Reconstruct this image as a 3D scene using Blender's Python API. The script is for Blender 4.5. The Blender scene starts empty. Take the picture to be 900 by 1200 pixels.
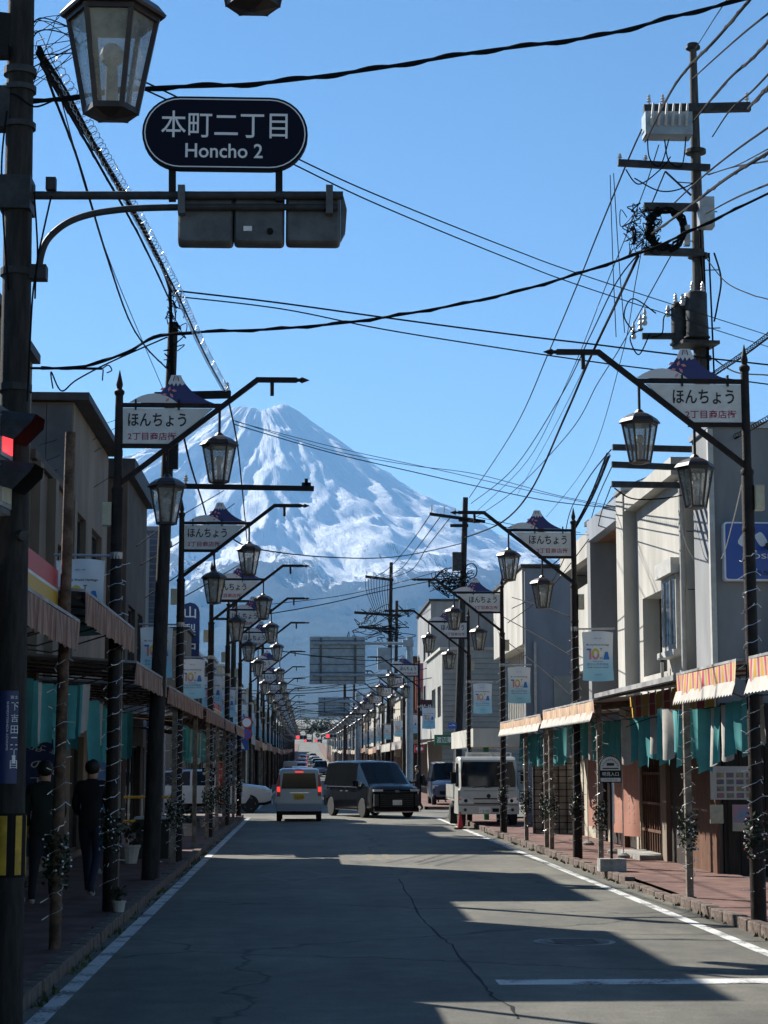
import bpy, bmesh, math, random
from math import sin, cos, pi, radians as R, atan2, sqrt
from mathutils import Vector as V, Matrix, noise
random.seed(7)
scene = bpy.context.scene
COL = scene.collection

# ------------------------------------------------------------------ camera
F, VPX, VPY, EYE = 2200.0, 357.0, 895.0, 1.8          # pixels of the 900x1200 photograph
PITCH = math.atan((VPY-600)/F)
YAW = math.atan((450-VPX)/F*cos(PITCH))
cam_d = bpy.data.cameras.new('camera')
cam = bpy.data.objects.new('camera', cam_d); COL.objects.link(cam)
cam.location = (0, 0, EYE)
cam.rotation_euler = (pi/2+PITCH, 0, -YAW)
cam_d.sensor_fit = 'VERTICAL'; cam_d.sensor_height = 36.0; cam_d.lens = 36.0*F/1200
cam_d.clip_start = 0.1; cam_d.clip_end = 60000
scene.camera = cam

# ------------------------------------------------------------------ sky and sun
SUNV = V((-1.0, 1.05, 1.08)).normalized()              # towards the sun
w = bpy.data.worlds.new('World'); scene.world = w; w.use_nodes = True
nt = w.node_tree; bg = nt.nodes['Background']
sky = nt.nodes.new('ShaderNodeTexSky'); sky.sky_type = 'NISHITA'; sky.sun_disc = False
sky.sun_elevation = math.asin(SUNV.z); sky.sun_rotation = atan2(SUNV.x, SUNV.y)
sky.altitude = 800; sky.air_density = 1.0; sky.dust_density = 0.0; sky.ozone_density = 1.6
hs_ = nt.nodes.new('ShaderNodeHueSaturation'); hs_.inputs['Saturation'].default_value = 1.2
nt.links.new(sky.outputs[0], hs_.inputs['Color']); nt.links.new(hs_.outputs[0], bg.inputs[0]); bg.inputs[1].default_value = 0.05
sl = bpy.data.lights.new('sun', 'SUN'); sl.energy = 5.0; sl.angle = R(0.5); sl.color = (1.0, 0.955, 0.88)
so = bpy.data.objects.new('sun', sl); COL.objects.link(so); so.location = (-20, 20, 40)
so.rotation_euler = SUNV.to_track_quat('Z', 'Y').to_euler()
vs = scene.view_settings; vs.view_transform = 'Standard'; vs.look = 'None'; vs.exposure = 1.32; vs.gamma = 1.0
vs.use_curve_mapping = False
scene.render.resolution_x, scene.render.resolution_y = 768, 1024
cy = scene.cycles
cy.max_bounces = 6; cy.diffuse_bounces = 3; cy.glossy_bounces = 3; cy.transmission_bounces = 4; cy.volume_bounces = 0
cy.transparent_max_bounces = 8

# ------------------------------------------------------------------ pixel helpers
_r = V((cos(YAW), -sin(YAW), 0)); _f = V((sin(YAW)*cos(PITCH), cos(YAW)*cos(PITCH), sin(PITCH))); _u = _r.cross(_f)
def ray(px, py): return _f*F + _r*(px-450) + _u*(600-py)
def at(px, py, Y):                                     # the point at distance Y up the street seen at that pixel
    d = ray(px, py); return V((0, 0, EYE)) + d*(Y/d.y)
def atx(px, py, X):
    d = ray(px, py); return V((0, 0, EYE)) + d*(X/d.x)
def grd(px, py, z=0.0):
    d = ray(px, py); return V((0, 0, EYE)) + d*((z-EYE)/d.z)
def gz(y):                                             # the street climbs towards the mountain
    if y < 80: return 0.0
    if y < 700: return 2.34e-5*(y-80)**2
    return 2.34e-5*620**2 + 0.029*(y-700)

# ------------------------------------------------------------------ materials
MATS = {}
def nd(t, typ, **kw):
    n = t.nodes.new(typ)
    for k, v in kw.items(): setattr(n, k, v)
    return n
def mat(name, col, rough=0.7, metal=0.0, spec=0.4, var=0.0, scale=3.0, bump=0.0, bscale=30.0, col2=None, coat=0.0,
        detail=4.0, stretch=None, emit=None, estr=0.0, alpha=1.0, trans=0.0, lo=0.4, hi=0.65, bdist=0.02):
    m = bpy.data.materials.new(name); MATS[name] = m; m.use_nodes = True
    t = m.node_tree; b = t.nodes['Principled BSDF']
    b.inputs['Base Color'].default_value = (*col, 1); b.inputs['Roughness'].default_value = rough
    b.inputs['Metallic'].default_value = metal; b.inputs['Specular IOR Level'].default_value = spec
    b.inputs['Coat Weight'].default_value = coat; b.inputs['Coat Roughness'].default_value = 0.08
    b.inputs['Alpha'].default_value = alpha; b.inputs['Transmission Weight'].default_value = trans
    if emit: b.inputs['Emission Color'].default_value = (*emit, 1); b.inputs['Emission Strength'].default_value = estr
    if var or bump or col2:
        tc = nd(t, 'ShaderNodeTexCoord'); src = tc.outputs['Object']
        if stretch:
            mp = nd(t, 'ShaderNodeMapping'); mp.inputs['Scale'].default_value = stretch
            t.links.new(src, mp.inputs[0]); src = mp.outputs[0]
    if var or col2:
        n = nd(t, 'ShaderNodeTexNoise'); n.inputs['Scale'].default_value = scale; n.inputs['Detail'].default_value = detail
        n.inputs['Roughness'].default_value = 0.65
        t.links.new(src, n.inputs['Vector'])
        cr = nd(t, 'ShaderNodeValToRGB'); cr.color_ramp.elements[0].position = lo; cr.color_ramp.elements[1].position = hi
        c2 = col2 or tuple(max(0, c*(1-var)) for c in col); c1 = col if col2 else tuple(min(1, c*(1+var*0.5)) for c in col)
        cr.color_ramp.elements[0].color = (*c2, 1); cr.color_ramp.elements[1].color = (*c1, 1)
        t.links.new(n.outputs['Fac'], cr.inputs[0]); t.links.new(cr.outputs[0], b.inputs['Base Color'])
    if bump:
        n2 = nd(t, 'ShaderNodeTexNoise'); n2.inputs['Scale'].default_value = bscale; n2.inputs['Detail'].default_value = 6
        t.links.new(src, n2.inputs['Vector'])
        bp = nd(t, 'ShaderNodeBump'); bp.inputs['Strength'].default_value = bump; bp.inputs['Distance'].default_value = bdist
        t.links.new(n2.outputs['Fac'], bp.inputs['Height']); t.links.new(bp.outputs[0], b.inputs['Normal'])
    return m

mat('brown_steel', (0.018, 0.0115, 0.009), 0.6, 0.0, 0.2, 0.45, 9, 0.25, 60)
mat('black_steel', (0.011, 0.010, 0.010), 0.6, 0.0, 0.2, 0.4, 8)
mat('grey_steel', (0.10, 0.108, 0.112), 0.55, 0.1, 0.3, 0.3, 5)
mat('blue_steel', (0.28, 0.34, 0.38), 0.5, 0.2, 0.5, 0.2, 4)
mat('dull_steel', (0.04, 0.042, 0.044), 0.6, 0.1, 0.25, 0.4, 6)
mat('rust_steel', (0.16, 0.10, 0.065), 0.75, 0.0, 0.3, 0, 7, 0.3, 40, col2=(0.055, 0.032, 0.02))
mat('post_paint', (0.24, 0.215, 0.18), 0.65, 0.0, 0.4, 0, 6, 0.2, 50, col2=(0.11, 0.08, 0.055))
mat('pole_concrete', (0.075, 0.073, 0.068), 0.85, 0, 0.3, 0.45, 5, 0.35, 60, stretch=(4, 4, .6))
mat('pole_dark', (0.026, 0.024, 0.021), 0.8, 0, 0.3, 0.5, 5, 0.3, 60, stretch=(4, 4, .6))
mat('lantern_glass', (0.34, 0.33, 0.28), 0.15, 0, 0.4, 0.5, 5, alpha=0.6)
mat('bronze', (0.035, 0.022, 0.017), 0.45, 0.15, 0.5, 0.4, 12)
mat('white_plate', (0.55, 0.55, 0.53), 0.45, 0, 0.4, 0.12, 6)
mat('ink', (0.012, 0.012, 0.014), 0.6)
mat('crimson', (0.26, 0.015, 0.06), 0.6)
mat('fuji_navy', (0.016, 0.022, 0.12), 0.45)
mat('petal', (0.55, 0.22, 0.24), 0.6)
mat('hill_white', (0.55, 0.55, 0.56), 0.5)
mat('cream_box', (0.42, 0.38, 0.27), 0.5, 0, 0.4, 0.15, 8)
mat('sign_navy', (0.002, 0.003, 0.012), 0.4, 0, 0.12)
mat('sign_white', (0.70, 0.70, 0.70), 0.4)
mat('cable', (0.006, 0.006, 0.0065), 0.9, 0, 0.1)
mat('wire_blue', (0.010, 0.013, 0.022), 0.9, 0, 0.1)
mat('silver_wire', (0.50, 0.50, 0.50), 0.35, 0.6)
mat('bulb_white', (0.82, 0.82, 0.80), 0.4)
mat('porcelain', (0.45, 0.44, 0.42), 0.25, 0, 0.6)
mat('leaf_dark', (0.018, 0.038, 0.014), 0.6, 0, 0.4, 0.5, 12)
mat('tree_green', (0.030, 0.060, 0.018), 0.7, 0, 0.3, 0.6, 3)
mat('bark', (0.05, 0.038, 0.028), 0.9)
mat('ribbon_red', (0.30, 0.02, 0.03), 0.5)
mat('teal_cloth', (0.075, 0.29, 0.29), 0.85, 0, 0.2, 0.12, 4)
mat('white_cloth', (0.42, 0.40, 0.36), 0.85, 0, 0.2, 0.15, 4)
mat('pink_cloth', (0.46, 0.225, 0.165), 0.85, 0, 0.2, 0.08, 3)
mat('navy_cloth', (0.012, 0.018, 0.06), 0.85)
mat('blue_print', (0.13, 0.22, 0.42), 0.6)
mat('wall_white', (0.40, 0.385, 0.345), 0.85, 0, 0.3, 0.22, 0.9, 0.25, 14, stretch=(1, 1, .35))
mat('wall_cream', (0.40, 0.36, 0.28), 0.85, 0, 0.3, 0.22, 0.9, 0.2, 14, stretch=(1, 1, .35))
mat('wall_grey', (0.21, 0.215, 0.22), 0.85, 0, 0.3, 0.22, 0.8, 0.2, 14, stretch=(1, 1, .3))
mat('wall_bluegrey', (0.21, 0.23, 0.26), 0.8, 0, 0.3, 0.2, 0.6, 0.15, 14, stretch=(1, 1, .3))
mat('wall_darkgrey', (0.10, 0.105, 0.11), 0.85, 0, 0.3, 0.25, 1.0, 0.2, 14)
mat('wall_tan', (0.20, 0.16, 0.12), 0.85, 0, 0.3, 0.3, 0.8, 0.2, 14, stretch=(1, 1, .3))
mat('wall_brown', (0.085, 0.062, 0.047), 0.85, 0, 0.3, 0.3, 0.8, 0.2, 14)
mat('siding', (0.27, 0.27, 0.245), 0.7, 0, 0.3, 0.15, 1.2)
mat('tile_blue', (0.10, 0.125, 0.18), 0.4, 0, 0.5, 0.25, 8)
mat('wood_dark', (0.030, 0.020, 0.014), 0.75, 0, 0.3, 0.5, 4, 0.3, 20, stretch=(6, 6, .5))
mat('wood_brown', (0.13, 0.06, 0.032), 0.65, 0, 0.3, 0.45, 4, 0.2, 20, stretch=(6, 6, .5))
mat('soffit_wood', (0.22, 0.10, 0.045), 0.7, 0, 0.3, 0.3, 4, stretch=(6, .6, 6))
mat('window_glass', (0.02, 0.024, 0.028), 0.06, 0, 0.8)
mat('frame_white', (0.42, 0.41, 0.375), 0.5, 0, 0.4, 0.15, 6)
mat('frame_dark', (0.03, 0.028, 0.026), 0.5)
mat('alu', (0.34, 0.34, 0.33), 0.4, 0.5, 0.5, 0.2, 8)
mat('roof_sheet', (0.30, 0.30, 0.30), 0.6, 0.1, 0.4, 0.35, 3, 0.15, 20)
mat('roof_dark', (0.045, 0.043, 0.045), 0.7, 0, 0.3, 0.3, 3)
mat('concrete', (0.30, 0.29, 0.27), 0.9, 0, 0.3, 0.35, 4, 0.4, 40)
mat('kerb_stone', (0.165, 0.125, 0.10), 0.9, 0, 0.3, 0, 6, 0.7, 22, col2=(0.075, 0.055, 0.045), bdist=0.03)
mat('weed', (0.055, 0.075, 0.022), 0.8)
mat('cast_iron', (0.05, 0.05, 0.05), 0.5, 0.4, 0.5, 0.3, 20, 0.5, 60)
mat('gold', (0.45, 0.26, 0.01), 0.5)
mat('black_plain', (0.008, 0.008, 0.008), 0.75, 0, 0.15)
mat('yellow_paint', (0.48, 0.30, 0.02), 0.5, 0, 0.4, 0.3, 10)
mat('red_sign', (0.42, 0.03, 0.03), 0.5)
mat('orange_sign', (0.50, 0.10, 0.03), 0.5)
mat('orange_red', (0.55, 0.06, 0.02), 0.6)
mat('sign_blue', (0.014, 0.09, 0.40), 0.4, 0, 0.5)
mat('bank_blue', (0.008, 0.025, 0.11), 0.4)
mat('teal_print', (0.02, 0.11, 0.13), 0.5)
mat('sign_green', (0.012, 0.15, 0.06), 0.5)
mat('sign_maroon', (0.035, 0.006, 0.010), 0.5)
mat('kose_blue', (0.005, 0.055, 0.30), 0.35, 0, 0.5)
mat('photo_print', (0.05, 0.06, 0.10), 0.4, 0, 0.4, 0, 5, col2=(0.30, 0.10, 0.12), lo=.35, hi=.6)
mat('photo_print2', (0.30, 0.20, 0.08), 0.4, 0, 0.4, 0, 5, col2=(0.04, 0.07, 0.12), lo=.35, hi=.6)
mat('poster_pink', (0.40, 0.16, 0.20), 0.5, 0, 0.4, 0, 6, col2=(0.10, 0.22, 0.32), lo=.4, hi=.6)
mat('poster_paper', (0.42, 0.38, 0.28), 0.7, 0, 0.3, 0.2, 8)
mat('paint_white', (0.40, 0.40, 0.39), 0.35, 0, 0.5, coat=0.4)
mat('paint_silver', (0.125, 0.17, 0.25), 0.3, 0.3, 0.5, coat=0.6)
mat('paint_black', (0.004, 0.0045, 0.006), 0.10, 0, 0.25, coat=0.0)
mat('paint_navy', (0.05, 0.07, 0.12), 0.2, 0.2, 0.6, coat=1.0)
mat('paint_maroon', (0.035, 0.008, 0.010), 0.2, 0.1, 0.6, coat=1.0)
mat('paint_truck', (0.40, 0.40, 0.365), 0.4, 0, 0.5, 0.08, 3, coat=0.3)
mat('car_glass', (0.004, 0.005, 0.006), 0.06, 0, 0.28)
mat('tyre', (0.012, 0.012, 0.012), 0.85)
mat('rim', (0.45, 0.45, 0.46), 0.3, 0.7)
mat('chrome', (0.60, 0.60, 0.62), 0.15, 0.9)
mat('tail_red', (0.35, 0.012, 0.012), 0.25, 0, 0.6, emit=(1.0, 0.04, 0.03), estr=0.5)
mat('tail_dim', (0.30, 0.012, 0.012), 0.25, 0, 0.6)
mat('headlamp', (0.55, 0.56, 0.58), 0.1, 0.2, 0.8)
mat('plate_white', (0.62, 0.62, 0.60), 0.5)
mat('plate_yellow', (0.55, 0.33, 0.02), 0.5)
mat('red_light', (0.5, 0.02, 0.03), 0.3, emit=(1.0, 0.05, 0.06), estr=0.7)
mat('skin', (0.42, 0.25, 0.17), 0.6)
mat('hair', (0.010, 0.008, 0.007), 0.6)
mat('cloth_black', (0.009, 0.009, 0.010), 0.9)
mat('cloth_green', (0.012, 0.018, 0.014), 0.9)
mat('cloth_white', (0.52, 0.48, 0.42), 0.9)
mat('jeans', (0.012, 0.016, 0.035), 0.9)
mat('shoe_white', (0.5, 0.5, 0.48), 0.7)
mat('heat_red', (0.30, 0.02, 0.025), 0.7)
mat('heat_gold', (0.50, 0.27, 0.03), 0.7)

def stripe_mat(name, axis, period, cols, rough=0.8):
    """flat printed stripes on cloth: cols = [(upto, colour)...]"""
    m = bpy.data.materials.new(name); MATS[name] = m; m.use_nodes = True
    t = m.node_tree; b = t.nodes['Principled BSDF']; b.inputs['Roughness'].default_value = rough
    b.inputs['Specular IOR Level'].default_value = 0.2
    tc = nd(t, 'ShaderNodeTexCoord'); sx = nd(t, 'ShaderNodeSeparateXYZ'); t.links.new(tc.outputs['Object'], sx.inputs[0])
    md = nd(t, 'ShaderNodeMath', operation='DIVIDE'); md.inputs[1].default_value = period; t.links.new(sx.outputs[axis], md.inputs[0])
    fr = nd(t, 'ShaderNodeMath', operation='FRACT'); t.links.new(md.outputs[0], fr.inputs[0])
    cr = nd(t, 'ShaderNodeValToRGB'); cr.color_ramp.interpolation = 'CONSTANT'
    els = cr.color_ramp.elements; els[0].position = 0; els[0].color = (*cols[0][1], 1); els[1].position = cols[0][0]; els[1].color = (*cols[1][1], 1)
    for i in range(2, len(cols)):
        e = els.new(cols[i-1][0]); e.color = (*cols[i][1], 1)
    t.links.new(fr.outputs[0], cr.inputs[0])
    n = nd(t, 'ShaderNodeTexNoise'); n.inputs['Scale'].default_value = 4; n.inputs['Detail'].default_value = 5; t.links.new(tc.outputs['Object'], n.inputs['Vector'])
    mp = nd(t, 'ShaderNodeMapRange'); mp.inputs[1].default_value = .3; mp.inputs[2].default_value = .7; mp.inputs[3].default_value = .72; mp.inputs[4].default_value = 1.08
    t.links.new(n.outputs['Fac'], mp.inputs[0])
    mx = nd(t, 'ShaderNodeMix', data_type='RGBA', blend_type='MULTIPLY'); mx.inputs[0].default_value = 1
    t.links.new(cr.outputs[0], mx.inputs[6]); t.links.new(mp.outputs[0], mx.inputs[7]); t.links.new(mx.outputs[2], b.inputs['Base Color'])
    return m
CW = (0.42, 0.375, 0.31)
stripe_mat('awning_stripe', 'Y', 0.30, [(0.30, (0.42, 0.06, 0.09)), (0.5, CW), (0.80, (0.55, 0.29, 0.04)), (1, CW)])
stripe_mat('awning_faded', 'Y', 0.30, [(0.30, (0.50, 0.25, 0.16)), (0.5, CW), (0.80, (0.55, 0.36, 0.18)), (1, CW)])
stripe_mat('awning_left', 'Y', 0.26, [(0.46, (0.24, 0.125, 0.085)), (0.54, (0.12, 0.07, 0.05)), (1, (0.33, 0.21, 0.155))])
stripe_mat('awning_stripe_far', 'Y', 0.8, [(0.5, (0.03, 0.04, 0.10)), (1, CW)])

# ------------------------------------------------------------------ mesh helpers
class MB:
    """collects shapes; build() links them as ONE mesh object"""
    def __init__(s): s.v = []; s.f = []; s.m = []; s.mn = []
    def mi(s, name):
        if name not in s.mn: s.mn.append(name)
        return s.mn.index(name)
    def add(s, verts, faces, m):
        o = len(s.v); s.v += [tuple(p) for p in verts]; k = s.mi(m)
        for f in faces: s.f.append(tuple(i+o for i in f)); s.m.append(k)
        return s
    def box(s, x0, x1, y0, y1, z0, z1, m):
        vs = [(x, y, z) for z in (z0, z1) for y in (y0, y1) for x in (x0, x1)]
        return s.add(vs, [(0, 2, 3, 1), (4, 5, 7, 6), (0, 1, 5, 4), (2, 6, 7, 3), (0, 4, 6, 2), (1, 3, 7, 5)], m)
    def cbox(s, c, sx, sy, sz, m, rz=0.0, rx=0.0, ry=0.0):
        M = Matrix.Rotation(rz, 3, 'Z') @ Matrix.Rotation(ry, 3, 'Y') @ Matrix.Rotation(rx, 3, 'X')
        vs = [V(c) + M @ V((x*sx/2, y*sy/2, z*sz/2)) for z in (-1, 1) for y in (-1, 1) for x in (-1, 1)]
        return s.add(vs, [(0, 2, 3, 1), (4, 5, 7, 6), (0, 1, 5, 4), (2, 6, 7, 3), (0, 4, 6, 2), (1, 3, 7, 5)], m)
    def bar(s, p, q, w, h, m, up=(0, 0, 1)):
        p, q = V(p), V(q); d = (q-p).normalized(); u = V(up)
        if abs(d.dot(u)) > 0.98: u = V((0, 1, 0))
        a = d.cross(u).normalized(); b = a.cross(d).normalized()
        vs = [e + a*x*w/2 + b*y*h/2 for e in (p, q) for (x, y) in ((-1, -1), (1, -1), (1, 1), (-1, 1))]
        return s.add(vs, [(0, 1, 2, 3), (7, 6, 5, 4), (0, 4, 5, 1), (1, 5, 6, 2), (2, 6, 7, 3), (3, 7, 4, 0)], m)
    def tube(s, pts, r, m, n=8, cap=True):
        pts = [V(p) for p in pts]; rs = r if isinstance(r, (list, tuple)) else [r]*len(pts)
        vs = []; fs = []; pa = None
        for i, p in enumerate(pts):
            d = (pts[min(i+1, len(pts)-1)] - pts[max(i-1, 0)]).normalized()
            if pa is None:
                u = V((0, 0, 1)) if abs(d.z) < 0.9 else V((1, 0, 0)); pa = d.cross(u).normalized()
            a = (pa - d*pa.dot(d)).normalized(); pa = a; b = d.cross(a)
            for k in range(n): t = 2*pi*k/n; vs.append(p + (a*cos(t) + b*sin(t))*rs[i])
        for i in range(len(pts)-1):
            for k in range(n): fs.append((i*n+k, i*n+(k+1) % n, (i+1)*n+(k+1) % n, (i+1)*n+k))
        if cap: fs.append(tuple(range(n-1, -1, -1))); fs.append(tuple(range((len(pts)-1)*n, len(pts)*n)))
        return s.add(vs, fs, m)
    def lathe(s, prof, m, n=12, c=(0, 0, 0), ph=0.0):
        c = V(c); vs = []; fs = []
        for (r, z) in prof:
            for k in range(n): t = 2*pi*k/n+ph; vs.append(c + V((r*cos(t), r*sin(t), z)))
        for i in range(len(prof)-1):
            for k in range(n): fs.append((i*n+k, i*n+(k+1) % n, (i+1)*n+(k+1) % n, (i+1)*n+k))
        fs.append(tuple(range(n-1, -1, -1))); fs.append(tuple(range((len(prof)-1)*n, len(prof)*n)))
        return s.add(vs, fs, m)
    def prism(s, poly, o, ux, uy, depth, m):
        """polygon (2-D) in the plane o + x*ux + y*uy, extruded by the vector depth"""
        o, ux, uy, dp = V(o), V(ux), V(uy), V(depth); n = len(poly)
        vs = [o + ux*x + uy*y for x, y in poly] + [o + ux*x + uy*y + dp for x, y in poly]
        fs = [tuple(range(n)), tuple(range(2*n-1, n-1, -1))] + [(i, (i+1) % n, n+(i+1) % n, n+i) for i in range(n)]
        return s.add(vs, fs, m)
    def quad(s, a, b, c, d, m): return s.add([a, b, c, d], [(0, 1, 2, 3)], m)
    def sphere(s, c, r, m, n=10, k=6, sc=(1, 1, 1)):
        prof = [(max(1e-4, sin(pi*i/k))*r, -cos(pi*i/k)*r) for i in range(k+1)]
        o = len(s.v); s.lathe(prof, m, n)
        for i in range(o, len(s.v)): x, y, z = s.v[i]; s.v[i] = (c[0]+x*sc[0], c[1]+y*sc[1], c[2]+z*sc[2])
        return s
    def text(s, body, c, w, h, m, ux=(1, 0, 0), uy=(0, 0, 1), lift=(0, -0.003, 0), bold=0.0):
        vs, fs = text_data(body, bold); c, ux, uy, lf = V(c), V(ux), V(uy), V(lift)
        return s.add([c + ux*x*w + uy*y*h + lf for x, y in vs], fs, m)
    def mesh(s, name, smooth=None):
        me = bpy.data.meshes.new(name); me.from_pydata(s.v, [], s.f)
        for n in s.mn: me.materials.append(MATS[n])
        me.polygons.foreach_set('material_index', s.m)
        if smooth is not None:
            me.polygons.foreach_set('use_smooth', [True]*len(s.f)); me.set_sharp_from_angle(angle=R(smooth))
        me.update(); return me
    def build(s, name, parent=None, smooth=None, recalc=True, loc=None):
        me = s.mesh(name, None)
        if recalc:
            bm = bmesh.new(); bm.from_mesh(me); bmesh.ops.recalc_face_normals(bm, faces=bm.faces); bm.to_mesh(me); bm.free()
        if smooth is not None:
            me.polygons.foreach_set('use_smooth', [True]*len(me.polygons)); me.set_sharp_from_angle(angle=R(smooth))
        o = bpy.data.objects.new(name, me); COL.objects.link(o); o.parent = parent
        if loc is not None: o.location = loc
        return o
_TX = {}
def text_data(body, bold=0.0):
    key = (body, bold)
    if key not in _TX:
        cu = bpy.data.curves.new('t', 'FONT'); cu.body = body; cu.resolution_u = 3; cu.offset = bold
        o = bpy.data.objects.new('t', cu); COL.objects.link(o)
        dg = bpy.context.evaluated_depsgraph_get(); e = o.evaluated_get(dg); me = e.to_mesh()
        vs = [(v.co.x, v.co.y) for v in me.vertices]; fs = [tuple(p.vertices) for p in me.polygons]
        e.to_mesh_clear(); bpy.data.objects.remove(o); bpy.data.curves.remove(cu)
        x0, x1 = min(p[0] for p in vs), max(p[0] for p in vs); y0, y1 = min(p[1] for p in vs), max(p[1] for p in vs)
        _TX[key] = ([((x-(x0+x1)/2)/max(1e-6, x1-x0), (y-(y0+y1)/2)/max(1e-6, y1-y0)) for x, y in vs], fs)
    return _TX[key]

def tag(o, label=None, cat=None, group=None, kind=None):
    if label: o['label'] = label
    if cat: o['category'] = cat
    if group: o['group'] = group
    if kind: o['kind'] = kind
    return o
def thing(name, label, cat, loc=(0, 0, 0), rz=0.0, group=None):
    o = bpy.data.objects.new(name, None); COL.objects.link(o); o.location = loc; o.rotation_euler = (0, 0, rz)
    o.empty_display_size = 0.2
    return tag(o, label, cat, group)
KIDS = {}
def copy_tree(o, parent=None, loc=None, rz=None, label=None, group=None, name=None, skip=()):
    kids = list(o.children)
    c = o.copy(); COL.objects.link(c); c.parent = parent
    if name: c.name = name
    if loc is not None: c.location = loc
    if rz is not None: c.rotation_euler = (0, 0, rz)
    if label: c['label'] = label
    if group: c['group'] = group
    for k in kids:
        if k.name.split('.')[0] in skip: continue
        copy_tree(k, c, skip=skip)
    return c
def inst(name, me, parent, loc=(0, 0, 0), rz=0.0, rot=None, sc=None):
    o = bpy.data.objects.new(name, me); COL.objects.link(o); o.parent = parent; o.location = loc
    o.rotation_euler = rot or (0, 0, rz)
    if sc: o.scale = sc
    return o
# ------------------------------------------------------------------ ground, road, pavements
KL, KR = -2.04, 4.80                                    # kerb lines
CY0, CY1 = 65.0, 75.0                                   # the cross street
def road_mat():
    m = bpy.data.materials.new('asphalt'); MATS['asphalt'] = m; m.use_nodes = True
    t = m.node_tree; b = t.nodes['Principled BSDF']; b.inputs['Roughness'].default_value = 0.78; b.inputs['Specular IOR Level'].default_value = 0.35
    tc = nd(t, 'ShaderNodeTexCoord'); O = tc.outputs['Object']
    def noi(scale, det, rough=.6, vec=O):
        n = nd(t, 'ShaderNodeTexNoise'); n.inputs['Scale'].default_value = scale; n.inputs['Detail'].default_value = det; n.inputs['Roughness'].default_value = rough
        t.links.new(vec, n.inputs['Vector']); return n.outputs['Fac']
    def ramp(fac, *els):
        cr = nd(t, 'ShaderNodeValToRGB'); e = cr.color_ramp.elements
        e[0].position, e[0].color = els[0][0], (*els[0][1], 1); e[1].position, e[1].color = els[1][0], (*els[1][1], 1)
        t.links.new(fac, cr.inputs[0]); return cr.outputs[0]
    def mul(a, bb, f=1.0):
        mx = nd(t, 'ShaderNodeMix', data_type='RGBA', blend_type='MULTIPLY'); mx.inputs[0].default_value = f
        t.links.new(a, mx.inputs[6]); t.links.new(bb, mx.inputs[7]); return mx.outputs[2]
    mp = nd(t, 'ShaderNodeMapping'); mp.inputs['Scale'].default_value = (1, .12, 1); t.links.new(O, mp.inputs[0])
    base = ramp(noi(0.9, 5, .6, mp.outputs[0]), (.32, (0.105, 0.100, 0.083)), (.7, (0.165, 0.158, 0.130)))
    grain = mul(ramp(noi(120, 3, .85), (.30, (.35, .35, .35)), (.70, (1.5, 1.5, 1.47))), ramp(noi(34, 4, .8), (.32, (.68, .68, .69)), (.68, (1.28, 1.28, 1.26))))
    patch = mul(ramp(noi(.35, 4), (.40, (.78, .78, .79)), (.62, (1.12, 1.12, 1.10))), ramp(noi(2.6, 5, .7), (.36, (.80, .80, .80)), (.64, (1.15, 1.15, 1.13))))
    c = mul(mul(base, grain), patch)
    # cracks: thin valleys of a distorted voronoi, only in some places
    n3 = nd(t, 'ShaderNodeTexNoise'); n3.inputs['Scale'].default_value = 1.2; n3.inputs['Detail'].default_value = 6; t.links.new(O, n3.inputs['Vector'])
    vm = nd(t, 'ShaderNodeVectorMath', operation='MULTIPLY_ADD'); vm.inputs[1].default_value = (.9, .9, .9); t.links.new(n3.outputs['Color'], vm.inputs[0]); t.links.new(O, vm.inputs[2])
    vo = nd(t, 'ShaderNodeTexVoronoi', feature='DISTANCE_TO_EDGE'); vo.inputs['Scale'].default_value = .16; t.links.new(vm.outputs[0], vo.inputs['Vector'])
    ck = ramp(vo.outputs['Distance'], (.0015, (.25, .25, .25)), (.005, (1, 1, 1)))
    c = mul(c, ck)
    t.links.new(c, b.inputs['Base Color'])
    bp = nd(t, 'ShaderNodeBump'); bp.inputs['Strength'].default_value = .55; bp.inputs['Distance'].default_value = .012
    t.links.new(noi(110, 4, .8), bp.inputs['Height']); t.links.new(bp.outputs[0], b.inputs['Normal'])
road_mat()
mat('pave_red', (0.175, 0.098, 0.080), 0.9, 0, 0.3, 0, 2.2, 0.5, 90, col2=(0.105, 0.056, 0.046), bdist=.01)
mat('lot_ground', (0.20, 0.195, 0.175), 0.95, 0, 0.2, 0, 1.5, 0.5, 60, col2=(0.12, 0.118, 0.10))
mat('ground_far', (0.10, 0.095, 0.07), 0.95, 0, 0.2, 0.4, 0.02)
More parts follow.
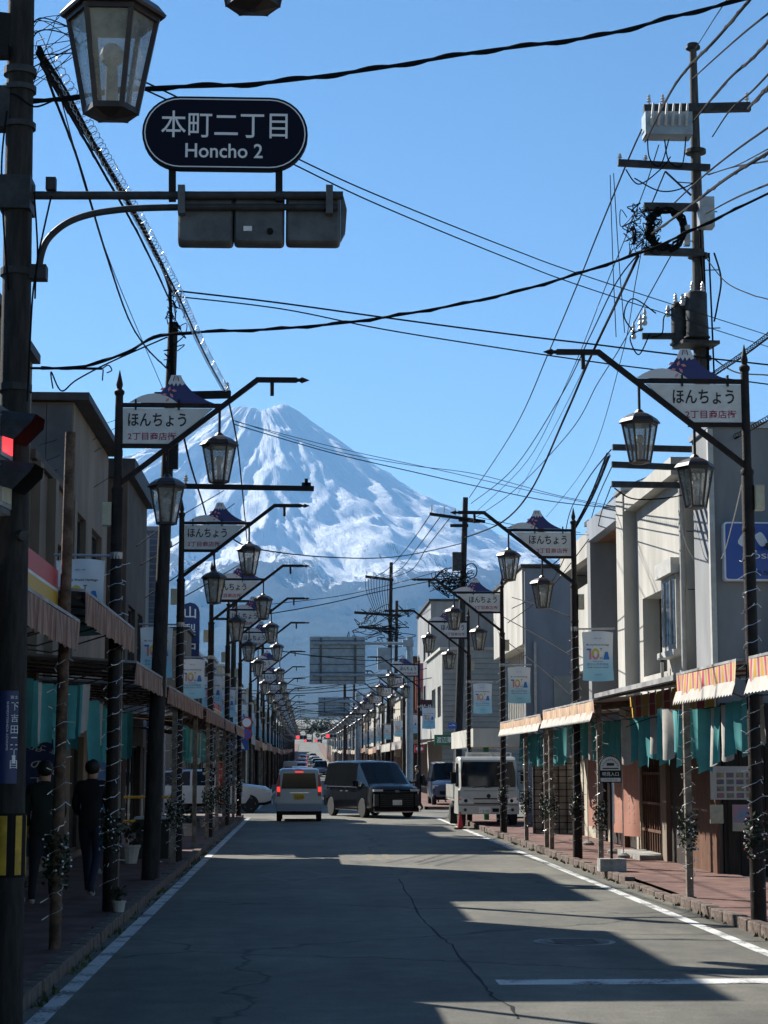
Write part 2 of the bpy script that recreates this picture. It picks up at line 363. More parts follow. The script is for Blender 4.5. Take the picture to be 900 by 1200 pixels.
def worn_paint():
    m = bpy.data.materials.new('road_paint'); MATS['road_paint'] = m; m.use_nodes = True
    t = m.node_tree; b = t.nodes['Principled BSDF']; b.inputs['Roughness'].default_value = .75
    tc = nd(t, 'ShaderNodeTexCoord'); n = nd(t, 'ShaderNodeTexNoise'); n.inputs['Scale'].default_value = 28; n.inputs['Detail'].default_value = 6; n.inputs['Roughness'].default_value = .75
    t.links.new(tc.outputs['Object'], n.inputs['Vector'])
    n2 = nd(t, 'ShaderNodeTexNoise'); n2.inputs['Scale'].default_value = 2.2; n2.inputs['Detail'].default_value = 3; t.links.new(tc.outputs['Object'], n2.inputs['Vector'])
    ad = nd(t, 'ShaderNodeMath', operation='ADD'); t.links.new(n.outputs['Fac'], ad.inputs[0]); t.links.new(n2.outputs['Fac'], ad.inputs[1])
    cr = nd(t, 'ShaderNodeValToRGB'); e = cr.color_ramp.elements; e[0].position = .86; e[0].color = (.10, .10, .095, 1); e[1].position = 1.0; e[1].color = (.52, .52, .49, 1)
    hv = nd(t, 'ShaderNodeMath', operation='MULTIPLY'); hv.inputs[1].default_value = 1.0; t.links.new(ad.outputs[0], hv.inputs[0])
    t.links.new(hv.outputs[0], cr.inputs[0]); t.links.new(cr.outputs[0], b.inputs['Base Color'])
worn_paint()
mat('road_paint_old', (0.17, 0.165, 0.15), 0.8, 0, 0.3, 0, 14, col2=(0.10, 0.10, 0.093), lo=.42, hi=.58)
mat('road_paint_yellow', (0.19, 0.15, 0.085), 0.8, 0, 0.3, 0, 14, col2=(0.10, 0.10, 0.09), lo=.4, hi=.58)

YS = [-40, -10, 0, 10, 20, 30, 40, 50, 60, 70, 80] + [80+i*20 for i in range(1, 32)] + [760, 900]
def strip(x0, x1, ys, z, m, mb):
    for a, b2 in zip(ys[:-1], ys[1:]):
        mb.quad((x0, a, gz(a)+z), (x1, a, gz(a)+z), (x1, b2, gz(b2)+z), (x0, b2, gz(b2)+z), m)
    return mb
g = MB(); yg = [-300, -40] + YS[1:] + [1300, 2200]
for xa, xb in ((-1500, -300), (-300, -60), (-60, 60), (60, 300), (300, 1500)): strip(xa, xb, yg, -0.06, 'ground_far' if abs(xa+xb) > 150 else 'lot_ground', g)
tag(g.build('ground'), kind='structure')
rd = strip(KL, KR, YS, 0.0, 'asphalt', MB()); rd.quad((-45, CY0, -.004), (KL, CY0, -.004), (KL, CY1, -.004), (-45, CY1, -.004), 'asphalt')
rd.quad((KR, CY0, -.004), (45, CY0, -.004), (45, CY1, -.004), (KR, CY1, -.004), 'asphalt')
ROAD = tag(rd.build('road'), kind='structure')
def seg(a, b): return [y for y in YS if a < y < b]
def pavement(name, x0, x1, a, b):
    mb = MB(); ys = [a]+seg(a, b)+[b]
    strip(x0, x1, ys, 0.10, 'pave_red', mb)
    mb.quad((x0, a, 0), (x1, a, 0), (x1, a, gz(a)+.1), (x0, a, gz(a)+.1), 'pave_red'); mb.quad((x0, b, gz(b)-.1), (x1, b, gz(b)-.1), (x1, b, gz(b)+.1), (x0, b, gz(b)+.1), 'pave_red')
    if a > 70:                                          # too far off to tell kerb stones apart
        kx = x1 if x0 < 0 else x0; k2 = kx+.14 if x0 < 0 else kx-.14
        for p, q in zip(ys[:-1], ys[1:]):
            mb.quad((kx, p, gz(p)+.105), (k2, p, gz(p)+.105), (k2, q, gz(q)+.105), (kx, q, gz(q)+.105), 'kerb_stone')
            mb.quad((k2, p, gz(p)+.105), (k2, p, gz(p)-.05), (k2, q, gz(q)-.05), (k2, q, gz(q)+.105), 'kerb_stone')
    return tag(mb.build(name, recalc=False), kind='structure')
PL = pavement('pavement_left', -4.7, KL-.15, 4, CY0-1); PR = pavement('pavement_right', KR+.15, 6.7, 4, CY0-1)
pavement('pavement_left_far', -4.7, KL-.15, CY1+1, 700); pavement('pavement_right_far', KR+.15, 6.9, CY1+1, 700)
# kerb stones, one by one
kme = []
for i in range(4):
    bm = bmesh.new(); bmesh.ops.create_cube(bm, size=1); rr = random.Random(i)
    bmesh.ops.scale(bm, vec=(0.15, 0.593, 0.24), verts=bm.verts)
    bmesh.ops.bevel(bm, geom=bm.edges[:], offset=0.007+.005*i/3, segments=1, affect='EDGES')
    for v_ in bm.verts: v_.co += V((rr.uniform(-.003, .003), rr.uniform(-.003, .003), rr.uniform(-.004, .004)))
    me = bpy.data.meshes.new('kerb'); bm.to_mesh(me); bm.free(); me.materials.append(MATS['kerb_stone']); kme.append(me)
for side, par, x in ((-1, PL, KL-.075), (1, PR, KR+.075)):
    y = 8.0
    while y < CY0-1.2:
        low = side > 0 and 24.6 < y < 28.3               # dropped kerb in front of the shop
        inst('kerb_stone', kme[random.randrange(4)], par, (x+random.uniform(-.008, .008), y+.3, (-.055 if low else 0.0)+random.uniform(-.008, .004)), random.uniform(-.012, .012))
        y += 0.6
# painted lines and marks
ml = strip(-1.94, -1.80, [-10]+seg(-10, CY0)+[CY0-1], .004, 'road_paint', MB()); tag(ml.build('edge_line_left', ROAD))
ml = strip(4.36, 4.50, [-10]+seg(-10, CY0)+[CY0-1], .004, 'road_paint', MB()); ml.build('edge_line_right', ROAD)
ml = strip(-1.93, -1.81, [CY1+1]+seg(CY1+1, 400)+[400], .004, 'road_paint', MB()); strip(4.36, 4.48, [CY1+1]+seg(CY1+1, 400)+[400], .004, 'road_paint', ml); ml.build('edge_line_far', ROAD)
p = grd(583, 1152); q = grd(900, 1155)
MB().box(p.x, 4.34, p.y-.15, p.y+.20, .002, .005, 'road_paint').build('stop_line', ROAD)
def diamond(px, py, w_, l_):
    c = grd(px, py); mb = MB(); P = [(-w_, 0), (0, -l_), (w_, 0), (0, l_)]; k = .80
    for i in range(4):
        a, b2 = P[i], P[(i+1) % 4]
        mb.quad((c.x+a[0], c.y+a[1], .004), (c.x+b2[0], c.y+b2[1], .004), (c.x+b2[0]*k, c.y+b2[1]*(k+.06), .004), (c.x+a[0]*k, c.y+a[1]*(k+.06), .004), 'road_paint_old')
    mb.build('road_diamond', ROAD)
diamond(345, 1026, .62, 2.1); diamond(350, 981, .62, 2.6)
mb = MB(); a = grd(425, 995); b2 = grd(440, 1008)
mb.box(a.x+.0, a.x+.12, b2.y, a.y+1, .002, .0045, 'road_paint_yellow'); mb.box(a.x+.3, a.x+.42, b2.y, a.y+1, .002, .0045, 'road_paint_yellow'); mb.build('centre_line', ROAD)
# manhole cover
c = grd(673, 1104)
mh = MB(); mh.lathe([(.36, .0), (.36, .006), (.30, .006), (.30, .010), (.02, .010)], 'cast_iron', 28)
mh.lathe([(.42, .0), (.42, .004), (.365, .004)], 'concrete', 28)
for i in range(5): mh.box(-.22, .22, -.2+i*.1-.015, -.2+i*.1+.015, .009, .014, 'cast_iron')
o = mh.build('manhole_cover', None, loc=(c.x, c.y, .001)); tag(o, 'round iron manhole cover set in the asphalt before the stop line', 'manhole')
# a meandering crack and patch seam down the middle of the lane
ck = MB()
pts = [(468, 1030), (480, 1052), (492, 1075), (512, 1095), (528, 1107), (545, 1130), (566, 1155), (580, 1170), (598, 1180), (612, 1198)]
prev = None; rr = random.Random(3); G = [grd(*p_) for p_ in pts]
for a, b2 in zip(G[:-1], G[1:]):
    for k in range(5):
        q0 = a.lerp(b2, k/5) + V((rr.uniform(-.02, .02), 0, 0)); wd = rr.uniform(.006, .016)
        if prev: ck.quad((prev[0].x-prev[1], prev[0].y, .003), (prev[0].x+prev[1], prev[0].y, .003), (q0.x+wd, q0.y, .003), (q0.x-wd, q0.y, .003), 'black_plain')
        prev = (q0, wd)
ck.build('asphalt_crack', ROAD)
# weeds along the kerbs
wd = MB(); rr = random.Random(5)
for i in range(900):
    side = rr.random() < .5; y = rr.uniform(9, 50); x = (KL+rr.uniform(.0, .10)) if side else (KR-rr.uniform(.0, .08)); h_ = rr.uniform(.015, .06); a = rr.uniform(0, pi); l_ = rr.uniform(.01, .03)
    if noise.noise((y*.9, 5 if side else 0, 0)) < -.05: continue
    wd.add([(x-l_*cos(a), y-l_*sin(a), 0), (x+l_*cos(a), y+l_*sin(a), 0), (x+rr.uniform(-.02, .02), y+rr.uniform(-.02, .02), h_)], [(0, 1, 2)], 'weed')
tag(wd.build('weeds', recalc=False), 'small weeds growing in the gutter along the kerb stones', 'weeds', kind='stuff')

# ------------------------------------------------------------------ the mountain
def mountain():
    cx, cyy = at(306, 480, 15600).x, 15600.0
    prof = [(0, 3035), (230, 3010), (330, 2985), (1000, 2470), (1400, 2200), (2000, 1835), (3000, 1375), (4000, 1010), (5000, 720), (6000, 520), (7000, 400), (8500, 255), (10000, 150), (12000, 80), (13700, 40)]
    RES = []
    def h0(r):
        for (a, ha), (b, hb) in zip(prof[:-1], prof[1:]):
            if r <= b:
                t = (r-a)/(b-a); return ha + (hb-ha)*t
        return 40
    NA, rs = 420, []
    r = 0.0
    while r < 13700: rs.append(r); r += 22 + r*0.012
    rs.append(13700); verts = []; uvs = []; faces = []
    a0, a1 = -pi/2-1.95, -pi/2+1.95
    for r in rs:
        for k in range(NA+1):
            a = a0 + (a1-a0)*k/NA
            ca, sa = cos(a), sin(a)
            x, y = r*ca, r*sa
            w1 = noise.fractal((x*.0009, y*.0009, 7), 1, 2, 4)
            u, v = a*2600+w1*420, r+noise.fractal((x*.0009, y*.0009, 19), 1, 2, 4)*500
            rg = noise.ridged_multi_fractal((u/620, v/2100, 3.3), .95, 2.1, 7, 1.0, 1.9)-1.05
            r2 = noise.ridged_multi_fractal((x/460, y/460, 8.1), .9, 2.1, 6, 1.0, 1.8)-1.0
            far = 1 if r < 4500 else max(.10, 1-(r-4500)/3500)
            res = rg*115*min(1, .12+r/1700) + r2*34*min(1, .3+r/1500)
            h = h0(r) + res*far
            RES.append(res*far)
            if r < 600:                                  # crater rim: peak on the right, lower flat lip on the left
                h = min(h, 3020) + 55*math.exp(-((x-210)/95)**2)*math.exp(-(r/420)**4) - 45*math.exp(-((x-60)/60)**2)*math.exp(-(r/330)**4) + 12*math.exp(-((x+170)/120)**2)
            if x < 0: h += 150*math.exp(-((r-1500)/900)**2)*min(1, -x/900)  # the fuller left shoulder
            verts.append((x, y, h*.972)); uvs.append((a*8, r*.001))
    n1 = NA+1
    for i in range(len(rs)-1):
        for k in range(NA): faces.append((i*n1+k, i*n1+k+1, (i+1)*n1+k+1, (i+1)*n1+k))
    me = bpy.data.meshes.new('mountain'); me.from_pydata(verts, [], faces)
    uv = me.uv_layers.new(name='polar'); idx = [0]*len(me.loops); me.loops.foreach_get('vertex_index', idx)
    uv.data.foreach_set('uv', [c for i in idx for c in uvs[i]])
    me.polygons.foreach_set('use_smooth', [True]*len(faces))
    at_ = me.attributes.new('ridge', 'FLOAT', 'POINT'); at_.data.foreach_set('value', RES)
    m = bpy.data.materials.new('mountain'); m.use_nodes = True; me.materials.append(m); MATS['mountain'] = m
    t = m.node_tree; b = t.nodes['Principled BSDF']; b.inputs['Roughness'].default_value = .9; b.inputs['Specular IOR Level'].default_value = .1
    tc = nd(t, 'ShaderNodeTexCoord'); sx = nd(t, 'ShaderNodeSeparateXYZ'); t.links.new(tc.outputs['Object'], sx.inputs[0])
    mp = nd(t, 'ShaderNodeMapping'); mp.inputs['Scale'].default_value = (2.2, 1.5, 1); t.links.new(tc.outputs['UV'], mp.inputs[0])
    na = nd(t, 'ShaderNodeTexNoise'); na.inputs['Scale'].default_value = 3.0; na.inputs['Detail'].default_value = 12; na.inputs['Roughness'].default_value = .72; na.inputs['Distortion'].default_value = 1.0
    t.links.new(mp.outputs[0], na.inputs['Vector'])
    nb = nd(t, 'ShaderNodeTexNoise'); nb.inputs['Scale'].default_value = .0032; nb.inputs['Detail'].default_value = 12; nb.inputs['Roughness'].default_value = .7
    t.links.new(tc.outputs['Object'], nb.inputs['Vector'])
    atn = nd(t, 'ShaderNodeAttribute'); atn.attribute_name = 'ridge'
    # snow = height - exposed ridges + fine break-up
    mr = nd(t, 'ShaderNodeMapRange'); mr.inputs[1].default_value = 850; mr.inputs[2].default_value = 1650; mr.inputs[3].default_value = -.50; mr.inputs[4].default_value = .40; mr.clamp = True
    t.links.new(sx.outputs['Z'], mr.inputs[0])
    m0 = nd(t, 'ShaderNodeMath', operation='MULTIPLY_ADD'); m0.inputs[1].default_value = -.0026; t.links.new(atn.outputs['Fac'], m0.inputs[0]); t.links.new(mr.outputs[0], m0.inputs[2])
    m1 = nd(t, 'ShaderNodeMath', operation='MULTIPLY_ADD'); m1.inputs[1].default_value = 1.15; t.links.new(na.outputs['Fac'], m1.inputs[0]); t.links.new(m0.outputs[0], m1.inputs[2])
    m2 = nd(t, 'ShaderNodeMath', operation='MULTIPLY_ADD'); m2.inputs[1].default_value = .75; t.links.new(nb.outputs['Fac'], m2.inputs[0]); t.links.new(m1.outputs[0], m2.inputs[2])
    cr = nd(t, 'ShaderNodeValToRGB'); e = cr.color_ramp.elements; e[0].position = .84; e[0].color = (0, 0, 0, 1); e[1].position = .98; e[1].color = (1, 1, 1, 1)
    t.links.new(m2.outputs[0], cr.inputs[0])
    mr2 = nd(t, 'ShaderNodeMapRange'); mr2.inputs[1].default_value = 900; mr2.inputs[2].default_value = 1500; t.links.new(sx.outputs['Z'], mr2.inputs[0])
    rock = nd(t, 'ShaderNodeMix', data_type='RGBA'); rock.inputs[6].default_value = (.022, .032, .022, 1); rock.inputs[7].default_value = (.060, .052, .052, 1); t.links.new(mr2.outputs[0], rock.inputs[0])
    mx = nd(t, 'ShaderNodeMix', data_type='RGBA'); mx.inputs[7].default_value = (.88, .89, .91, 1); t.links.new(cr.outputs[0], mx.inputs[0]); t.links.new(rock.outputs[2], mx.inputs[6])
    t.links.new(mx.outputs[2], b.inputs['Base Color'])
    bp = nd(t, 'ShaderNodeBump'); bp.inputs['Strength'].default_value = 1.0; bp.inputs['Distance'].default_value = 60
    ad = nd(t, 'ShaderNodeMath', operation='ADD'); t.links.new(na.outputs['Fac'], ad.inputs[0]); t.links.new(nb.outputs['Fac'], ad.inputs[1])
    t.links.new(ad.outputs[0], bp.inputs['Height']); t.links.new(bp.outputs[0], b.inputs['Normal'])
    o = bpy.data.objects.new('mountain', me); COL.objects.link(o); o.location = (cx, cyy, 0)
    tag(o, kind='structure')
mountain()
# flat lettering outlines, made while the scene is still small
for _b, _l in {0.0: ['静岡・山梨', 'T', 'H', 'Anniversary', '富士山世界遺産', '登録十周年記念事業', 'FUJIYOSHIDA', '下', '吉', '田', '二', '丁', '目', '1', 'SHIMOYOSHIDA 2CHOME', '富士', 'KOSÉ', '小島屋', '呉', '月', '階', '段', '甘', '味', 'フ', 'ジ', 'ヨ', 'シ', 'ダ', 'ス', 'タ', 'イ', 'ル', 'よ', 'う', 'こ', 'そ', 'は', 'な', 'の', 'い', 'ら', 'っ', 'し', 'ゃ', 'ま', 'せ', '石', '焼', '明見入口', 'バスのりば', '富士急', 'FUJIKYU BUS', '12-34', '・・12', '・5 00', '・・34'], 0.01: ['Mt. Fuji World Heritage', '渡辺薬局', '渡', '辺', 'の', '薬', '局', 'SK-II', '●', '三', 'ツ', '星', '→'], 0.018: ['ほんちょう'], 0.012: ['2丁目商店街', 'Honcho 2', '山', '梨', '中', '央'], 0.004: ['本町二丁目']}.items():
    for _t in _l: text_data(_t, _b)
# ------------------------------------------------------------------ people
def person(label, loc, rz, H=1.72, top='cloth_black', legs='jeans', shoes='cloth_black', stride=.0, coat=1.0, hair='hair', look=0.0, bend=(.25, .25), hood=False):
    s = H/1.72; name = 'person'; vs, es, rad = [], [], []
    def P(x, y, z, r_): vs.append((x*s, y*s, z*s)); rad.append((r_*s, r_*s)) ; return len(vs)-1
    def E(*c): es.extend(zip(c[:-1], c[1:]))
    pel = P(0, 0, .93, .135*coat); sp_ = P(0, 0, 1.10, .125*coat); ch = P(0, -.01, 1.30, .145*coat); nk = P(0, -.01, 1.455, .058); hb = P(0, .012, 1.545, .082); ht = P(0, .015, 1.635, .078); E(pel, sp_, ch, nk, hb, ht)
    for sd, bd in ((-1, bend[0]), (1, bend[1])):
        sh = P(sd*.165, -.01, 1.385, .068*coat); el = P(sd*.215, -.03+.05*bd, 1.12, .050*coat); wr = P(sd*.205, .03+.5*bd, .90+.32*bd, .036); hd = P(sd*.20, .05+.62*bd, .84+.36*bd, .032); E(ch, sh, el, wr, hd); base = V((sd*.20, .05+.62*bd, .84+.36*bd)); d = V((0, .25+bd, -1+.9*bd)).normalized()
        for k in range(4): o_ = V((0, (-.028+.019*k), 0)); l_ = (.07, .08, .075, .06)[k]; a = P(*(base+o_+d*.045), .0095); b = P(*(base+o_+d*(.045+l_*.6)+V((-sd*.01, 0, 0))), .009); E(hd, a, b)
        a = P(*(base+V((-sd*.012, .035, -.01))), .010); b = P(*(base+V((-sd*.02, .06, -.04))), .009); E(hd, a, b)
        k_ = sd*stride; hp = P(sd*.085, 0, .88, .095*coat); kn = P(sd*.095, .05+k_*.35, .50, .066); an = P(sd*.095, -.02+k_*.75-(.10 if k_ < 0 else 0), .095+(.05 if k_ < 0 else 0), .045); to = P(sd*.10, .11+k_*.75-(.10 if k_ < 0 else 0), .045+(.01 if k_ < 0 else 0), .040); E(pel, hp, kn, an, to)
    me = bpy.data.meshes.new('p'); me.from_pydata(vs, es, []); o = bpy.data.objects.new('p', me); COL.objects.link(o); sk = o.modifiers.new('s', 'SKIN'); ss = o.modifiers.new('ss', 'SUBSURF'); ss.levels = 1; ss.render_levels = 1
    for i, d in enumerate(me.skin_vertices[0].data): d.radius = rad[i]; d.use_root = i == 0
    dg = bpy.context.evaluated_depsgraph_get(); me2 = bpy.data.meshes.new_from_object(o.evaluated_get(dg)); bpy.data.objects.remove(o)
    me2.materials.clear(); names = ['skin', top, legs, shoes]
    for n_ in names: me2.materials.append(MATS[n_])
    for p in me2.polygons:
        c = p.center/s; arm = abs(c.x) > .17 and c.z < 1.3
        zw = .93
        if c.z > 1.47: k = 0
        elif arm and (c-V((math.copysign(.2, c.x), .05, .84))).length < .0: k = 0
        elif arm:
            bd = bend[0] if c.x < 0 else bend[1]; k = 0 if (V((0, c.y, c.z))-V((0, .05+.62*bd, .84+.36*bd))).length < .085 else 1
        elif c.z > zw-.06: k = 1
        elif c.z > .10: k = 2
        else: k = 3
        p.material_index = k; p.use_smooth = True
    r = thing('person', label, 'person', loc, rz); b = bpy.data.objects.new('body', me2); COL.objects.link(b); b.parent = r
    hm_ = MB(); hm_.sphere((0, -.012*s, 1.625*s), .103*s, hair, 14, 9, (.93, 1.05, 1.02)); h2 = MB()
    keep = [i for i, f in enumerate(hm_.f) if sum(hm_.v[j][2] for j in f)/len(f) > 1.60*s-(.085*s if sum(hm_.v[j][1] for j in f)/len(f) < 0 else -.045*s)]; h2.add(hm_.v, [hm_.f[i] for i in keep], hair); h2.build('hair', r, 60)
    f = MB()
    for sd in (-1, 1): f.sphere((sd*.033*s, .088*s, 1.60*s), .011*s, 'hair', 6, 4); f.sphere((sd*.088*s, .0, 1.585*s), .022*s, 'skin', 6, 4, (.5, 1, 1.3))
    f.add([(0, .118*s, 1.565*s), (-.016*s, .088*s, 1.558*s), (.016*s, .088*s, 1.558*s), (0, .088*s, 1.61*s)], [(0, 1, 2), (0, 2, 3), (0, 3, 1)], 'skin'); f.cbox((0, .092*s, 1.535*s), .042*s, .008*s, .008*s, 'crimson'); f.build('face', r)['kind'] = 'stuff'
    return r
person('person in black coat and white soled shoes walking away beside the signal pole', (-3.15, 23.2, .1), .05, 1.74, 'cloth_green', 'cloth_black', 'shoe_white', .35, 1.18, bend=(.1, .5), hood=True)
person('person with short dark hair in black jacket and jeans walking away behind the first lamp', (-2.72, 24.5, .1), -.15, 1.76, 'cloth_black', 'jeans', 'shoe_white', -.35, 1.15, bend=(.4, .1))
c = grd(487, 951); pm_ = person('person in black clothes standing at the kerb by the minivan', (4.25, 71.5, 0), pi/2-.1, 1.74, 'cloth_black', 'cloth_black', 'shoe_white', .12, 1.05, bend=(.55, .5))
bp_ = thing('backpack', 'black backpack on the back of the person by the minivan', 'backpack', (4.25+.22, 71.52, .95)); mb = MB(); mb.sphere((0, 0, .24), .17, 'cloth_black', 12, 8, (.65, .85, 1.25)); mb.build('bag', bp_, 60); mb = MB(); mb.sphere((.10, 0, .14), .12, 'cloth_black', 10, 6, (.7, .9, 1.0)); mb.build('pocket', bp_, 60)
person('person in pale jacket and dark trousers at the pharmacy corner', (5.75, 82.5, gz(82)+.1), pi, 1.62, 'cloth_white', 'cloth_black', 'cloth_black', .3, 1.12, bend=(.5, .3))
person('person in black walking next to the one in the pale jacket', (6.05, 83.4, gz(83)+.1), pi+.2, 1.68, 'cloth_black', 'cloth_black', 'cloth_black', -.3, 1.1, bend=(.2, .3))

# ------------------------------------------------------------------ shared helpers for street things
def wloc(o):
    l = V((0, 0, 0))
    while o is not None: l += o.location; o = o.parent
    return l
def wb(mb, name, parent=None, smooth=None, recalc=True):
    """shapes given in world metres, linked under a thing that stands unrotated"""
    if parent is not None:
        l = wloc(parent); mb.v = [(x-l.x, y-l.y, z-l.z) for x, y, z in mb.v]
    return mb.build(name, parent, smooth, recalc)
def spline(pts, n=8):
    P = [V(p) for p in pts]; out = []
    if len(P) < 3: return [P[0].lerp(P[-1], i/n) for i in range(n+1)]
    for i in range(len(P)-1):
        p0, p1, p2, p3 = P[max(i-1, 0)], P[i], P[i+1], P[min(i+2, len(P)-1)]
        for k in range(n):
            t = k/n; out.append(0.5*((2*p1) + (p2-p0)*t + (2*p0-5*p1+4*p2-p3)*t*t + (3*p1-p0-3*p2+p3)*t*t*t))
    return out + [P[-1]]

def banner_mat():
    m = bpy.data.materials.new('banner_cloth'); MATS['banner_cloth'] = m; m.use_nodes = True
    t = m.node_tree; b = t.nodes['Principled BSDF']; b.inputs['Roughness'].default_value = .6
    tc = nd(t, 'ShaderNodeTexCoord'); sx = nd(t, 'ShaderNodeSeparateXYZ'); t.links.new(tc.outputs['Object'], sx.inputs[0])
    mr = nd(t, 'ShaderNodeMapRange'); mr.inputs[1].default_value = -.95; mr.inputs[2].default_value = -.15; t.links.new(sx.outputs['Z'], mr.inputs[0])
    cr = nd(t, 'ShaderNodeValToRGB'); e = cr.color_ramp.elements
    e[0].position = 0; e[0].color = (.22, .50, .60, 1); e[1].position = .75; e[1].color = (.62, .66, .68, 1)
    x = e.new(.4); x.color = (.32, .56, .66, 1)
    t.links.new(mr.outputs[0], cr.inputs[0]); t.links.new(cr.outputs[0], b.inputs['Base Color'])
banner_mat()
mat('print_blue', (.03, .16, .45), .6); mat('print_yellow', (.50, .42, .06), .6); mat('print_pink', (.50, .20, .26), .6); mat('print_green', (.05, .30, .12), .6)
BW, BH = .58, .88
def banner_meshes():
    mb = MB(); NX, NZ = 12, 18; rr = random.Random(2)
    def dy(u, v): return .018*sin((u*.8+v*1.3)*5.2+.6)*(1-.5*abs(2*u-1)) + .012*sin((u-v)*8)
    def edge(u, v):  # hung by four corners: the edges pull in a little
        return (u-.5)*BW*(1-.05*sin(pi*v)), -v*BH + .022*sin(pi*u)*(2*v-1)*-1
    vs = []; fs = []
    for j in range(NZ+1):
        for i in range(NX+1):
            u, v = i/NX, j/NZ; x, z = edge(u, v); vs.append((x, dy(u, v), z))
    for j in range(NZ):
        for i in range(NX): a = j*(NX+1)+i; fs.append((a, a+1, a+NX+2, a+NX+1))
    mb.add(vs, fs, 'banner_cloth'); cloth = mb.mesh('banner', 60)
    pr = MB()
    def lay(mbx, start):      # press the print onto the cloth
        for i in range(start, len(mbx.v)):
            x, y, z = mbx.v[i]; mbx.v[i] = (x, dy(x/BW+.5, -z/BH) - .007, z)
    pr.text('静岡・山梨', (0, 0, -.11), .12, .016, 'ink')
    pr.text('Mt. Fuji World Heritage', (0, 0, -.235), .42, .036, 'ink', bold=.01)
    def q(x0, x1, z0, z1, m): 
        k = 3
        for i in range(k): pr.quad((x0+(x1-x0)*i/k, 0, z0), (x0+(x1-x0)*(i+1)/k, 0, z0), (x0+(x1-x0)*(i+1)/k, 0, z1), (x0+(x1-x0)*i/k, 0, z1), m)
    q(-.21, -.125, -.30, -.335, 'print_blue'); q(-.165, -.125, -.335, -.50, 'print_pink')
    for k in range(16):
        a0, a1 = 2*pi*k/16, 2*pi*(k+1)/16
        pr.quad((-.045+.075*cos(a0), 0, -.40+.105*sin(a0)), (-.045+.075*cos(a1), 0, -.40+.105*sin(a1)), (-.045+.032*cos(a1), 0, -.40+.062*sin(a1)), (-.045+.032*cos(a0), 0, -.40+.062*sin(a0)), 'print_yellow' if k < 9 else 'print_pink')
    pr.text('T', (.06, 0, -.32), .05, .055, 'ink'); pr.text('H', (.06, 0, -.475), .045, .05, 'ink')
    pr.add([(.10, 0, -.50), (.215, 0, -.50), (.185, 0, -.36), (.135, 0, -.36)], [(0, 1, 2, 3)], 'print_blue'); q(.15, .215, -.475, -.50, 'print_green')
    pr.text('Anniversary', (0, 0, -.535), .20, .03, 'ink'); pr.text('富士山世界遺産', (0, 0, -.585), .40, .045, 'print_blue'); pr.text('登録十周年記念事業', (0, 0, -.645), .40, .022, 'ink')
    pr.text('FUJIYOSHIDA', (0, 0, -.78), .13, .018, 'ink')
    lay(pr, 0); prm = pr.mesh('print')
    return cloth, prm
BANNER, BPRINT = banner_meshes()

def lantern(parent, x, ztop, name='lantern'):
    """six-sided tapering lantern; x, ztop: where its roof tip is"""
    e = ztop-.15
    fr = MB(); n6 = 6
    fr.lathe([(.232, e-.012), (.238, e), (.20, e+.045), (.14, e+.085), (.06, e+.115), (.03, e+.15), (.012, e+.155)], 'bronze', 6, (x, 0, 0))
    root = fr.build(name, parent)
    f2 = MB(); T, B, zt, zb = .198, .112, e-.012, e-.46
    for k in range(6):
        a = pi/3*k; p = V((x+T*cos(a), T*sin(a), zt)); q = V((x+B*cos(a), B*sin(a), zb)); f2.bar(p, q, .022, .022, 'bronze')
        a2 = a+pi/3
        f2.bar((x+T*cos(a), T*sin(a), zt-.012), (x+T*cos(a2), T*sin(a2), zt-.012), .02, .024, 'bronze')
        f2.bar((x+B*cos(a), B*sin(a), zb+.012), (x+B*cos(a2), B*sin(a2), zb+.012), .02, .026, 'bronze')
    f2.lathe([(.06, zb+.02), (.118, zb+.012), (.118, zb), (.05, zb-.015), (.02, zb-.02)], 'bronze', 6, (x, 0, 0))
    f2.tube([(x, 0, zb+.02), (x, 0, zb+.22)], [.03, .026], 'porcelain', 8); f2.sphere((x, 0, zb+.27), .055, 'bulb_white', 8, 6)
    f2.build('frame', root)
    for k in range(6):
        a, a2 = pi/3*k, pi/3*(k+1); i = .97
        pm = MB().quad((x+T*i*cos(a), T*i*sin(a), zt-.012), (x+T*i*cos(a2), T*i*sin(a2), zt-.012), (x+B*i*cos(a2), B*i*sin(a2), zb+.012), (x+B*i*cos(a), B*i*sin(a), zb+.012), 'lantern_glass')
        pm.build('pane', root, recalc=False)
    return root

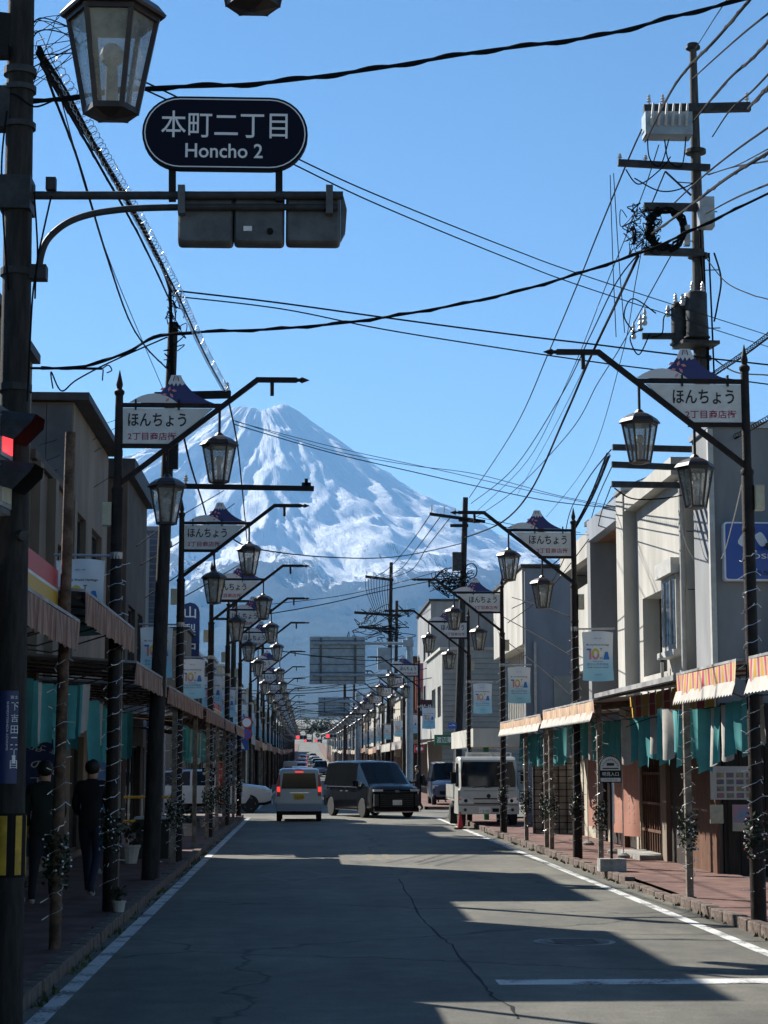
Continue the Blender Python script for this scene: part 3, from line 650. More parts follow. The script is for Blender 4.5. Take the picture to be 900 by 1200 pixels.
def light_string(r, z0, z1, seed, turns_per_m=5.2):
    """a cord of small white bulbs wound round a post"""
    mb = MB(); rr = random.Random(seed); pts = []; n = int((z1-z0)*turns_per_m*10); ph = rr.uniform(0, 6)
    for i in range(n+1):
        t = i/n; z = z0+(z1-z0)*t + rr.uniform(-.012, .012); a = ph + t*(z1-z0)*turns_per_m*2*pi; q = r+.008+rr.uniform(0, .008)
        pts.append(V((q*cos(a), q*sin(a), z)))
    mb.tube(pts, .0042, 'silver_wire', 3, cap=False)
    for i in range(0, n, 3):
        p = pts[i]; d = V((p.x, p.y, 0)).normalized(); e = p + d*rr.uniform(.03, .075) + V((rr.uniform(-.03, .03), rr.uniform(-.03, .03), rr.uniform(-.05, .03)))
        mb.tube([p, e], [.0035, .0055], 'bulb_white', 3)
    return mb
def wreath_mesh(seed, red=False):
    mb = MB(); rr = random.Random(seed)
    for i in range(330):
        a = rr.uniform(0, 2*pi); R0 = .06+.065*rr.random(); c = V((R0*cos(a), R0*sin(a), max(-.24, min(.24, rr.gauss(0, .12)))))
        d = V((rr.uniform(-1, 1), rr.uniform(-1, 1), rr.uniform(-1, 1))).normalized(); s_ = d.cross(V((rr.uniform(-1, 1), rr.uniform(-1, 1), .3))).normalized(); l_ = rr.uniform(.018, .036)
        mb.add([c-d*l_, c+s_*l_*.5, c+d*l_, c-s_*l_*.5], [(0, 1, 2, 3)], 'leaf_dark')
    for i in range(22):
        a = rr.uniform(0, 2*pi); c = V((.135*cos(a), .135*sin(a), max(-.26, min(.26, rr.gauss(0, .14))))); mb.sphere(c, .011, 'ribbon_red' if red and i % 2 else 'bulb_white', 5, 3)
    return mb.mesh('garland')
WREATH = [wreath_mesh(i, i == 2) for i in range(3)]

def make_lamp(s, label, ext=0.0, sign=True):
    t = thing('street_lamp', label, 'street lamp')
    X = lambda d: s*(d+ext) if d > .3 else s*d
    p = MB(); p.tube([(0, 0, -.05), (0, 0, .85), (0, 0, .95), (0, 0, 4.9), (0, 0, 5.02), (0, 0, 6.12)], [.088, .088, .074, .070, .052, .047], 'brown_steel', 12)
    for z in (.95, 2.6, 4.3, 4.95): p.lathe([(.072, z-.03), (.078, z), (.072, z+.03)], 'brown_steel', 12)
    p.lathe([(.045, 6.1), (.062, 6.13), (.062, 6.16), (.03, 6.19), (.042, 6.24), (.03, 6.30), (.004, 6.42)], 'brown_steel', 10)
    p.build('pole', t, 40)
    a = MB(); a.bar((0, 0, 5.01), (X(1.67), 0, 6.32), .055, .06, 'brown_steel'); a.build('diagonal_arm', t)
    a = MB(); a.bar((X(1.65), 0, 6.315), (X(2.14), 0, 6.315), .055, .06, 'brown_steel'); a.tube([(X(1.84), 0, 6.3), (X(1.84), 0, 6.12)], .024, 'brown_steel', 8)
    a.tube([(X(2.12), 0, 6.315), (X(2.17), 0, 6.315), (X(2.20), 0, 6.315), (X(2.29), 0, 6.315)], [.03, .02, .04, .004], 'brown_steel', 8)
    a.build('arm', t)
    b = MB(); b.bar((0, 0, 5.99), (X(1.27), 0, 5.99), .045, .05, 'brown_steel'); b.build('top_rail', t)
    b = MB(); b.bar((0, 0, 5.49), (X(.66), 0, 5.49), .04, .05, 'brown_steel'); b.build('lower_rail', t)
    for x, zr, zt in ((1.21, 5.97, 5.66), (.59, 5.48, 5.15)):
        l = lantern(t, X(x), zt)
        r_ = MB(); r_.tube([(X(x), 0, zr), (X(x), 0, zt-.02)], .016, 'brown_steel', 8); r_.build('hanger', l)
    if sign:
        poly = [(.05, 5.52), (.63, 5.52), (1.13, 5.955), (.05, 5.955)]
        pl = MB(); P = [(x*s, z) for x, z in poly]; pl.prism(P, (0, -.012, 0), (1, 0, 0), (0, 0, 1), (0, .024, 0), 'white_plate')
        pp = pl.build('name_plate', t)
        cx = .44*s if s > 0 else -.46
        tx = MB(); tx.text('ほんちょう', (cx+.02*s, -.012, 5.81), .70, .165, 'ink', bold=.018); tx.build('lettering', pp, recalc=False)
        tx = MB(); tx.text('2丁目商店街', (.40*s, -.012, 5.61), .58, .095, 'crimson', bold=.012); tx.build('lettering', pp, recalc=False)
        cx = .68*s
        fj = MB()
        def curve(a, b, c, n=8): return [((1-t_)**2*a[0]+2*t_*(1-t_)*b[0]+t_*t_*c[0], (1-t_)**2*a[1]+2*t_*(1-t_)*b[1]+t_*t_*c[1]) for t_ in [i/n for i in range(n+1)]]
        out = curve((-.42, 0), (-.12, .10), (-.055, .34)) + curve((.055, .34), (.16, .10), (.46, 0))
        fj.prism(out, (cx, -.008, 6.02), (1, 0, 0), (0, 0, 1), (0, .016, 0), 'fuji_navy'); fo = fj.build('mountain_plate', t)
        cp = MB(); cap = [(-.057, .342), (.057, .342), (.105, .235), (.07, .215), (.05, .245), (.02, .205), (0, .25), (-.025, .205), (-.05, .245), (-.07, .22), (-.095, .24)]
        cp.prism(cap, (cx, -.013, 6.02), (1, 0, 0), (0, 0, 1), (0, .004, 0), 'hill_white')
        for (x, z, h_) in ((-.03, .27, .06), (0, .28, .05), (.03, .27, .06)): cp.bar((cx+x*1.1, -.0145, 6.02+z), (cx+x*.6, -.0145, 6.02+z+h_), .004, .01, 'fuji_navy')
        cp.build('snow_cap', fo)
        hl = MB(); hl.prism(curve((-.56, 0), (-.25, .23), (.02, 0)), (cx, -.018, 6.02), (1, 0, 0), (0, 0, 1), (0, .006, 0), 'hill_white'); hl.build('hill', fo)
        pe = MB()
        for i, (x, z, r_) in enumerate(((-.14, .10, .2), (-.08, .17, 1.2), (-.05, .09, 2.2), (-.10, .035, .8), (-.02, .15, 2.9), (-.16, .17, .5))):
            d = V((cos(r_), 0, sin(r_))); n = V((-sin(r_), 0, cos(r_))); c = V((cx+x, -.0205, 6.02+z)); pe.add([c-d*.035, c+n*.017, c+d*.035, c-n*.017], [(0, 1, 2, 3)], 'petal')
        pe.build('petals', fo, recalc=False)['kind'] = 'stuff'
        for xx in (.2, .72):
            cl = MB(); cl.box(xx*s-.01, xx*s+.01, -.03, .03, 5.93, 6.06, 'black_steel'); cl.build('clip', t)
    bx = MB(); bx.cbox((-s*.12, 0, 4.66), .11, .13, .28, 'cream_box'); bx.cbox((-s*.12, -.068, 4.66), .09, .012, .25, 'cream_box'); bx.build('switch_box', t)
    br = MB(); br.tube([(0, 0, 4.16), (-s*.74, 0, 4.17)], .016, 'alu', 8); br.lathe([(.072, 4.12), (.075, 4.2)], 'alu', 10); br.build('banner_bracket', t)
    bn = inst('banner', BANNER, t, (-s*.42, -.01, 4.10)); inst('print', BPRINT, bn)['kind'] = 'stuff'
    for xx in (-.26, .26):
        rg = MB(); rg.tube([(xx, 0, .06), (xx+.012, 0, .03), (xx, 0, -.01)], .005, 'alu', 5); rg.build('ring', bn)
    light_string(.074, .25, 4.1, 3 if s > 0 else 4).build('light_string', t, recalc=False)['kind'] = 'stuff'
    inst('garland', WREATH[0 if s > 0 else 2], t, (0, 0, .92))['kind'] = 'stuff'
    return t

LX, RX = -2.26, 4.96
LBL_L = 'double-lantern lamp post with name plate, {} one from the signal pole'
LBL_R = 'double-lantern lamp post with name plate, {} one from the blue shop sign'
ordn = ['first', 'second', 'third', 'fourth', 'fifth', 'sixth']
lampL = make_lamp(1, LBL_L.format('first')); lampL.location = (LX, 22.4, .1)
lampR = make_lamp(-1, LBL_R.format('first')); lampR.location = (RX, 20.7, .1); lampL['group'] = lampR['group'] = 'lantern street lamps'
for i, y in enumerate((33.6, 44.0, 52.8, 62.0)): copy_tree(lampL, None, (LX+.03*i+.03, y, .1), label=LBL_L.format(ordn[i+1]))
for i, y in enumerate((34.4, 47.2, 57.0)): copy_tree(lampR, None, (RX, y, .1), label=LBL_R.format(ordn[i+1]))
for o in list(lampR.children):
    if o.name.split('.')[0] in ('banner', 'banner_bracket'):
        for k in list(o.children): bpy.data.objects.remove(k)
        bpy.data.objects.remove(o)
far_l = [o for o in bpy.data.objects if o.name.startswith('street_lamp')][1:]
srcL = [o for o in bpy.data.objects if o.get('label') == LBL_L.format('second')][0]; srcR = [o for o in bpy.data.objects if o.get('label') == LBL_R.format('second')][0]
def nth(n): return '%d%s' % (n, 'th' if 10 < n % 100 < 14 else {1: 'st', 2: 'nd', 3: 'rd'}.get(n % 10, 'th'))
y = 78.0
for i in range(22):
    copy_tree(srcL, None, (LX, y, gz(y)+.1), label='double-lantern lamp post, %s beyond the crossing on the bank sign side' % nth(i+1), group='lamps beyond the crossing, bank sign side', skip=('light_string', 'garland'))
    copy_tree(srcR, None, (RX, y+4, gz(y+4)+.1), label='double-lantern lamp post, %s beyond the crossing on the pharmacy side' % nth(i+1), group='lamps beyond the crossing, pharmacy side', skip=('light_string', 'garland'))
    y += 12.5 + i*.35
# the near lamp whose post stands outside the picture: its lanterns hang into the top left corner
l0 = make_lamp(1, 'large double-lantern lamp hanging in front of the oval street name sign', ext=.90, sign=False); l0.location = (-2.36, 8.02, .1); l0['group'] = 'lantern street lamps'

# ------------------------------------------------------------------ signal pole with street name sign
Y0 = 13.0
base = at(6, 1190, Y0); base.z = 0.08; top = at(26, -60, Y0)
sp = thing('signal_pole', 'dark concrete signal pole carrying the oval blue street name sign', 'pole', (base.x, Y0, .08))
def pz(z): return base.lerp(top, (z-base.z)/(top.z-base.z))
m = MB(); m.tube([pz(.05), pz(3.5), pz(top.z)], [.118, .108, .092], 'pole_dark', 16); wb(m, 'shaft', sp, 40)
def zat(py): return at(20, py, Y0).z
# bands and clamps up the shaft
for py, h_ in ((1020, 0), (455, .05), (320, .05), (228, .12), (148, .04), (105, .04), (85, .05)):
    if h_:
        c = pz(zat(py)); m = MB(); m.lathe([(.11, -h_/2), (.118, -h_/2), (.118, h_/2), (.11, h_/2)], 'dull_steel', 16, c); wb(m, 'clamp', sp)
c = pz(zat(990)); hb = (zat(953)-zat(1028))/2; m = MB(); m.lathe([(.112, -hb), (.120, -hb), (.120, hb), (.112, hb)], 'black_plain', 20, c); bnd = wb(m, 'warning_band', sp)
m = MB()
for k in range(7):
    a = k*2*pi/7-1.9
    for q0, q1 in ((a, a+.42),):
        pts = [(c.x+.1225*cos(q0+(q1-q0)*i/4), c.y+.1225*sin(q0+(q1-q0)*i/4)) for i in range(5)]
        for (x0, y0), (x1, y1) in zip(pts[:-1], pts[1:]): m.quad((x0, y0, c.z-hb*.92), (x1, y1, c.z-hb*.92), (x1, y1, c.z+hb*.92), (x0, y0, c.z+hb*.92), 'yellow_paint')
wb(m, 'yellow_stripe', bnd)
# curved address plate
c = pz(zat(864)); hp = (zat(810)-zat(918))/2; m = MB(); a0, a1 = -pi/2-.42, -pi/2+.62; Rr = .122
for i in range(8):
    b0, b1 = a0+(a1-a0)*i/8, a0+(a1-a0)*(i+1)/8
    m.quad((c.x+Rr*cos(b0), c.y+Rr*sin(b0), c.z-hp), (c.x+Rr*cos(b1), c.y+Rr*sin(b1), c.z-hp), (c.x+Rr*cos(b1), c.y+Rr*sin(b1), c.z+hp), (c.x+Rr*cos(b0), c.y+Rr*sin(b0), c.z+hp), 'bank_blue')
apl = wb(m, 'address_plate', sp)
m = MB()
for i, ch in enumerate('下吉田二丁目'): m.text(ch, (.035, 0, hp*.66-i*.078), .048, .055, 'sign_white')
m.text('1', (.035, 0, -hp*.48), .022, .055, 'sign_white'); m.text('SHIMOYOSHIDA 2CHOME', (-.012, 0, .075), .33, .014, 'sign_white', ux=(0, 0, -1), uy=(1, 0, 0))
m.text('富士', (.03, 0, hp*.86), .05, .022, 'sign_white')
for i in range(len(m.v)):
    x, yv, z = m.v[i]; a = -pi/2 + .12 + x/Rr; m.v[i] = (c.x+(Rr+.002)*cos(a), c.y+(Rr+.002)*sin(a), c.z+z)
wb(m, 'lettering', apl, recalc=False)
# arms
m = MB(); m.tube([at(25, 229, Y0), at(402, 229, Y0)], .030, 'dull_steel', 10); wb(m, 'upper_arm', sp, 40)
m = MB(); m.tube(spline([at(46, 322, Y0), at(48, 300, Y0), at(58, 278, Y0), at(85, 258, Y0), at(130, 247, Y0), at(205, 243, Y0), at(396, 243, Y0)], 6), .024, 'dull_steel', 10); wb(m, 'lower_arm', sp, 40)
for (px, py), sz in (((45, 320), (.12, .12, .1)), ((20, 230), (.22, .26, .24)), ((60, 216), (.07, .07, .09))): m = MB(); m.cbox(at(px, py, Y0), *sz, 'dull_steel'); wb(m, 'bracket', sp)
m = MB(); m.cbox(at(0, 128, Y0), .16, .16, .3, 'dull_steel'); m.cbox(at(8, 36, Y0), .13, .13, .22, 'black_steel', ry=.1); m.cbox(at(2, 60, Y0-.1), .1, .1, .1, 'black_steel'); wb(m, 'terminal_box', sp)
m = MB(); rr = random.Random(9)
for i in range(9):
    a = at(rr.uniform(38, 48), rr.uniform(15, 70), Y0); b2 = a + V((rr.uniform(.05, .3), rr.uniform(-.1, .2), rr.uniform(-.15, .15)))
    m.tube(spline([at(30, rr.uniform(40, 80), Y0), a, b2, b2+V((rr.uniform(-.1, .1), 0, rr.uniform(-.2, .0))), at(38, rr.uniform(60, 110), Y0)], 6), rr.choice((.003, .005)), 'cable', 5)
for (a, b2, c2, d2) in (((8, 130), (2, 190), (4, 260), (10, 340)), ((40, 225), (44, 300), (38, 350), (32, 470)), ((60, 230), (50, 275), (43, 310), (41, 350)), ((12, 110), (20, 112), (40, 125), (62, 118))):
    m.tube(spline([at(*a, Y0-.12), at(*b2, Y0-.12), at(*c2, Y0-.12), at(*d2, Y0-.1)], 6), .007, 'cable', 6)
wb(m, 'loose_cable', sp)
# street name sign
sg = thing('street_name_sign', 'dark blue oval street name sign reading Honcho 2 above the traffic signal', 'sign', at(264, 201, Y0-.03))
x0, x1, zt, zb = at(168, 117, Y0).x, at(361, 117, Y0).x, at(264, 117, Y0).z, at(264, 202, Y0).z
def pill(x0, x1, z0, z1, n=16):
    r_ = (z1-z0)/2; zc = (z0+z1)/2
    return [(x1-r_+r_*sin(pi*i/n), zc-r_*cos(pi*i/n)) for i in range(n+1)] + [(x0+r_-r_*sin(pi*i/n), zc+r_*cos(pi*i/n)) for i in range(n+1)]
m = MB(); m.prism(pill(x0, x1, zb, zt), (0, Y0-.06, 0), (1, 0, 0), (0, 0, 1), (0, .06, 0), 'black_plain'); wb(m, 'backing', sg)
m = MB(); O_, I_ = pill(x0+.016, x1-.016, zb+.016, zt-.016), pill(x0+.024, x1-.024, zb+.024, zt-.024)
for i in range(len(O_)):
    j = (i+1) % len(O_); m.quad((O_[i][0], Y0-.064, O_[i][1]), (O_[j][0], Y0-.064, O_[j][1]), (I_[j][0], Y0-.064, I_[j][1]), (I_[i][0], Y0-.064, I_[i][1]), 'sign_white')
wb(m, 'rim', sg, recalc=False)
m = MB(); m.prism(pill(x0+.004, x1-.004, zb+.004, zt-.004), (0, Y0-.0625, 0), (1, 0, 0), (0, 0, 1), (0, .002, 0), 'sign_navy'); fc = wb(m, 'face', sg)
a, b2 = at(190, 133, Y0), at(337, 166, Y0)
m = MB(); m.text('本町二丁目', ((a.x+b2.x)/2, Y0-.0625, (a.z+b2.z)/2), b2.x-a.x, a.z-b2.z, 'sign_white', bold=.004); wb(m, 'lettering', fc, recalc=False)
a, b2 = at(218, 171, Y0), at(308, 189, Y0)
m = MB(); m.text('Honcho 2', ((a.x+b2.x)/2, Y0-.0625, (a.z+b2.z)/2), b2.x-a.x, a.z-b2.z, 'sign_white', bold=.012); wb(m, 'lettering', fc, recalc=False)
for px in (202, 327):
    m = MB(); p_, q_ = at(px, 199, Y0), at(px, 236, Y0); m.bar(p_, q_, .05, .04, 'black_steel'); wb(m, 'bracket', sg)
# traffic signal, seen from behind
ts = thing('traffic_signal', 'grey three-lamp traffic signal seen from behind under the oval sign', 'traffic light', at(306, 285, Y0+.06))
for i, (pa, pb) in enumerate(((208, 273), (274, 333), (335, 399))):
    a, b2 = at(pa, 221, Y0), at(pb, 284, Y0); m = MB(); w_, h_ = b2.x-a.x, a.z-b2.z
    def rr_(w2, h2, r_): 
        o = []
        for cx, cz, s0 in ((w2-r_, h2-r_, 0), (-w2+r_, h2-r_, 1), (-w2+r_, -h2+r_, 2), (w2-r_, -h2+r_, 3)): o += [(cx+r_*cos(pi/2*(s0+k/3)), cz+r_*sin(pi/2*(s0+k/3))) for k in range(4)]
        return o
    cx, cz = (a.x+b2.x)/2, (a.z+b2.z)/2; prev = None
    for dy_, sc in ((.03, .90), (.05, .97), (.10, 1.0), (.16, 1.0), (.17, .97)):
        ring = [V((cx+x*sc, Y0+dy_, cz+z*sc)) for x, z in rr_(w_/2, h_/2, .03)]
        if prev: m.add(prev+ring, [(k, (k+1) % 16, 16+(k+1) % 16, 16+k) for k in range(16)], 'grey_steel')
        else: m.add(ring, [tuple(range(16))], 'grey_steel')
        prev = ring
    m.add(prev, [tuple(range(16))], 'black_plain'); hsg = wb(m, 'housing', ts, 35)
    m = MB(); m.tube([(cx, Y0+.16, cz), (cx, Y0+.185, cz)], [.13, .13], 'car_glass', 16); wb(m, 'lens', hsg)
    m = MB(); n = 14; vs = []
    for k in range(n+1):
        t_ = pi*(-.15+1.3*k/n); vs += [(cx+.15*cos(t_), Y0+.17, cz+.15*sin(t_)), (cx+.15*cos(t_), Y0+.37, cz-.03+.15*sin(t_))]
    m.add(vs, [(2*k, 2*k+2, 2*k+3, 2*k+1) for k in range(n)], 'dull_steel'); wb(m, 'visor', hsg, recalc=False)
    if i == 1:
        m = MB(); m.cbox((cx-.08, Y0+.025, cz-.09), .06, .01, .035, 'sign_white'); m.tube([(cx+.08, Y0+.04, cz-.11), (cx+.08, Y0+.0, cz-.11)], .022, 'black_plain', 8); wb(m, 'maker_plate', hsg)
for px in (213, 386):
    m = MB(); p_, q_ = at(px, 219, Y0), at(px, 252, Y0); m.bar(p_+V((0, -.02, 0)), q_+V((0, -.02, 0)), .05, .07, 'grey_steel'); wb(m, 'hanger', ts)
m = MB(); c = at(400, 252, Y0); m.prism([(0, -.17), (.035, -.10), (.045, .06), (.02, .16), (0, .17)], (c.x-.004, Y0+.06, c.z), (1, 0, 0), (0, 0, 1), (0, .08, 0), 'grey_steel'); wb(m, 'end_cap', ts)
# pedestrian signal on the pole: two hooded lamps turned towards the far corner
c0 = at(6, 540, Y0-.26)
ps = thing('pedestrian_signal', 'grey pedestrian signal with two black hoods, red lamp lit, on the signal pole', 'traffic light', (c0.x, c0.y, c0.z), -.14)
m = MB(); m.box(-.14, 0, -.16, .16, -.36, .36, 'grey_steel'); hs = m.build('housing', ps)
for i, zc in enumerate((.17, -.17)):
    m = MB(); m.box(.0, .012, -.135, .135, zc-.15, zc+.13, 'alu'); m.build('bezel', hs)
    m = MB(); m.box(.012, .018, -.11, .11, zc-.12, zc+.10, 'red_light' if i == 0 else 'cream_box'); m.build('lens', hs)
    prof = [(-.15, -.02), (-.15, .10), (-.11, .16), (.11, .16), (.15, .10), (.15, -.02)]; L_ = (.10, .22, .24, .24, .22, .10)
    for nm, k_, mt in (('hood', 1.0, 'dull_steel'), ('hood_lining', .965, 'black_plain')):
        m = MB(); vs = []
        for (yy, zz), l_ in zip(prof, L_): vs += [(0.006, yy*k_, zc+zz*k_), (l_, yy*k_, zc+zz*k_-.03)]
        m.add(vs, [(2*k, 2*k+2, 2*k+3, 2*k+1) for k in range(5)], mt); m.build(nm, hs, recalc=False)
m = MB(); m.tube([(-.14, 0, .30), (-.3, .1, .30)], .02, 'grey_steel', 8); m.tube([(-.14, 0, -.30), (-.3, .1, -.30)], .02, 'grey_steel', 8); m.build('mounting', ps)
cm = thing('small_camera', 'small round sensor on a bracket below the pedestrian signal', 'sensor', at(25, 627, Y0-.1)); m = MB(); m.tube([(-.15, .08, .02), (-.05, .03, .0), (0, 0, 0)], .014, 'grey_steel', 8); m.build('bracket', cm); m = MB(); m.tube([(-.01, .02, 0), (.03, -.06, -.01)], [.04, .036], 'dull_steel', 12); m.build('head', cm)
# ------------------------------------------------------------------ buildings
def weld(o):
    bm = bmesh.new(); bm.from_mesh(o.data); bmesh.ops.remove_doubles(bm, verts=bm.verts, dist=.0005); bmesh.ops.recalc_face_normals(bm, faces=bm.faces); bm.to_mesh(o.data); bm.free(); return o
def sheet(mb, o, ux, uz, nrm, U, Z, holes, depth, m, mj=None):
    """wall sheet with real openings; jambs go back by depth against nrm"""
    o, ux, uz, nrm = V(o), V(ux), V(uz), V(nrm); us = sorted({U[0], U[1]} | {h[0] for h in holes} | {h[1] for h in holes}); zs = sorted({Z[0], Z[1]} | {h[2] for h in holes} | {h[3] for h in holes})
    P = lambda u, z, d=0: o + ux*u + uz*z - nrm*d
    for a, b in zip(us[:-1], us[1:]):
        for c, d in zip(zs[:-1], zs[1:]):
            mu, mz = (a+b)/2, (c+d)/2
            if any(h[0] < mu < h[1] and h[2] < mz < h[3] for h in holes): continue
            mb.quad(P(a, c), P(b, c), P(b, d), P(a, d), m)
    for h in holes:
        a, b, c, d = h[:4]
        for (u0, z0), (u1, z1) in (((a, c), (b, c)), ((b, c), (b, d)), ((b, d), (a, d)), ((a, d), (a, c))):
            mb.quad(P(u0, z0), P(u1, z1), P(u1, z1, depth), P(u0, z0, depth), mj or m)
def window(root, o, ux, nrm, a, b, c, d, depth, nx=2, nz=1, fm='frame_dark', gm='window_glass', sill=False, t=.05):
    o, ux, nrm = V(o), V(ux), V(nrm); P = lambda u, z, dd: o + ux*u + V((0, 0, z)) - nrm*dd
    f = MB(); q = depth-.03
    def rail(u0, z0, u1, z1, w=t): f.bar(P(u0, z0, q), P(u1, z1, q), .05, w, fm, up=(0, 0, 1) if abs(z1-z0) < 1e-6 else tuple(ux))
    rail(a, c+t/2, b, c+t/2); rail(a, d-t/2, b, d-t/2); rail(a+t/2, c+t, a+t/2, d-t); rail(b-t/2, c+t, b-t/2, d-t)
    for i in range(1, nx): u = a+(b-a)*i/nx; rail(u, c+t, u, d-t, t*.8)
    for i in range(1, nz): z = c+(d-c)*i/nz; rail(a+t, z, b-t, z, t*.6)
    wo = wb(f, 'window', root)
    for i in range(nx):
        g_ = MB(); u0, u1 = a+(b-a)*i/nx, a+(b-a)*(i+1)/nx; tl = random.uniform(-.004, .004)
        g_.quad(P(u0, c, q+.01+tl), P(u1, c, q+.01-tl), P(u1, d, q+.01-tl), P(u0, d, q+.01+tl), gm); wb(g_, 'pane', wo, recalc=False)
    if sill:
        s_ = MB(); s_.bar(P(a-.06, c-.03, -.03), P(b+.06, c-.03, -.03), .16, .06, sill if isinstance(sill, str) else fm); wb(s_, 'sill', wo)
    return wo
def building(name, label, side, xf, dep, y0, y1, h, wm, wins=(), cap='roof_dark', capo=.12, fm='frame_dark', fwins=(), zb=None, depth=.16, caph=.14, cat='building', group=None, gm='window_glass', sill=False):
    """side +1: on the right of the street (faces -X), -1: on the left. wins: (y0,y1,z0,z1,nx,nz) along the street; fwins: (x-offset...) on the end wall"""
    z0 = (gz(y0) if zb is None else zb); xb = xf+side*dep
    r = thing(name, label, cat, ((xf+xb)/2, (y0+y1)/2, z0), group=group)
    zf = z0-.3; nrm = (-side, 0, 0); mb = MB()
    sheet(mb, (xf, 0, 0), (0, 1, 0), (0, 0, 1), nrm, (y0, y1), (zf, z0+h), [(w_[0], w_[1], z0+w_[2], z0+w_[3]) for w_ in wins], depth, wm)
    sheet(mb, (xf, y0, 0), (side, 0, 0), (0, 0, 1), (0, -1, 0), (0, dep), (zf, z0+h), [(w_[0], w_[1], z0+w_[2], z0+w_[3]) for w_ in fwins], depth, wm)
    mb.quad((xf, y1, zf), (xb, y1, zf), (xb, y1, z0+h), (xf, y1, z0+h), wm); mb.quad((xb, y0, zf), (xb, y1, zf), (xb, y1, z0+h), (xb, y0, z0+h), wm)
    mb.quad((xf, y0, z0+h), (xf, y1, z0+h), (xb, y1, z0+h), (xb, y0, z0+h), wm)
    weld(wb(mb, 'wall', r))
    if cap:
        c_ = MB(); a, b = sorted((xf-side*capo, xb+side*.05)); c_.box(a, b, y0-capo*.8, y1+.02, z0+h-.03, z0+h-.03+caph, cap); wb(c_, 'roof', r)
    for w_ in wins: window(r, (xf, 0, 0), (0, 1, 0), nrm, w_[0], w_[1], z0+w_[2], z0+w_[3], depth, w_[4] if len(w_) > 4 else 2, w_[5] if len(w_) > 5 else 1, fm, gm, sill)
    for w_ in fwins: window(r, (xf, y0, 0), (side, 0, 0), (0, -1, 0), w_[0], w_[1], z0+w_[2], z0+w_[3], depth, w_[4] if len(w_) > 4 else 2, w_[5] if len(w_) > 5 else 1, fm, gm, sill)
    return r
def part(root, name, m, *boxes):
    mb = MB()
    for b in boxes: mb.box(*b, m)
    return wb(mb, name, root)

# ---- right side, from the near dark house to the crossing
FX = 6.5
dk = building('dark_house', 'dark grey house with the blue cosmetics sign and posters on its end wall', 1, FX, 6.5, 29.6, 31.0, 7.2, 'wall_grey', cap='alu', capo=.05, caph=.10, fwins=())
part(dk, 'lower_boarding', 'wood_dark', (FX+.06, FX+6.4, 29.50, 29.597, .05, 2.75)); part(dk, 'corner_trim', 'frame_white', (FX-.05, FX+.035, 29.54, 29.66, 2.9, 7.15))
for i in range(14):
    x = FX+.12+i*.2
    b_ = MB(); b_.box(x, x+.185, 29.478, 29.499, .08, 2.7, 'wood_dark'); wb(b_, 'board', dk)
ext = MB(); ext.bar((FX+.75, 29.45, 3.35), (FX+2.6, 28.6, 5.3), .10, .18, 'dull_steel'); ext.bar((FX+.75, 29.15, 3.35), (FX+2.6, 28.3, 5.3), .10, .18, 'frame_dark'); wb(ext, 'stair_rail', dk)
e2 = MB(); e2.cbox((FX+2.0, 28.9, 5.75), 2.6, 1.3, .10, 'roof_dark', ry=-.42); wb(e2, 'lean_to_roof', dk)
part(dk, 'street_boarding', 'wood_brown', (FX-.07, FX-.003, 29.48, 31.75, .05, 2.9))
# the blue sign
p, q = at(847, 612, 29.45), at(935, 681, 29.45)
ks = thing('shop_sign', 'bright blue sign board with white petal emblem on the dark grey wall', 'sign', (p.x, 29.5, q.z))
m = MB(); m.prism(rr_((q.x-p.x)/2, (p.z-q.z)/2, .05), ((p.x+q.x)/2, 29.40, (p.z+q.z)/2), (1, 0, 0), (0, 0, 1), (0, .18, 0), 'sign_white'); wb(m, 'panel', ks)
m = MB(); m.prism(rr_((q.x-p.x)/2-.025, (p.z-q.z)/2-.025, .04), ((p.x+q.x)/2, 29.394, (p.z+q.z)/2), (1, 0, 0), (0, 0, 1), (0, .005, 0), 'kose_blue'); kf = wb(m, 'face', ks)
def petal(px, py, rot):
    c = at(px, py, 29.39); mm = MB(); P = []
    for k in range(20):
        t_ = 2*pi*k/20; ex, ez = abs(cos(t_))**.6*math.copysign(1, cos(t_))*.075, abs(sin(t_))**.6*math.copysign(1, sin(t_))*.115; P.append((ex*cos(rot)-ez*sin(rot), ex*sin(rot)+ez*cos(rot)))
    mm.prism(P, (c.x, 29.389, c.z), (1, 0, 0), (0, 0, 1), (0, .004, 0), 'sign_white'); wb(mm, 'emblem', kf)
petal(892, 632, .55); petal(872, 632, -.55)
c = at(888, 651, 29.39); m = MB(); m.text('KOSÉ', (c.x, 29.392, c.z), .48, .10, 'sign_white'); wb(m, 'lettering', kf, recalc=False)
c = at(894, 671, 29.39); m = MB(); m.text('島屋', (c.x, 29.392, c.z), .26, .075, 'ink'); wb(m, 'lettering', kf, recalc=False)
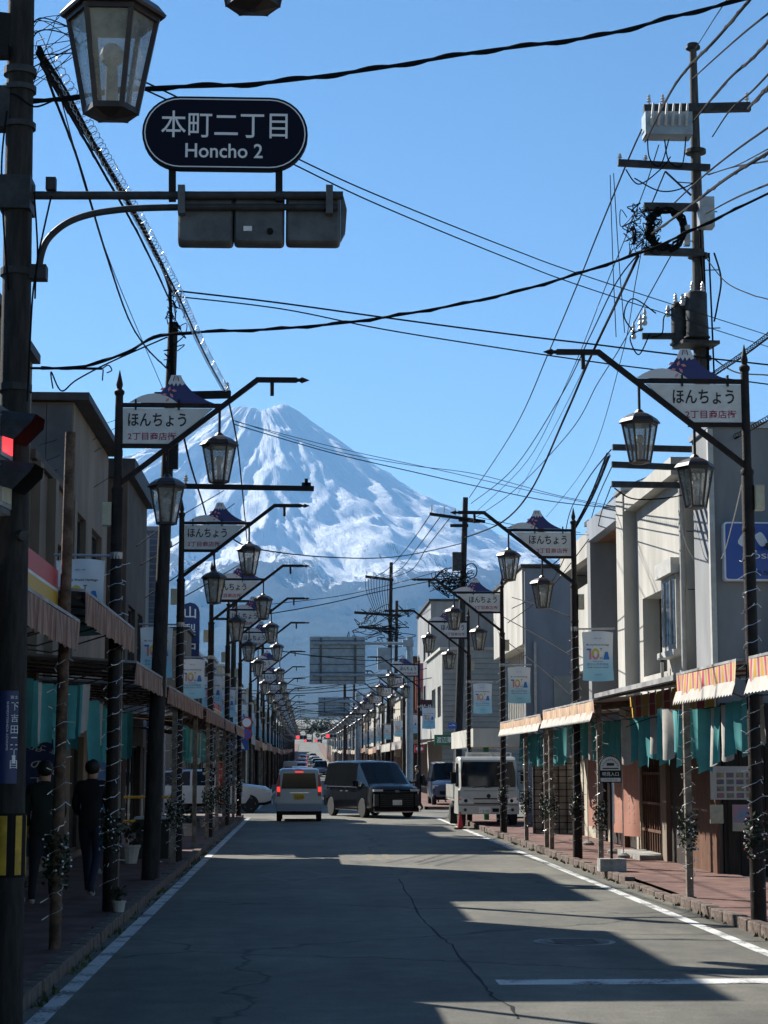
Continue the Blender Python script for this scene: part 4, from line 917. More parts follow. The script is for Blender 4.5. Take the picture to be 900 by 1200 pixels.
# photo board and posters
def board(px0, py0, px1, py1, Y, label, m_, name='poster', cat='poster', th=.02):
    p, q = at(px0, py0, Y), at(px1, py1, Y); r = thing(name, label, cat, ((p.x+q.x)/2, Y, q.z)); mb = MB(); mb.box(p.x, q.x, Y, Y+th, q.z, p.z, m_); wb(mb, 'sheet', r); return r, p, q
r_, p, q = board(832, 898, 884, 937, 29.455, 'white board with rows of small landscape photographs on dark boarding', 'frame_white', 'photo_board', 'photo board')
for j in range(4):
    for i in range(4):
        x = p.x+.10+i*.155; z = p.z-.10-j*.105; mb = MB(); mb.box(x, x+.115, 29.448, 29.4545, z-.075, z, 'photo_print' if (i+j) % 2 else 'photo_print2'); wb(mb, 'photograph', r_)
board(832, 943, 848, 965, 29.455, 'small green and yellow poster below the photo board', 'poster_paper')
r_, p, q = board(858, 943, 882, 974, 29.455, 'pink and blue event poster below the photo board', 'poster_paper'); mb = MB(); mb.box(p.x+.01, q.x-.01, 29.45, 29.4545, q.z+.13, p.z-.01, 'poster_pink'); wb(mb, 'picture', r_)

# white plastered house with the deep-set window and the shutter box
wh = building('white_house', 'white plastered house with deep-set window and shutter box behind the utility pole', 1, FX, 7, 31.8, 36.45, 6.75, 'wall_white', wins=((33.55, 35.9, 3.45, 4.95, 3, 2),), depth=.38, cap=None, zb=0)
part(wh, 'parapet', 'wall_white', (FX-.22, FX+7, 31.75, 36.5, 6.74, 7.05))
bz = MB(); bz.box(FX-.14, FX+.02, 31.95, 33.25, 3.75, 5.05, 'frame_white'); bay = wb(bz, 'bay_window', wh)
mb = MB(); mb.box(FX-.24, FX+.02, 31.85, 33.35, 5.06, 5.32, 'frame_white'); wb(mb, 'shutter_box', bay); mb = MB(); mb.box(FX-.22, FX+.02, 31.85, 33.35, 3.64, 3.745, 'frame_white'); wb(mb, 'sill', bay)
for ya, yb in ((32.02, 32.58), (32.62, 33.18)):
    mb = MB(); mb.box(FX-.152, FX-.143, ya, yb, 3.85, 4.97, 'window_glass'); pn = wb(mb, 'pane', bay); mb = MB(); mb.bar((FX-.16, (ya+yb)/2, 3.85), (FX-.16, (ya+yb)/2, 4.97), .03, .03, 'alu'); wb(mb, 'stile', bay)
dp = MB(); dp.tube([(FX-.06, 31.72, 2.9), (FX-.06, 31.72, 6.7)], .05, 'frame_white', 8); wb(dp, 'drainpipe', wh)
gt = MB(); gt.tube([(FX-.12, 33.4, 2.95), (FX-.12, 33.4, 3.6)], .03, 'frame_white', 6); wb(gt, 'spout', wh)
# its shopfront: pier, door with lattice, dark boarding, step
part(wh, 'pier', 'wall_cream', (FX-.10, FX-.003, 36.0, 36.44, .05, 2.95), ); part(wh, 'lintel', 'wall_cream', (FX-.08, FX-.003, 31.9, 35.98, 2.35, 2.95))
part(wh, 'pier', 'wall_tan', (FX-.14, FX-.003, 33.2, 33.75, .05, 2.33))
dr = MB(); dr.box(FX-.045, FX-.004, 33.78, 35.95, .16, 2.33, 'wood_dark'); door = wb(dr, 'door', wh)
for i in range(9): mb = MB(); y = 33.95+i*.24; mb.box(FX-.075, FX-.047, y, y+.035, .2, 2.28, 'wood_brown'); wb(mb, 'lattice_bar', door)
for z in (.55, 1.05, 1.6): mb = MB(); mb.box(FX-.085, FX-.049, 33.8, 35.93, z, z+.05, 'wood_brown'); wb(mb, 'rail', door)
part(wh, 'doorstep', 'concrete', (FX-.55, FX-.05, 33.6, 36.0, .08, .19)); part(wh, 'boarding', 'wood_dark', (FX-.06, FX-.004, 31.85, 33.18, .1, 2.33))
lamp_ = MB(); lamp_.lathe([(.02, 0), (.14, .02), (.14, .05), (.03, .10)], 'bulb_white', 12, (FX-.35, 34.4, 2.40)); wb(lamp_, 'door_light', wh)

# grey modern house with fins and white panels
fm_ = thing('fin_house', 'grey modern house with upright fins and pale recessed panels', 'building', (8.5, 42, 0))
part(fm_, 'back_wall', 'wall_grey', (7.7, 12, 36.6, 47.2, -.2, 6.7)); part(fm_, 'fin', 'wall_white', (FX-.25, FX+.55, 36.55, 37.35, 2.7, 7.15)); part(fm_, 'fin_cap', 'alu', (FX-.29, FX+.6, 36.5, 37.4, 7.152, 7.22))
part(fm_, 'fin', 'wall_grey', (FX-.05, 7.69, 42.15, 42.6, 2.7, 7.2)); part(fm_, 'fin_cap', 'roof_dark', (FX-.1, 7.72, 42.1, 42.65, 7.202, 7.3))
part(fm_, 'white_panel', 'wall_white', (FX+.32, FX+.5, 37.37, 39.6, 2.8, 6.05)); part(fm_, 'white_panel', 'wall_white', (FX+.12, FX+.3, 42.62, 46.3, 4.0, 6.0))
part(fm_, 'parapet', 'wall_bluegrey', (FX-.12, FX+.1, 37.37, 42.13, 6.78, 7.25)); part(fm_, 'soffit', 'soffit_wood', (FX+.102, 7.69, 37.37, 42.13, 6.78, 6.86)); part(fm_, 'beam', 'wall_white', (FX-.05, FX+.18, 42.62, 47.2, 6.5, 7.08)); part(fm_, 'soffit', 'wall_grey', (FX+.182, 7.69, 42.62, 47.2, 6.52, 6.6))
part(fm_, 'roof', 'roof_dark', (FX+.15, 12.1, 37.37, 47.25, 7.082, 7.16)); part(fm_, 'end_wall', 'wall_grey', (FX+.3, 7.69, 46.9, 47.15, 2.6, 6.5))
part(fm_, 'shop_wall', 'wall_cream', (FX+.2, 7.69, 36.6, 45.8, .0, 2.72))
for ya, yb in ((37.2, 38.6), (39.2, 41.2), (41.8, 43.2)):
    mb = MB(); mb.box(FX+.15, FX+.198, ya, yb, .12, 2.35, 'wood_dark'); d_ = wb(mb, 'door', fm_); mb = MB(); mb.box(FX+.13, FX+.148, ya+.08, (ya+yb)/2-.04, .8, 2.2, 'window_glass'); wb(mb, 'pane', d_); mb = MB(); mb.box(FX+.13, FX+.148, (ya+yb)/2+.04, yb-.08, .8, 2.2, 'window_glass'); wb(mb, 'pane', d_)
part(fm_, 'pier', 'wood_brown', (FX+.05, FX+.198, 38.7, 39.1, .05, 2.6))

# tall white house beyond the car park
tw = thing('white_corner_house', 'white house with ribbed window band under a slanting soffit, beyond the car park', 'building', (9, 60, 0))
mb = MB(); mb.box(FX, 14, 56, 64.6, 5.35, 7.65, 'wall_white'); mb.box(FX+1.0, 13.9, 56.02, 64.5, -.2, 5.349, 'wall_bluegrey'); wb(mb, 'wall', tw)
part(tw, 'end_wall', 'wall_bluegrey', (FX+.06, 14.05, 55.85, 55.998, -.2, 7.6)); part(tw, 'roof', 'roof_dark', (FX-.06, 14.1, 55.8, 64.7, 7.652, 7.74))
for i in range(16):
    y = 56.3+i*.52; mb = MB(); mb.box(FX+.45, FX+.6, y, y+.12, 3.0, 5.345, 'frame_white'); wb(mb, 'upright', tw)
part(tw, 'glazing', 'window_glass', (FX+.72, FX+.76, 56.05, 64.5, 3.0, 5.345)); part(tw, 'window_sill', 'frame_white', (FX+.35, FX+.98, 56.05, 64.5, 2.85, 2.998)); part(tw, 'shop_canopy', 'wall_white', (FX-1.5, FX+.98, 56.05, 64.4, 2.3, 2.84))
part(tw, 'downpipe', 'alu', (FX+.3, FX+.38, 55.75, 55.84, 2.3, 5.4)); part(tw, 'grey_door', 'siding', (FX+.9, FX+2.0, 55.80, 55.845, .0, 4.4)); part(tw, 'column', 'sign_green', (FX-1.0, FX-.85, 58, 58.2, .0, 2.295))
# low wall of metal mesh panels beside the lot, lattice gate
lt = thing('lattice_screen', 'grey block screen with black lattice bars behind the truck', 'screen', (6.1, 46.6, .1))
mb = MB(); mb.box(5.62, 6.72, 46.55, 46.63, .1, 2.2, 'concrete'); wb(mb, 'panel', lt)
for i in range(6): mb = MB(); x = 5.65+i*.2; mb.box(x, x+.02, 46.52, 46.548, .1, 2.2, 'black_steel'); wb(mb, 'bar', lt)
for i in range(13): mb = MB(); z = .2+i*.16; mb.box(5.62, 6.72, 46.505, 46.519, z, z+.018, 'black_steel'); wb(mb, 'crossbar', lt)
# blank corrugated screen at the back of the car park
bk = thing('car_park_wall', 'pale blue-grey corrugated wall at the back of the car park', 'wall', (10, 55.2, 0)); mb = MB()
for i in range(40): x = 8.0+i*.15; mb.box(x, x+.09, 55.05, 55.12, -.1, 3.6, 'wall_bluegrey')
mb.box(8.0, 14.0, 55.12, 55.2, -.1, 3.6, 'wall_bluegrey'); o = wb(mb, 'corrugated_sheet', bk); o['kind'] = 'stuff'

# ---- pharmacy and the street beyond, right side
ph = building('pharmacy', 'grey sided pharmacy with a green name board beyond the crossing', 1, 7.0, 7, 96, 108, 7.6, 'siding', wins=((97, 99.5, 4.2, 5.8, 2, 1), (101, 104, 4.2, 5.8, 2, 1)), cap='wall_white', fm='frame_white')
mb = MB()
for i in range(26): z = gz(96)+.4+i*.27; mb.add([(7.0, 95.985, z), (14, 95.985, z), (14, 95.93, z+.01), (7.0, 95.93, z+.01), (7.0, 95.985, z+.26), (14, 95.985, z+.26)], [(3, 2, 5, 4), (0, 1, 2, 3)], 'siding')
o = wb(mb, 'siding_boards', ph, recalc=False); o['kind'] = 'stuff'
ph2 = building('tall_grey_block', 'tall pale grey block rising behind the pharmacy', 1, 7.3, 9, 109, 122, 11.2, 'wall_grey', wins=((110, 112, 5, 6.5, 2, 1), (114, 116, 5, 6.5, 2, 1), (118, 120, 5, 6.5, 2, 1), (110, 112, 8, 9.5, 2, 1), (114, 116, 8, 9.5, 2, 1)), cap='roof_dark', fm='frame_white')
def vsign(name, label, px0, py0, px1, py1, Y, m_, txt, tm, vert=False, th=.15, cat='sign', edge=None, bold=.01, mult=None):
    p, q = at(px0, py0, Y), at(px1, py1, Y); r = thing(name, label, cat, ((p.x+q.x)/2, Y, q.z)); mb = MB(); mb.box(p.x, q.x, Y, Y+th, q.z, p.z, m_); wb(mb, 'panel', r)
    mb = MB(); w_, h_ = q.x-p.x, p.z-q.z
    if vert:
        n = len(txt)
        for i, ch in enumerate(txt): mb.text(ch, ((p.x+q.x)/2, Y-.004, p.z-h_*(i+.5)/n), w_*.72, h_/n*.78, tm, bold=bold)
    else: mb.text(txt, ((p.x+q.x)/2, Y-.004, (p.z+q.z)/2), w_*.82, h_*(mult or .6), tm, bold=bold)
    wb(mb, 'lettering', r, recalc=False); return r
vsign('pharmacy_sign', 'green name board with white characters on the grey pharmacy wall', 509, 861, 538, 873, 95.7, 'sign_green', '渡辺薬局', 'sign_white')
vsign('projecting_sign', 'tall orange sign with blue characters projecting above the dark red sign', 487, 777, 496, 832, 94, 'orange_sign', '渡辺の薬局', 'sign_blue', True)
vsign('brand_sign', 'square dark red sign with white letters beside the steel gantry post', 489, 820, 506.5, 839, 92, 'sign_maroon', 'SK-II', 'sign_white', mult=.4)
vsign('red_shop_sign', 'small red and white shop sign above the shoppers by the pharmacy', 486, 873, 497, 882, 93, 'red_sign', '●', 'sign_white', mult=.5)
vsign('narrow_shop_sign', 'narrow white vertical shop sign beside the green name board', 533, 862, 539, 898, 90, 'sign_white', '二階', 'bank_blue', True)
vsign('one_way_sign', 'small blue arrow sign on the dark pole by the pharmacy', 525, 847, 535, 854, 76, 'sign_blue', '→', 'sign_white', th=.02)

# ---- left side
LF = -4.2
building('low_shop', 'low brown shop with dark front beside the signal pole', -1, LF, 8, 4, 22.3, 4.9, 'wall_brown', wins=((5, 8, 0.2, 2.3, 3, 1), (9, 14.5, .2, 2.3, 4, 1), (15.5, 18.2, .2, 2.3, 3, 1), (19, 21.6, .2, 2.3, 3, 1)))
bs2 = building('shuttered_shop', 'tan three-storey shop behind the pedestrian signal', -1, LF, 8, 22.5, 28.4, 7.9, 'wall_tan', wins=((23.0, 25.2, .2, 2.3, 3, 1), (25.8, 27.8, .2, 2.3, 3, 1), (23.2, 24.8, 4, 5.4, 2, 1), (25.4, 27.4, 4, 5.4, 2, 1)), cap='roof_dark')
tn = building('tan_house', 'narrow tan house with wall pilasters below the grey panelled upper storey', -1, LF, 8, 28.5, 33.4, 6.45, 'wall_tan', wins=((29.2, 30.8, .2, 2.3, 2, 1), (31.4, 33.0, .2, 2.3, 2, 1), (31.6, 32.8, 3.9, 5.5, 2, 2)), cap='wall_brown', capo=.08)
for y in (28.6, 30.4, 32.95): part(tn, 'pilaster', 'wall_tan', (LF+.002, LF+.14, y, y+.35, 3.0, 6.4))
ga = building('panelled_house', 'house with dark grey upright metal panels and an overhanging black roof edge', -1, LF, 8, 33.55, 39.6, 8.3, 'wall_tan', wins=((34.2, 35.8, 4.4, 6.4, 2, 2), (36.8, 38.6, 4.4, 6.4, 2, 2), (34.2, 36.2, .2, 2.3, 2, 1), (37, 39, .2, 2.3, 2, 1)), cap='roof_dark', capo=.3)
for i in range(8):
    x = LF-.02-i*.46; mb = MB(); mb.box(x-.45, x, 33.48, 33.548, 6.5, 8.23, 'wall_darkgrey'); wb(mb, 'panel', ga)
hc = building('brown_house', 'brown tiled house with black eaves beyond the empty lot', -1, -4.7, 8, 49.2, 55.3, 9.3, 'wall_brown', wins=((50, 52, 4.2, 6, 2, 2), (52.8, 54.4, 4.2, 6, 2, 2), (50.2, 54.4, .2, 2.3, 4, 1)), cap='roof_dark', capo=.2, caph=.5, fwins=((.5, 1.6, 4.2, 6.2, 1, 2), (2.4, 3.6, 4.2, 6.2, 1, 2)))
building('stepped_house', 'taupe house with sloping black parapet behind the empty lot', -1, -5.4, 7, 48.0, 49.1, 9.9, 'wall_tan', cap='roof_dark', capo=.15, fwins=((.25, .8, 5.2, 7.0, 1, 3),), caph=.25)
td = building('sign_tower_house', 'pale grey house wall with big dark green vertical characters', -1, -4.95, 6, 55.6, 59.4, 8.9, 'wall_grey', cap=None, wins=((56.2, 58.8, .2, 2.3, 2, 1),))
mb = MB()
for i, ch in enumerate('月階'):
    pp_ = at(146, 676+i*38, 55.58); mb.text(ch, (pp_.x, 55.58, pp_.z), .62, .9, 'teal_print')
wb(mb, 'lettering', td, recalc=False)
te = building('blue_tiled_house', 'narrow house clad in small blue tiles', -1, -4.7, 6, 59.8, 64.2, 9.2, 'tile_blue', cap='wall_bluegrey', wins=((60.6, 63.4, .2, 2.3, 2, 1), (61, 63, 4.5, 6, 2, 1)))
mb = MB()
for i in range(44):
    z = .3+i*.2; mb.box(-6.4, -4.69, 59.785, 59.799, z, z+.03, 'wall_bluegrey'); mb.box(-4.699, -4.69, 59.8, 64.2, z, z+.03, 'wall_bluegrey')
o = wb(mb, 'tile_joints', te); o['kind'] = 'stuff'
# the empty lot: back wall and white building far behind it, lit from the lot
lw = thing('lot_fence', 'low white board fence at the back of the empty lot', 'fence', (-9, 44, 0))
for i in range(22):
    mb = MB(); y = 39.8+i*.38; mb.box(-9.05, -9.0, y, y+.34, .05, 1.25, 'wall_white'); wb(mb, 'board', lw)
mb = MB(); mb.box(-9.12, -9.05, 39.7, 48.1, .9, 1.0, 'alu'); wb(mb, 'rail', lw)

# ---- houses along the far street
pal = ['wall_white', 'wall_cream', 'wall_grey', 'wall_tan', 'wall_brown', 'wall_bluegrey', 'siding', 'wall_darkgrey']
desc = {'wall_white': 'white', 'wall_cream': 'cream', 'wall_grey': 'grey', 'wall_tan': 'tan', 'wall_brown': 'brown', 'wall_bluegrey': 'blue-grey', 'siding': 'pale', 'wall_darkgrey': 'dark grey'}
FARH = []
for side, xf, ys in ((-1, -4.75, 76.5), (1, 6.95, 122.5)):
    y = ys; rr = random.Random(int(ys)); lim = 560; n = 0
    while y < lim-3:
        wd_ = min(rr.uniform(5, 9), lim-y); h = rr.choice((5.8, 6.4, 6.6, 7.2, 8.6, 9.4)) if y < 200 else rr.choice((5.5, 6.2, 7, 8))
        if side < 0 and y > 78: h = min(h, 7.4)
        m_ = pal[rr.randrange(8)]; wins = []
        if y < 260:
            k = max(2, int(wd_/2.4))
            for i in range(k):
                a = y+.5+i*(wd_-.6)/k; wins.append((a, a+1.3, 3.9, 5.2, 2, 1))
                if h > 8: wins.append((a, a+1.3, 6.3, 7.5, 2, 1))
            wins.append((y+.5, y+wd_-.6, .2, 2.3, 3, 1))
        lab = '%s shop house, %s %s' % (desc[m_], nth(n+1), 'beyond the crossing on the bank sign side' if side < 0 else 'after the tall grey block on the pharmacy side')
        xo = rr.uniform(-.15, .1)
        FARH.append((side, xf+side*xo, y, y+wd_-.12, building('shop_house', lab, side, xf+side*xo, 8, y, y+wd_-.12, h, m_, wins=wins, cap=rr.choice(('roof_dark', 'alu', 'wall_grey')), fm=rr.choice(('frame_white', 'alu', 'frame_dark')), group='shop houses along the far street')))
        y += wd_; n += 1
# ------------------------------------------------------------------ arcade awnings
def awning(label, xf, xb, y0, y1, zt, hv, vm, posts=(), roofm='roof_sheet', scallop=.045, zb_=None, postm='post_paint', dz=0.0, strings=(), wreaths=(), group=None, skirt=None, under=True, plain=False):
    side = 1 if xb > xf else -1; g0 = gz(y0); zt += g0
    r = thing('arcade_awning', label, 'awning', (xf, (y0+y1)/2, g0+.1), group=group)
    # valance: a hanging strip with slight waves and a scalloped hem
    mb = MB(); n = max(4, int((y1-y0)/(.075 if not plain else 1.0))); vs = []; fs = []; rr = random.Random(int(y0*10)); K = 5
    for i in range(n+1):
        y = y0+(y1-y0)*i/n; wv = .012*sin(y*7)+.008*sin(y*17+1)+.02*noise.noise((y*.8, 3, xf)); sg_ = .02*sin((y-y0)/(y1-y0)*pi*max(1, round((y1-y0)/2.5)))
        for k in range(K+1):
            t_ = k/K; z = zt - t_*hv - (scallop*(.5+.5*abs(sin(y*pi/.15)))*(t_ > .99)) - abs(sg_)*.6
            vs.append((xf - side*(.03+wv*t_*1.5), y, z))
    for i in range(n):
        for k in range(K): a = i*(K+1)+k; fs.append((a, a+1, a+K+2, a+K+1))
    mb.add(vs, fs, vm); wb(mb, 'valance', r, 50, recalc=False)
    if skirt:
        mb = MB(); vs = []; fs = []
        for i in range(n+1):
            y = y0+(y1-y0)*i/n; wv = .02*sin(y*pi/.15*1.0)
            for k in range(3): vs.append((xf - side*(.035+.02*k+abs(wv)*k*.5), y, zt-hv*.70-k*.06-.03*k*abs(sin(y*pi/.15))))
        for i in range(n):
            for k in range(2): a = i*3+k; fs.append((a, a+1, a+4, a+3))
        mb.add(vs, fs, skirt); wb(mb, 'fringe', r, 50, recalc=False)
    zb2 = (zb_+g0) if zb_ else zt+.10
    mb = MB(); mb.add([(xf-side*.03, y0, zt), (xf-side*.03, y1, zt), (xb, y1, zb2), (xb, y0, zb2), (xf-side*.03, y0, zt+.03), (xf-side*.03, y1, zt+.03), (xb, y1, zb2+.03), (xb, y0, zb2+.03)], [(0, 1, 2, 3), (4, 7, 6, 5), (0, 4, 5, 1), (1, 5, 6, 2), (2, 6, 7, 3), (3, 7, 4, 0)], roofm); wb(mb, 'roof_sheet', r)
    if under:
        mb = MB(); mb.tube([(xf+side*.04, y0+.03, zt-.05), (xf+side*.04, y1-.03, zt-.05)], .022, 'rust_steel', 6); wb(mb, 'front_pipe', r)
        k = max(2, int((y1-y0)/1.3)+1)
        for i in range(k):
            y = y0+.06+(y1-y0-.12)*i/(k-1); mb = MB(); mb.tube([(xf+side*.02, y, zt-.05), (xb, y, zb2-.05)], .016, 'rust_steel', 6); mb.tube([(xf+side*.3, y, zt-.06), ((xf+xb)/2, y, zt-.28), (xb, y, zb2-.3)], .010, 'rust_steel', 5); wb(mb, 'rafter', r)
    for j, (y, dx) in enumerate(posts):
        zp = zt-.02; x = xf+side*dx; mb = MB(); mb.box(x-.042, x+.042, y-.042, y+.042, g0+.06, zp, postm); mb.box(x-.07, x+.07, y-.07, y+.07, g0+.09, g0+.115, postm); pst = wb(mb, 'post', r)
        if j in strings:
            s_ = light_string(.062, .25, 2.5, int(y*7)); s_.v = [(a+x, b+y, c+g0+.1) for a, b, c in s_.v]; wb(s_, 'light_string', pst, recalc=False)['kind'] = 'stuff'
        if j in wreaths: inst('garland', WREATH[j % 3], pst, V((x, y, g0+.95))-wloc(r))['kind'] = 'stuff'
    return r
AW = 4.82
awning('red and yellow striped awning with white fringe, beside the blue sign', AW, 6.9, 12.0, 20.15, 2.92, .30, 'awning_stripe', posts=((16.4, .12),), skirt='white_cloth', group='arcade awnings, truck side')
awning('short red and yellow striped awning with white fringe ending at a garlanded post', AW, 6.45, 20.75, 24.15, 2.93, .30, 'awning_stripe', posts=((24.3, .12),), strings=(0,), wreaths=(0,), skirt='white_cloth', group='arcade awnings, truck side')
# faded awnings further on
awning('faded orange striped awning next to the bus stop', AW, 6.45, 31.2, 37.9, 2.84, .25, 'awning_faded', posts=((31.45, .1), (37.7, .1)), strings=(0, 1), wreaths=(0, 1), skirt='white_cloth', zb_=2.98, group='arcade awnings, truck side')
awning('faded orange striped awning by the truck', AW, 6.6, 38.3, 46.2, 2.78, .22, 'awning_faded', posts=((38.5, .1), (42.0, .1)), strings=(0, 1), wreaths=(0, 1), skirt='white_cloth', zb_=2.9, group='arcade awnings, truck side')
# the set-back awning in red and gold squares under a grey roof
bl = thing('block_awning', 'red and gold chequered awning hanging under a grey sheet roof', 'awning', (5.4, 28, .1))
mb = MB(); mb.add([(4.80, 24.4, 2.88), (4.80, 31.15, 2.88), (6.45, 31.15, 3.10), (6.45, 24.4, 3.10), (4.80, 24.4, 2.95), (4.80, 31.15, 2.95), (6.45, 31.15, 3.17), (6.45, 24.4, 3.17)], [(0, 1, 2, 3), (4, 7, 6, 5), (0, 4, 5, 1), (1, 5, 6, 2), (2, 6, 7, 3), (3, 7, 4, 0)], 'roof_sheet'); wb(mb, 'roof_sheet', bl)
for i in range(11):
    y = 24.6+i*.60
    for j in range(2):
        mb = MB(); z = 2.90-j*.18; mb.add([(5.40, y, z), (5.40, y+.57, z), (5.385+.01*(i % 2), y+.57, z-.168), (5.385, y, z-.168)], [(0, 1, 2, 3)], 'heat_red' if i % 2 else 'heat_gold'); wb(mb, 'square', bl, recalc=False)
    mb = MB(); mb.box(5.375, 5.395, y-.03, y, 2.53, 2.92, 'white_cloth'); wb(mb, 'tape', bl)
mb = MB(); mb.tube([(4.86, 24.45, 2.85), (4.86, 31.1, 2.85)], .02, 'rust_steel', 6); wb(mb, 'front_pipe', bl)
mb = MB(); mb.tube(spline([(5.3, 24.5, 2.5), (5.3, 26.5, 2.42), (5.3, 28.5, 2.5), (5.3, 31, 2.4)], 6), .008, 'cable', 5); wb(mb, 'loose_cable', bl)
# left side
LA = 'brown striped awning sheltering the pavement, {}'
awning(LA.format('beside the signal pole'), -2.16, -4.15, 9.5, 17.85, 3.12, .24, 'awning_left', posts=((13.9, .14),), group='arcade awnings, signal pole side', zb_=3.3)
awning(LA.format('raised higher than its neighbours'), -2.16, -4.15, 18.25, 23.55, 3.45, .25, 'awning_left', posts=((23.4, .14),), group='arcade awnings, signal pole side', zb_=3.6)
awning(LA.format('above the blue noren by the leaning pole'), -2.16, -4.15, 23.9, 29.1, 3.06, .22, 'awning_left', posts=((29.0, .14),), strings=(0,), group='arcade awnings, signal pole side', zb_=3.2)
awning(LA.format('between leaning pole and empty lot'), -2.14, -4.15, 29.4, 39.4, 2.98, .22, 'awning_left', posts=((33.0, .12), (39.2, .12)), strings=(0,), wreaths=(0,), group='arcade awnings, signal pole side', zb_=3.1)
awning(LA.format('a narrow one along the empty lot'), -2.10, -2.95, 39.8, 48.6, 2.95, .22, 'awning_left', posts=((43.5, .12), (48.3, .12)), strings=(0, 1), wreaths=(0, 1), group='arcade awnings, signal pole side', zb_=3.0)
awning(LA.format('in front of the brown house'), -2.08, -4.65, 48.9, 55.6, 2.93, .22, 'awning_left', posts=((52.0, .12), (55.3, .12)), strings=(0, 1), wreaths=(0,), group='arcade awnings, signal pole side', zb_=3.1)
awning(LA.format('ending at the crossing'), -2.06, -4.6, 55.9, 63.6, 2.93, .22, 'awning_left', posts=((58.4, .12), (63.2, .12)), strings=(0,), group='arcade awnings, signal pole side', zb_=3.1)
# red and yellow fascia boards
def fascia(label, y0, y1, z0, z1, x=-2.35):
    r = thing('fascia_board', label, 'sign', (x, (y0+y1)/2, z0)); zm = z0+(z1-z0)*.55
    for nm, m_, a, b in (('upper_panel', 'red_sign', zm+.03, z1), ('trim', 'white_plate', zm, zm+.029), ('lower_panel', 'gold', z0, zm-.001)): mb = MB(); mb.box(x-.04, x, y0, y1, a, b, m_); wb(mb, nm, r)
fascia('red and yellow fascia board above the brown awning beside the signal pole', 14.8, 17.9, 3.16, 3.62)
fascia('red and yellow fascia board above the awning before the crossing', 49.3, 51.3, 2.98, 3.4); fascia('small red and yellow fascia board next to another before the crossing', 51.5, 53.5, 2.98, 3.4)
# arcades beyond the crossing, one awning for each house
far_m = ['awning_left', 'awning_faded', 'white_cloth', 'awning_stripe_far', 'roof_dark', 'wall_white']
for i, (side, xf, ya, yb, r) in enumerate(FARH):
    if ya > 330: continue
    rr = random.Random(i); x0 = -2.2 if side < 0 else 4.9
    cnt_ = sum(1 for q_ in FARH[:i] if q_[0] == side)+1; awning('awning of the %s shop house %s' % (nth(cnt_), 'beyond the crossing, bank sign side' if side < 0 else 'after the tall grey block, pharmacy side'), x0, xf, ya+.05, yb-.05, 2.9+rr.uniform(-.1, .15), rr.uniform(.25, .4), far_m[rr.randrange(6)] if side > 0 else far_m[(0, 0, 1, 5)[rr.randrange(4)]], posts=((ya+.3, .1), (yb-.3, .1)) if ya < 200 else ((ya+.3, .1),), under=False, plain=ya > 150, group='awnings along the far street', zb_=3.1)

awning('striped dark awning along the pharmacy front', 4.95, 6.95, 96.2, 108, 2.95, .35, 'awning_stripe_far', posts=((97, .1), (107.5, .1)), under=False, group='awnings along the far street')
awning('white awning along the tall grey block', 4.95, 7.2, 109, 122, 2.95, .4, 'wall_white', posts=((110, .1), (121, .1)), under=False, group='awnings along the far street')
# ------------------------------------------------------------------ bunting: strips of cloth on a cord
def flag_mesh(m_, w_, h_, seed):
    mb = MB(); rr = random.Random(seed); NX, NZ = 5, 8; vs = []; fs = []; ph = rr.uniform(0, 6); am = rr.uniform(.01, .035)
    for j in range(NZ+1):
        for i in range(NX+1):
            u, v = i/NX, j/NZ; vs.append(((u-.5)*w_*(1-.12*v*rr.uniform(.6, 1.4)*(i in (0, NX))), am*sin(u*5+ph)*(.3+v)+.03*v*sin(ph*2), -v*h_*(1-.04*sin(u*4+ph))))
    for j in range(NZ):
        for i in range(NX): a = j*(NX+1)+i; fs.append((a, a+1, a+NX+2, a+NX+1))
    mb.add(vs, fs, m_); return mb.mesh('flag', 60)
FT = [flag_mesh('teal_cloth', .20+.02*i, .62+.05*(i % 3), i) for i in range(4)]; FWH = [flag_mesh('white_cloth', .20+.02*i, .52+.07*(i % 3), 10+i) for i in range(3)]
def bunting(label, a, b, n, seed, white=.3, rz=(-.5, .5), sag=.08, base=0.0):
    a, b = V(a), V(b); rr = random.Random(seed); r = thing('bunting', label, 'bunting', (a+b)/2)
    pt = lambda t_: a.lerp(b, t_) - V((0, 0, sag*4*t_*(1-t_)))
    mb = MB(); mb.tube([pt(i/12) for i in range(13)], .006, 'cable', 5); wb(mb, 'cord', r)
    for i in range(n):
        t_ = (i+.5)/n; p = pt(t_)-wloc(r); me = rr.choice(FWH) if rr.random() < white else rr.choice(FT)
        inst('flag', me, r, p+V((rr.uniform(-.02, .02), 0, 0)), base+rr.uniform(*rz), sc=(rr.uniform(.85, 1.15), 1, rr.uniform(.9, 1.12)))
bunting('turquoise and white cloth strips under the striped awning by the photo board', (5.04, 20.6, 2.56), (5.04, 26.6, 2.58), 15, 1, .22, base=-1.15)
bunting('turquoise and white cloth strips behind the bus stop', (5.55, 27.5, 2.62), (5.2, 36.4, 2.60), 26, 2, .22, base=-1.15)
bunting('turquoise cloth strips between faded awning and truck', (5.25, 36.8, 2.55), (5.25, 45.6, 2.52), 24, 3, .12, base=-1.15)
bunting('grey-lit turquoise and white cloth strips above the two pedestrians', (-3.1, 19.0, 2.75), (-2.7, 23.4, 2.78), 14, 4, .4, base=.5)
bunting('turquoise cloth strips in shade behind the first lantern lamp', (-2.75, 24.2, 2.62), (-2.75, 29.5, 2.6), 12, 5, .2, base=.5)
bunting('sunlit turquoise and white cloth strips at the empty lot', (-2.6, 40.0, 2.62), (-2.6, 48.0, 2.6), 22, 6, .35, base=.6)
bunting('turquoise cloth strips before the brown house', (-2.7, 49.2, 2.58), (-2.7, 55, 2.56), 16, 7, .1, base=.6)

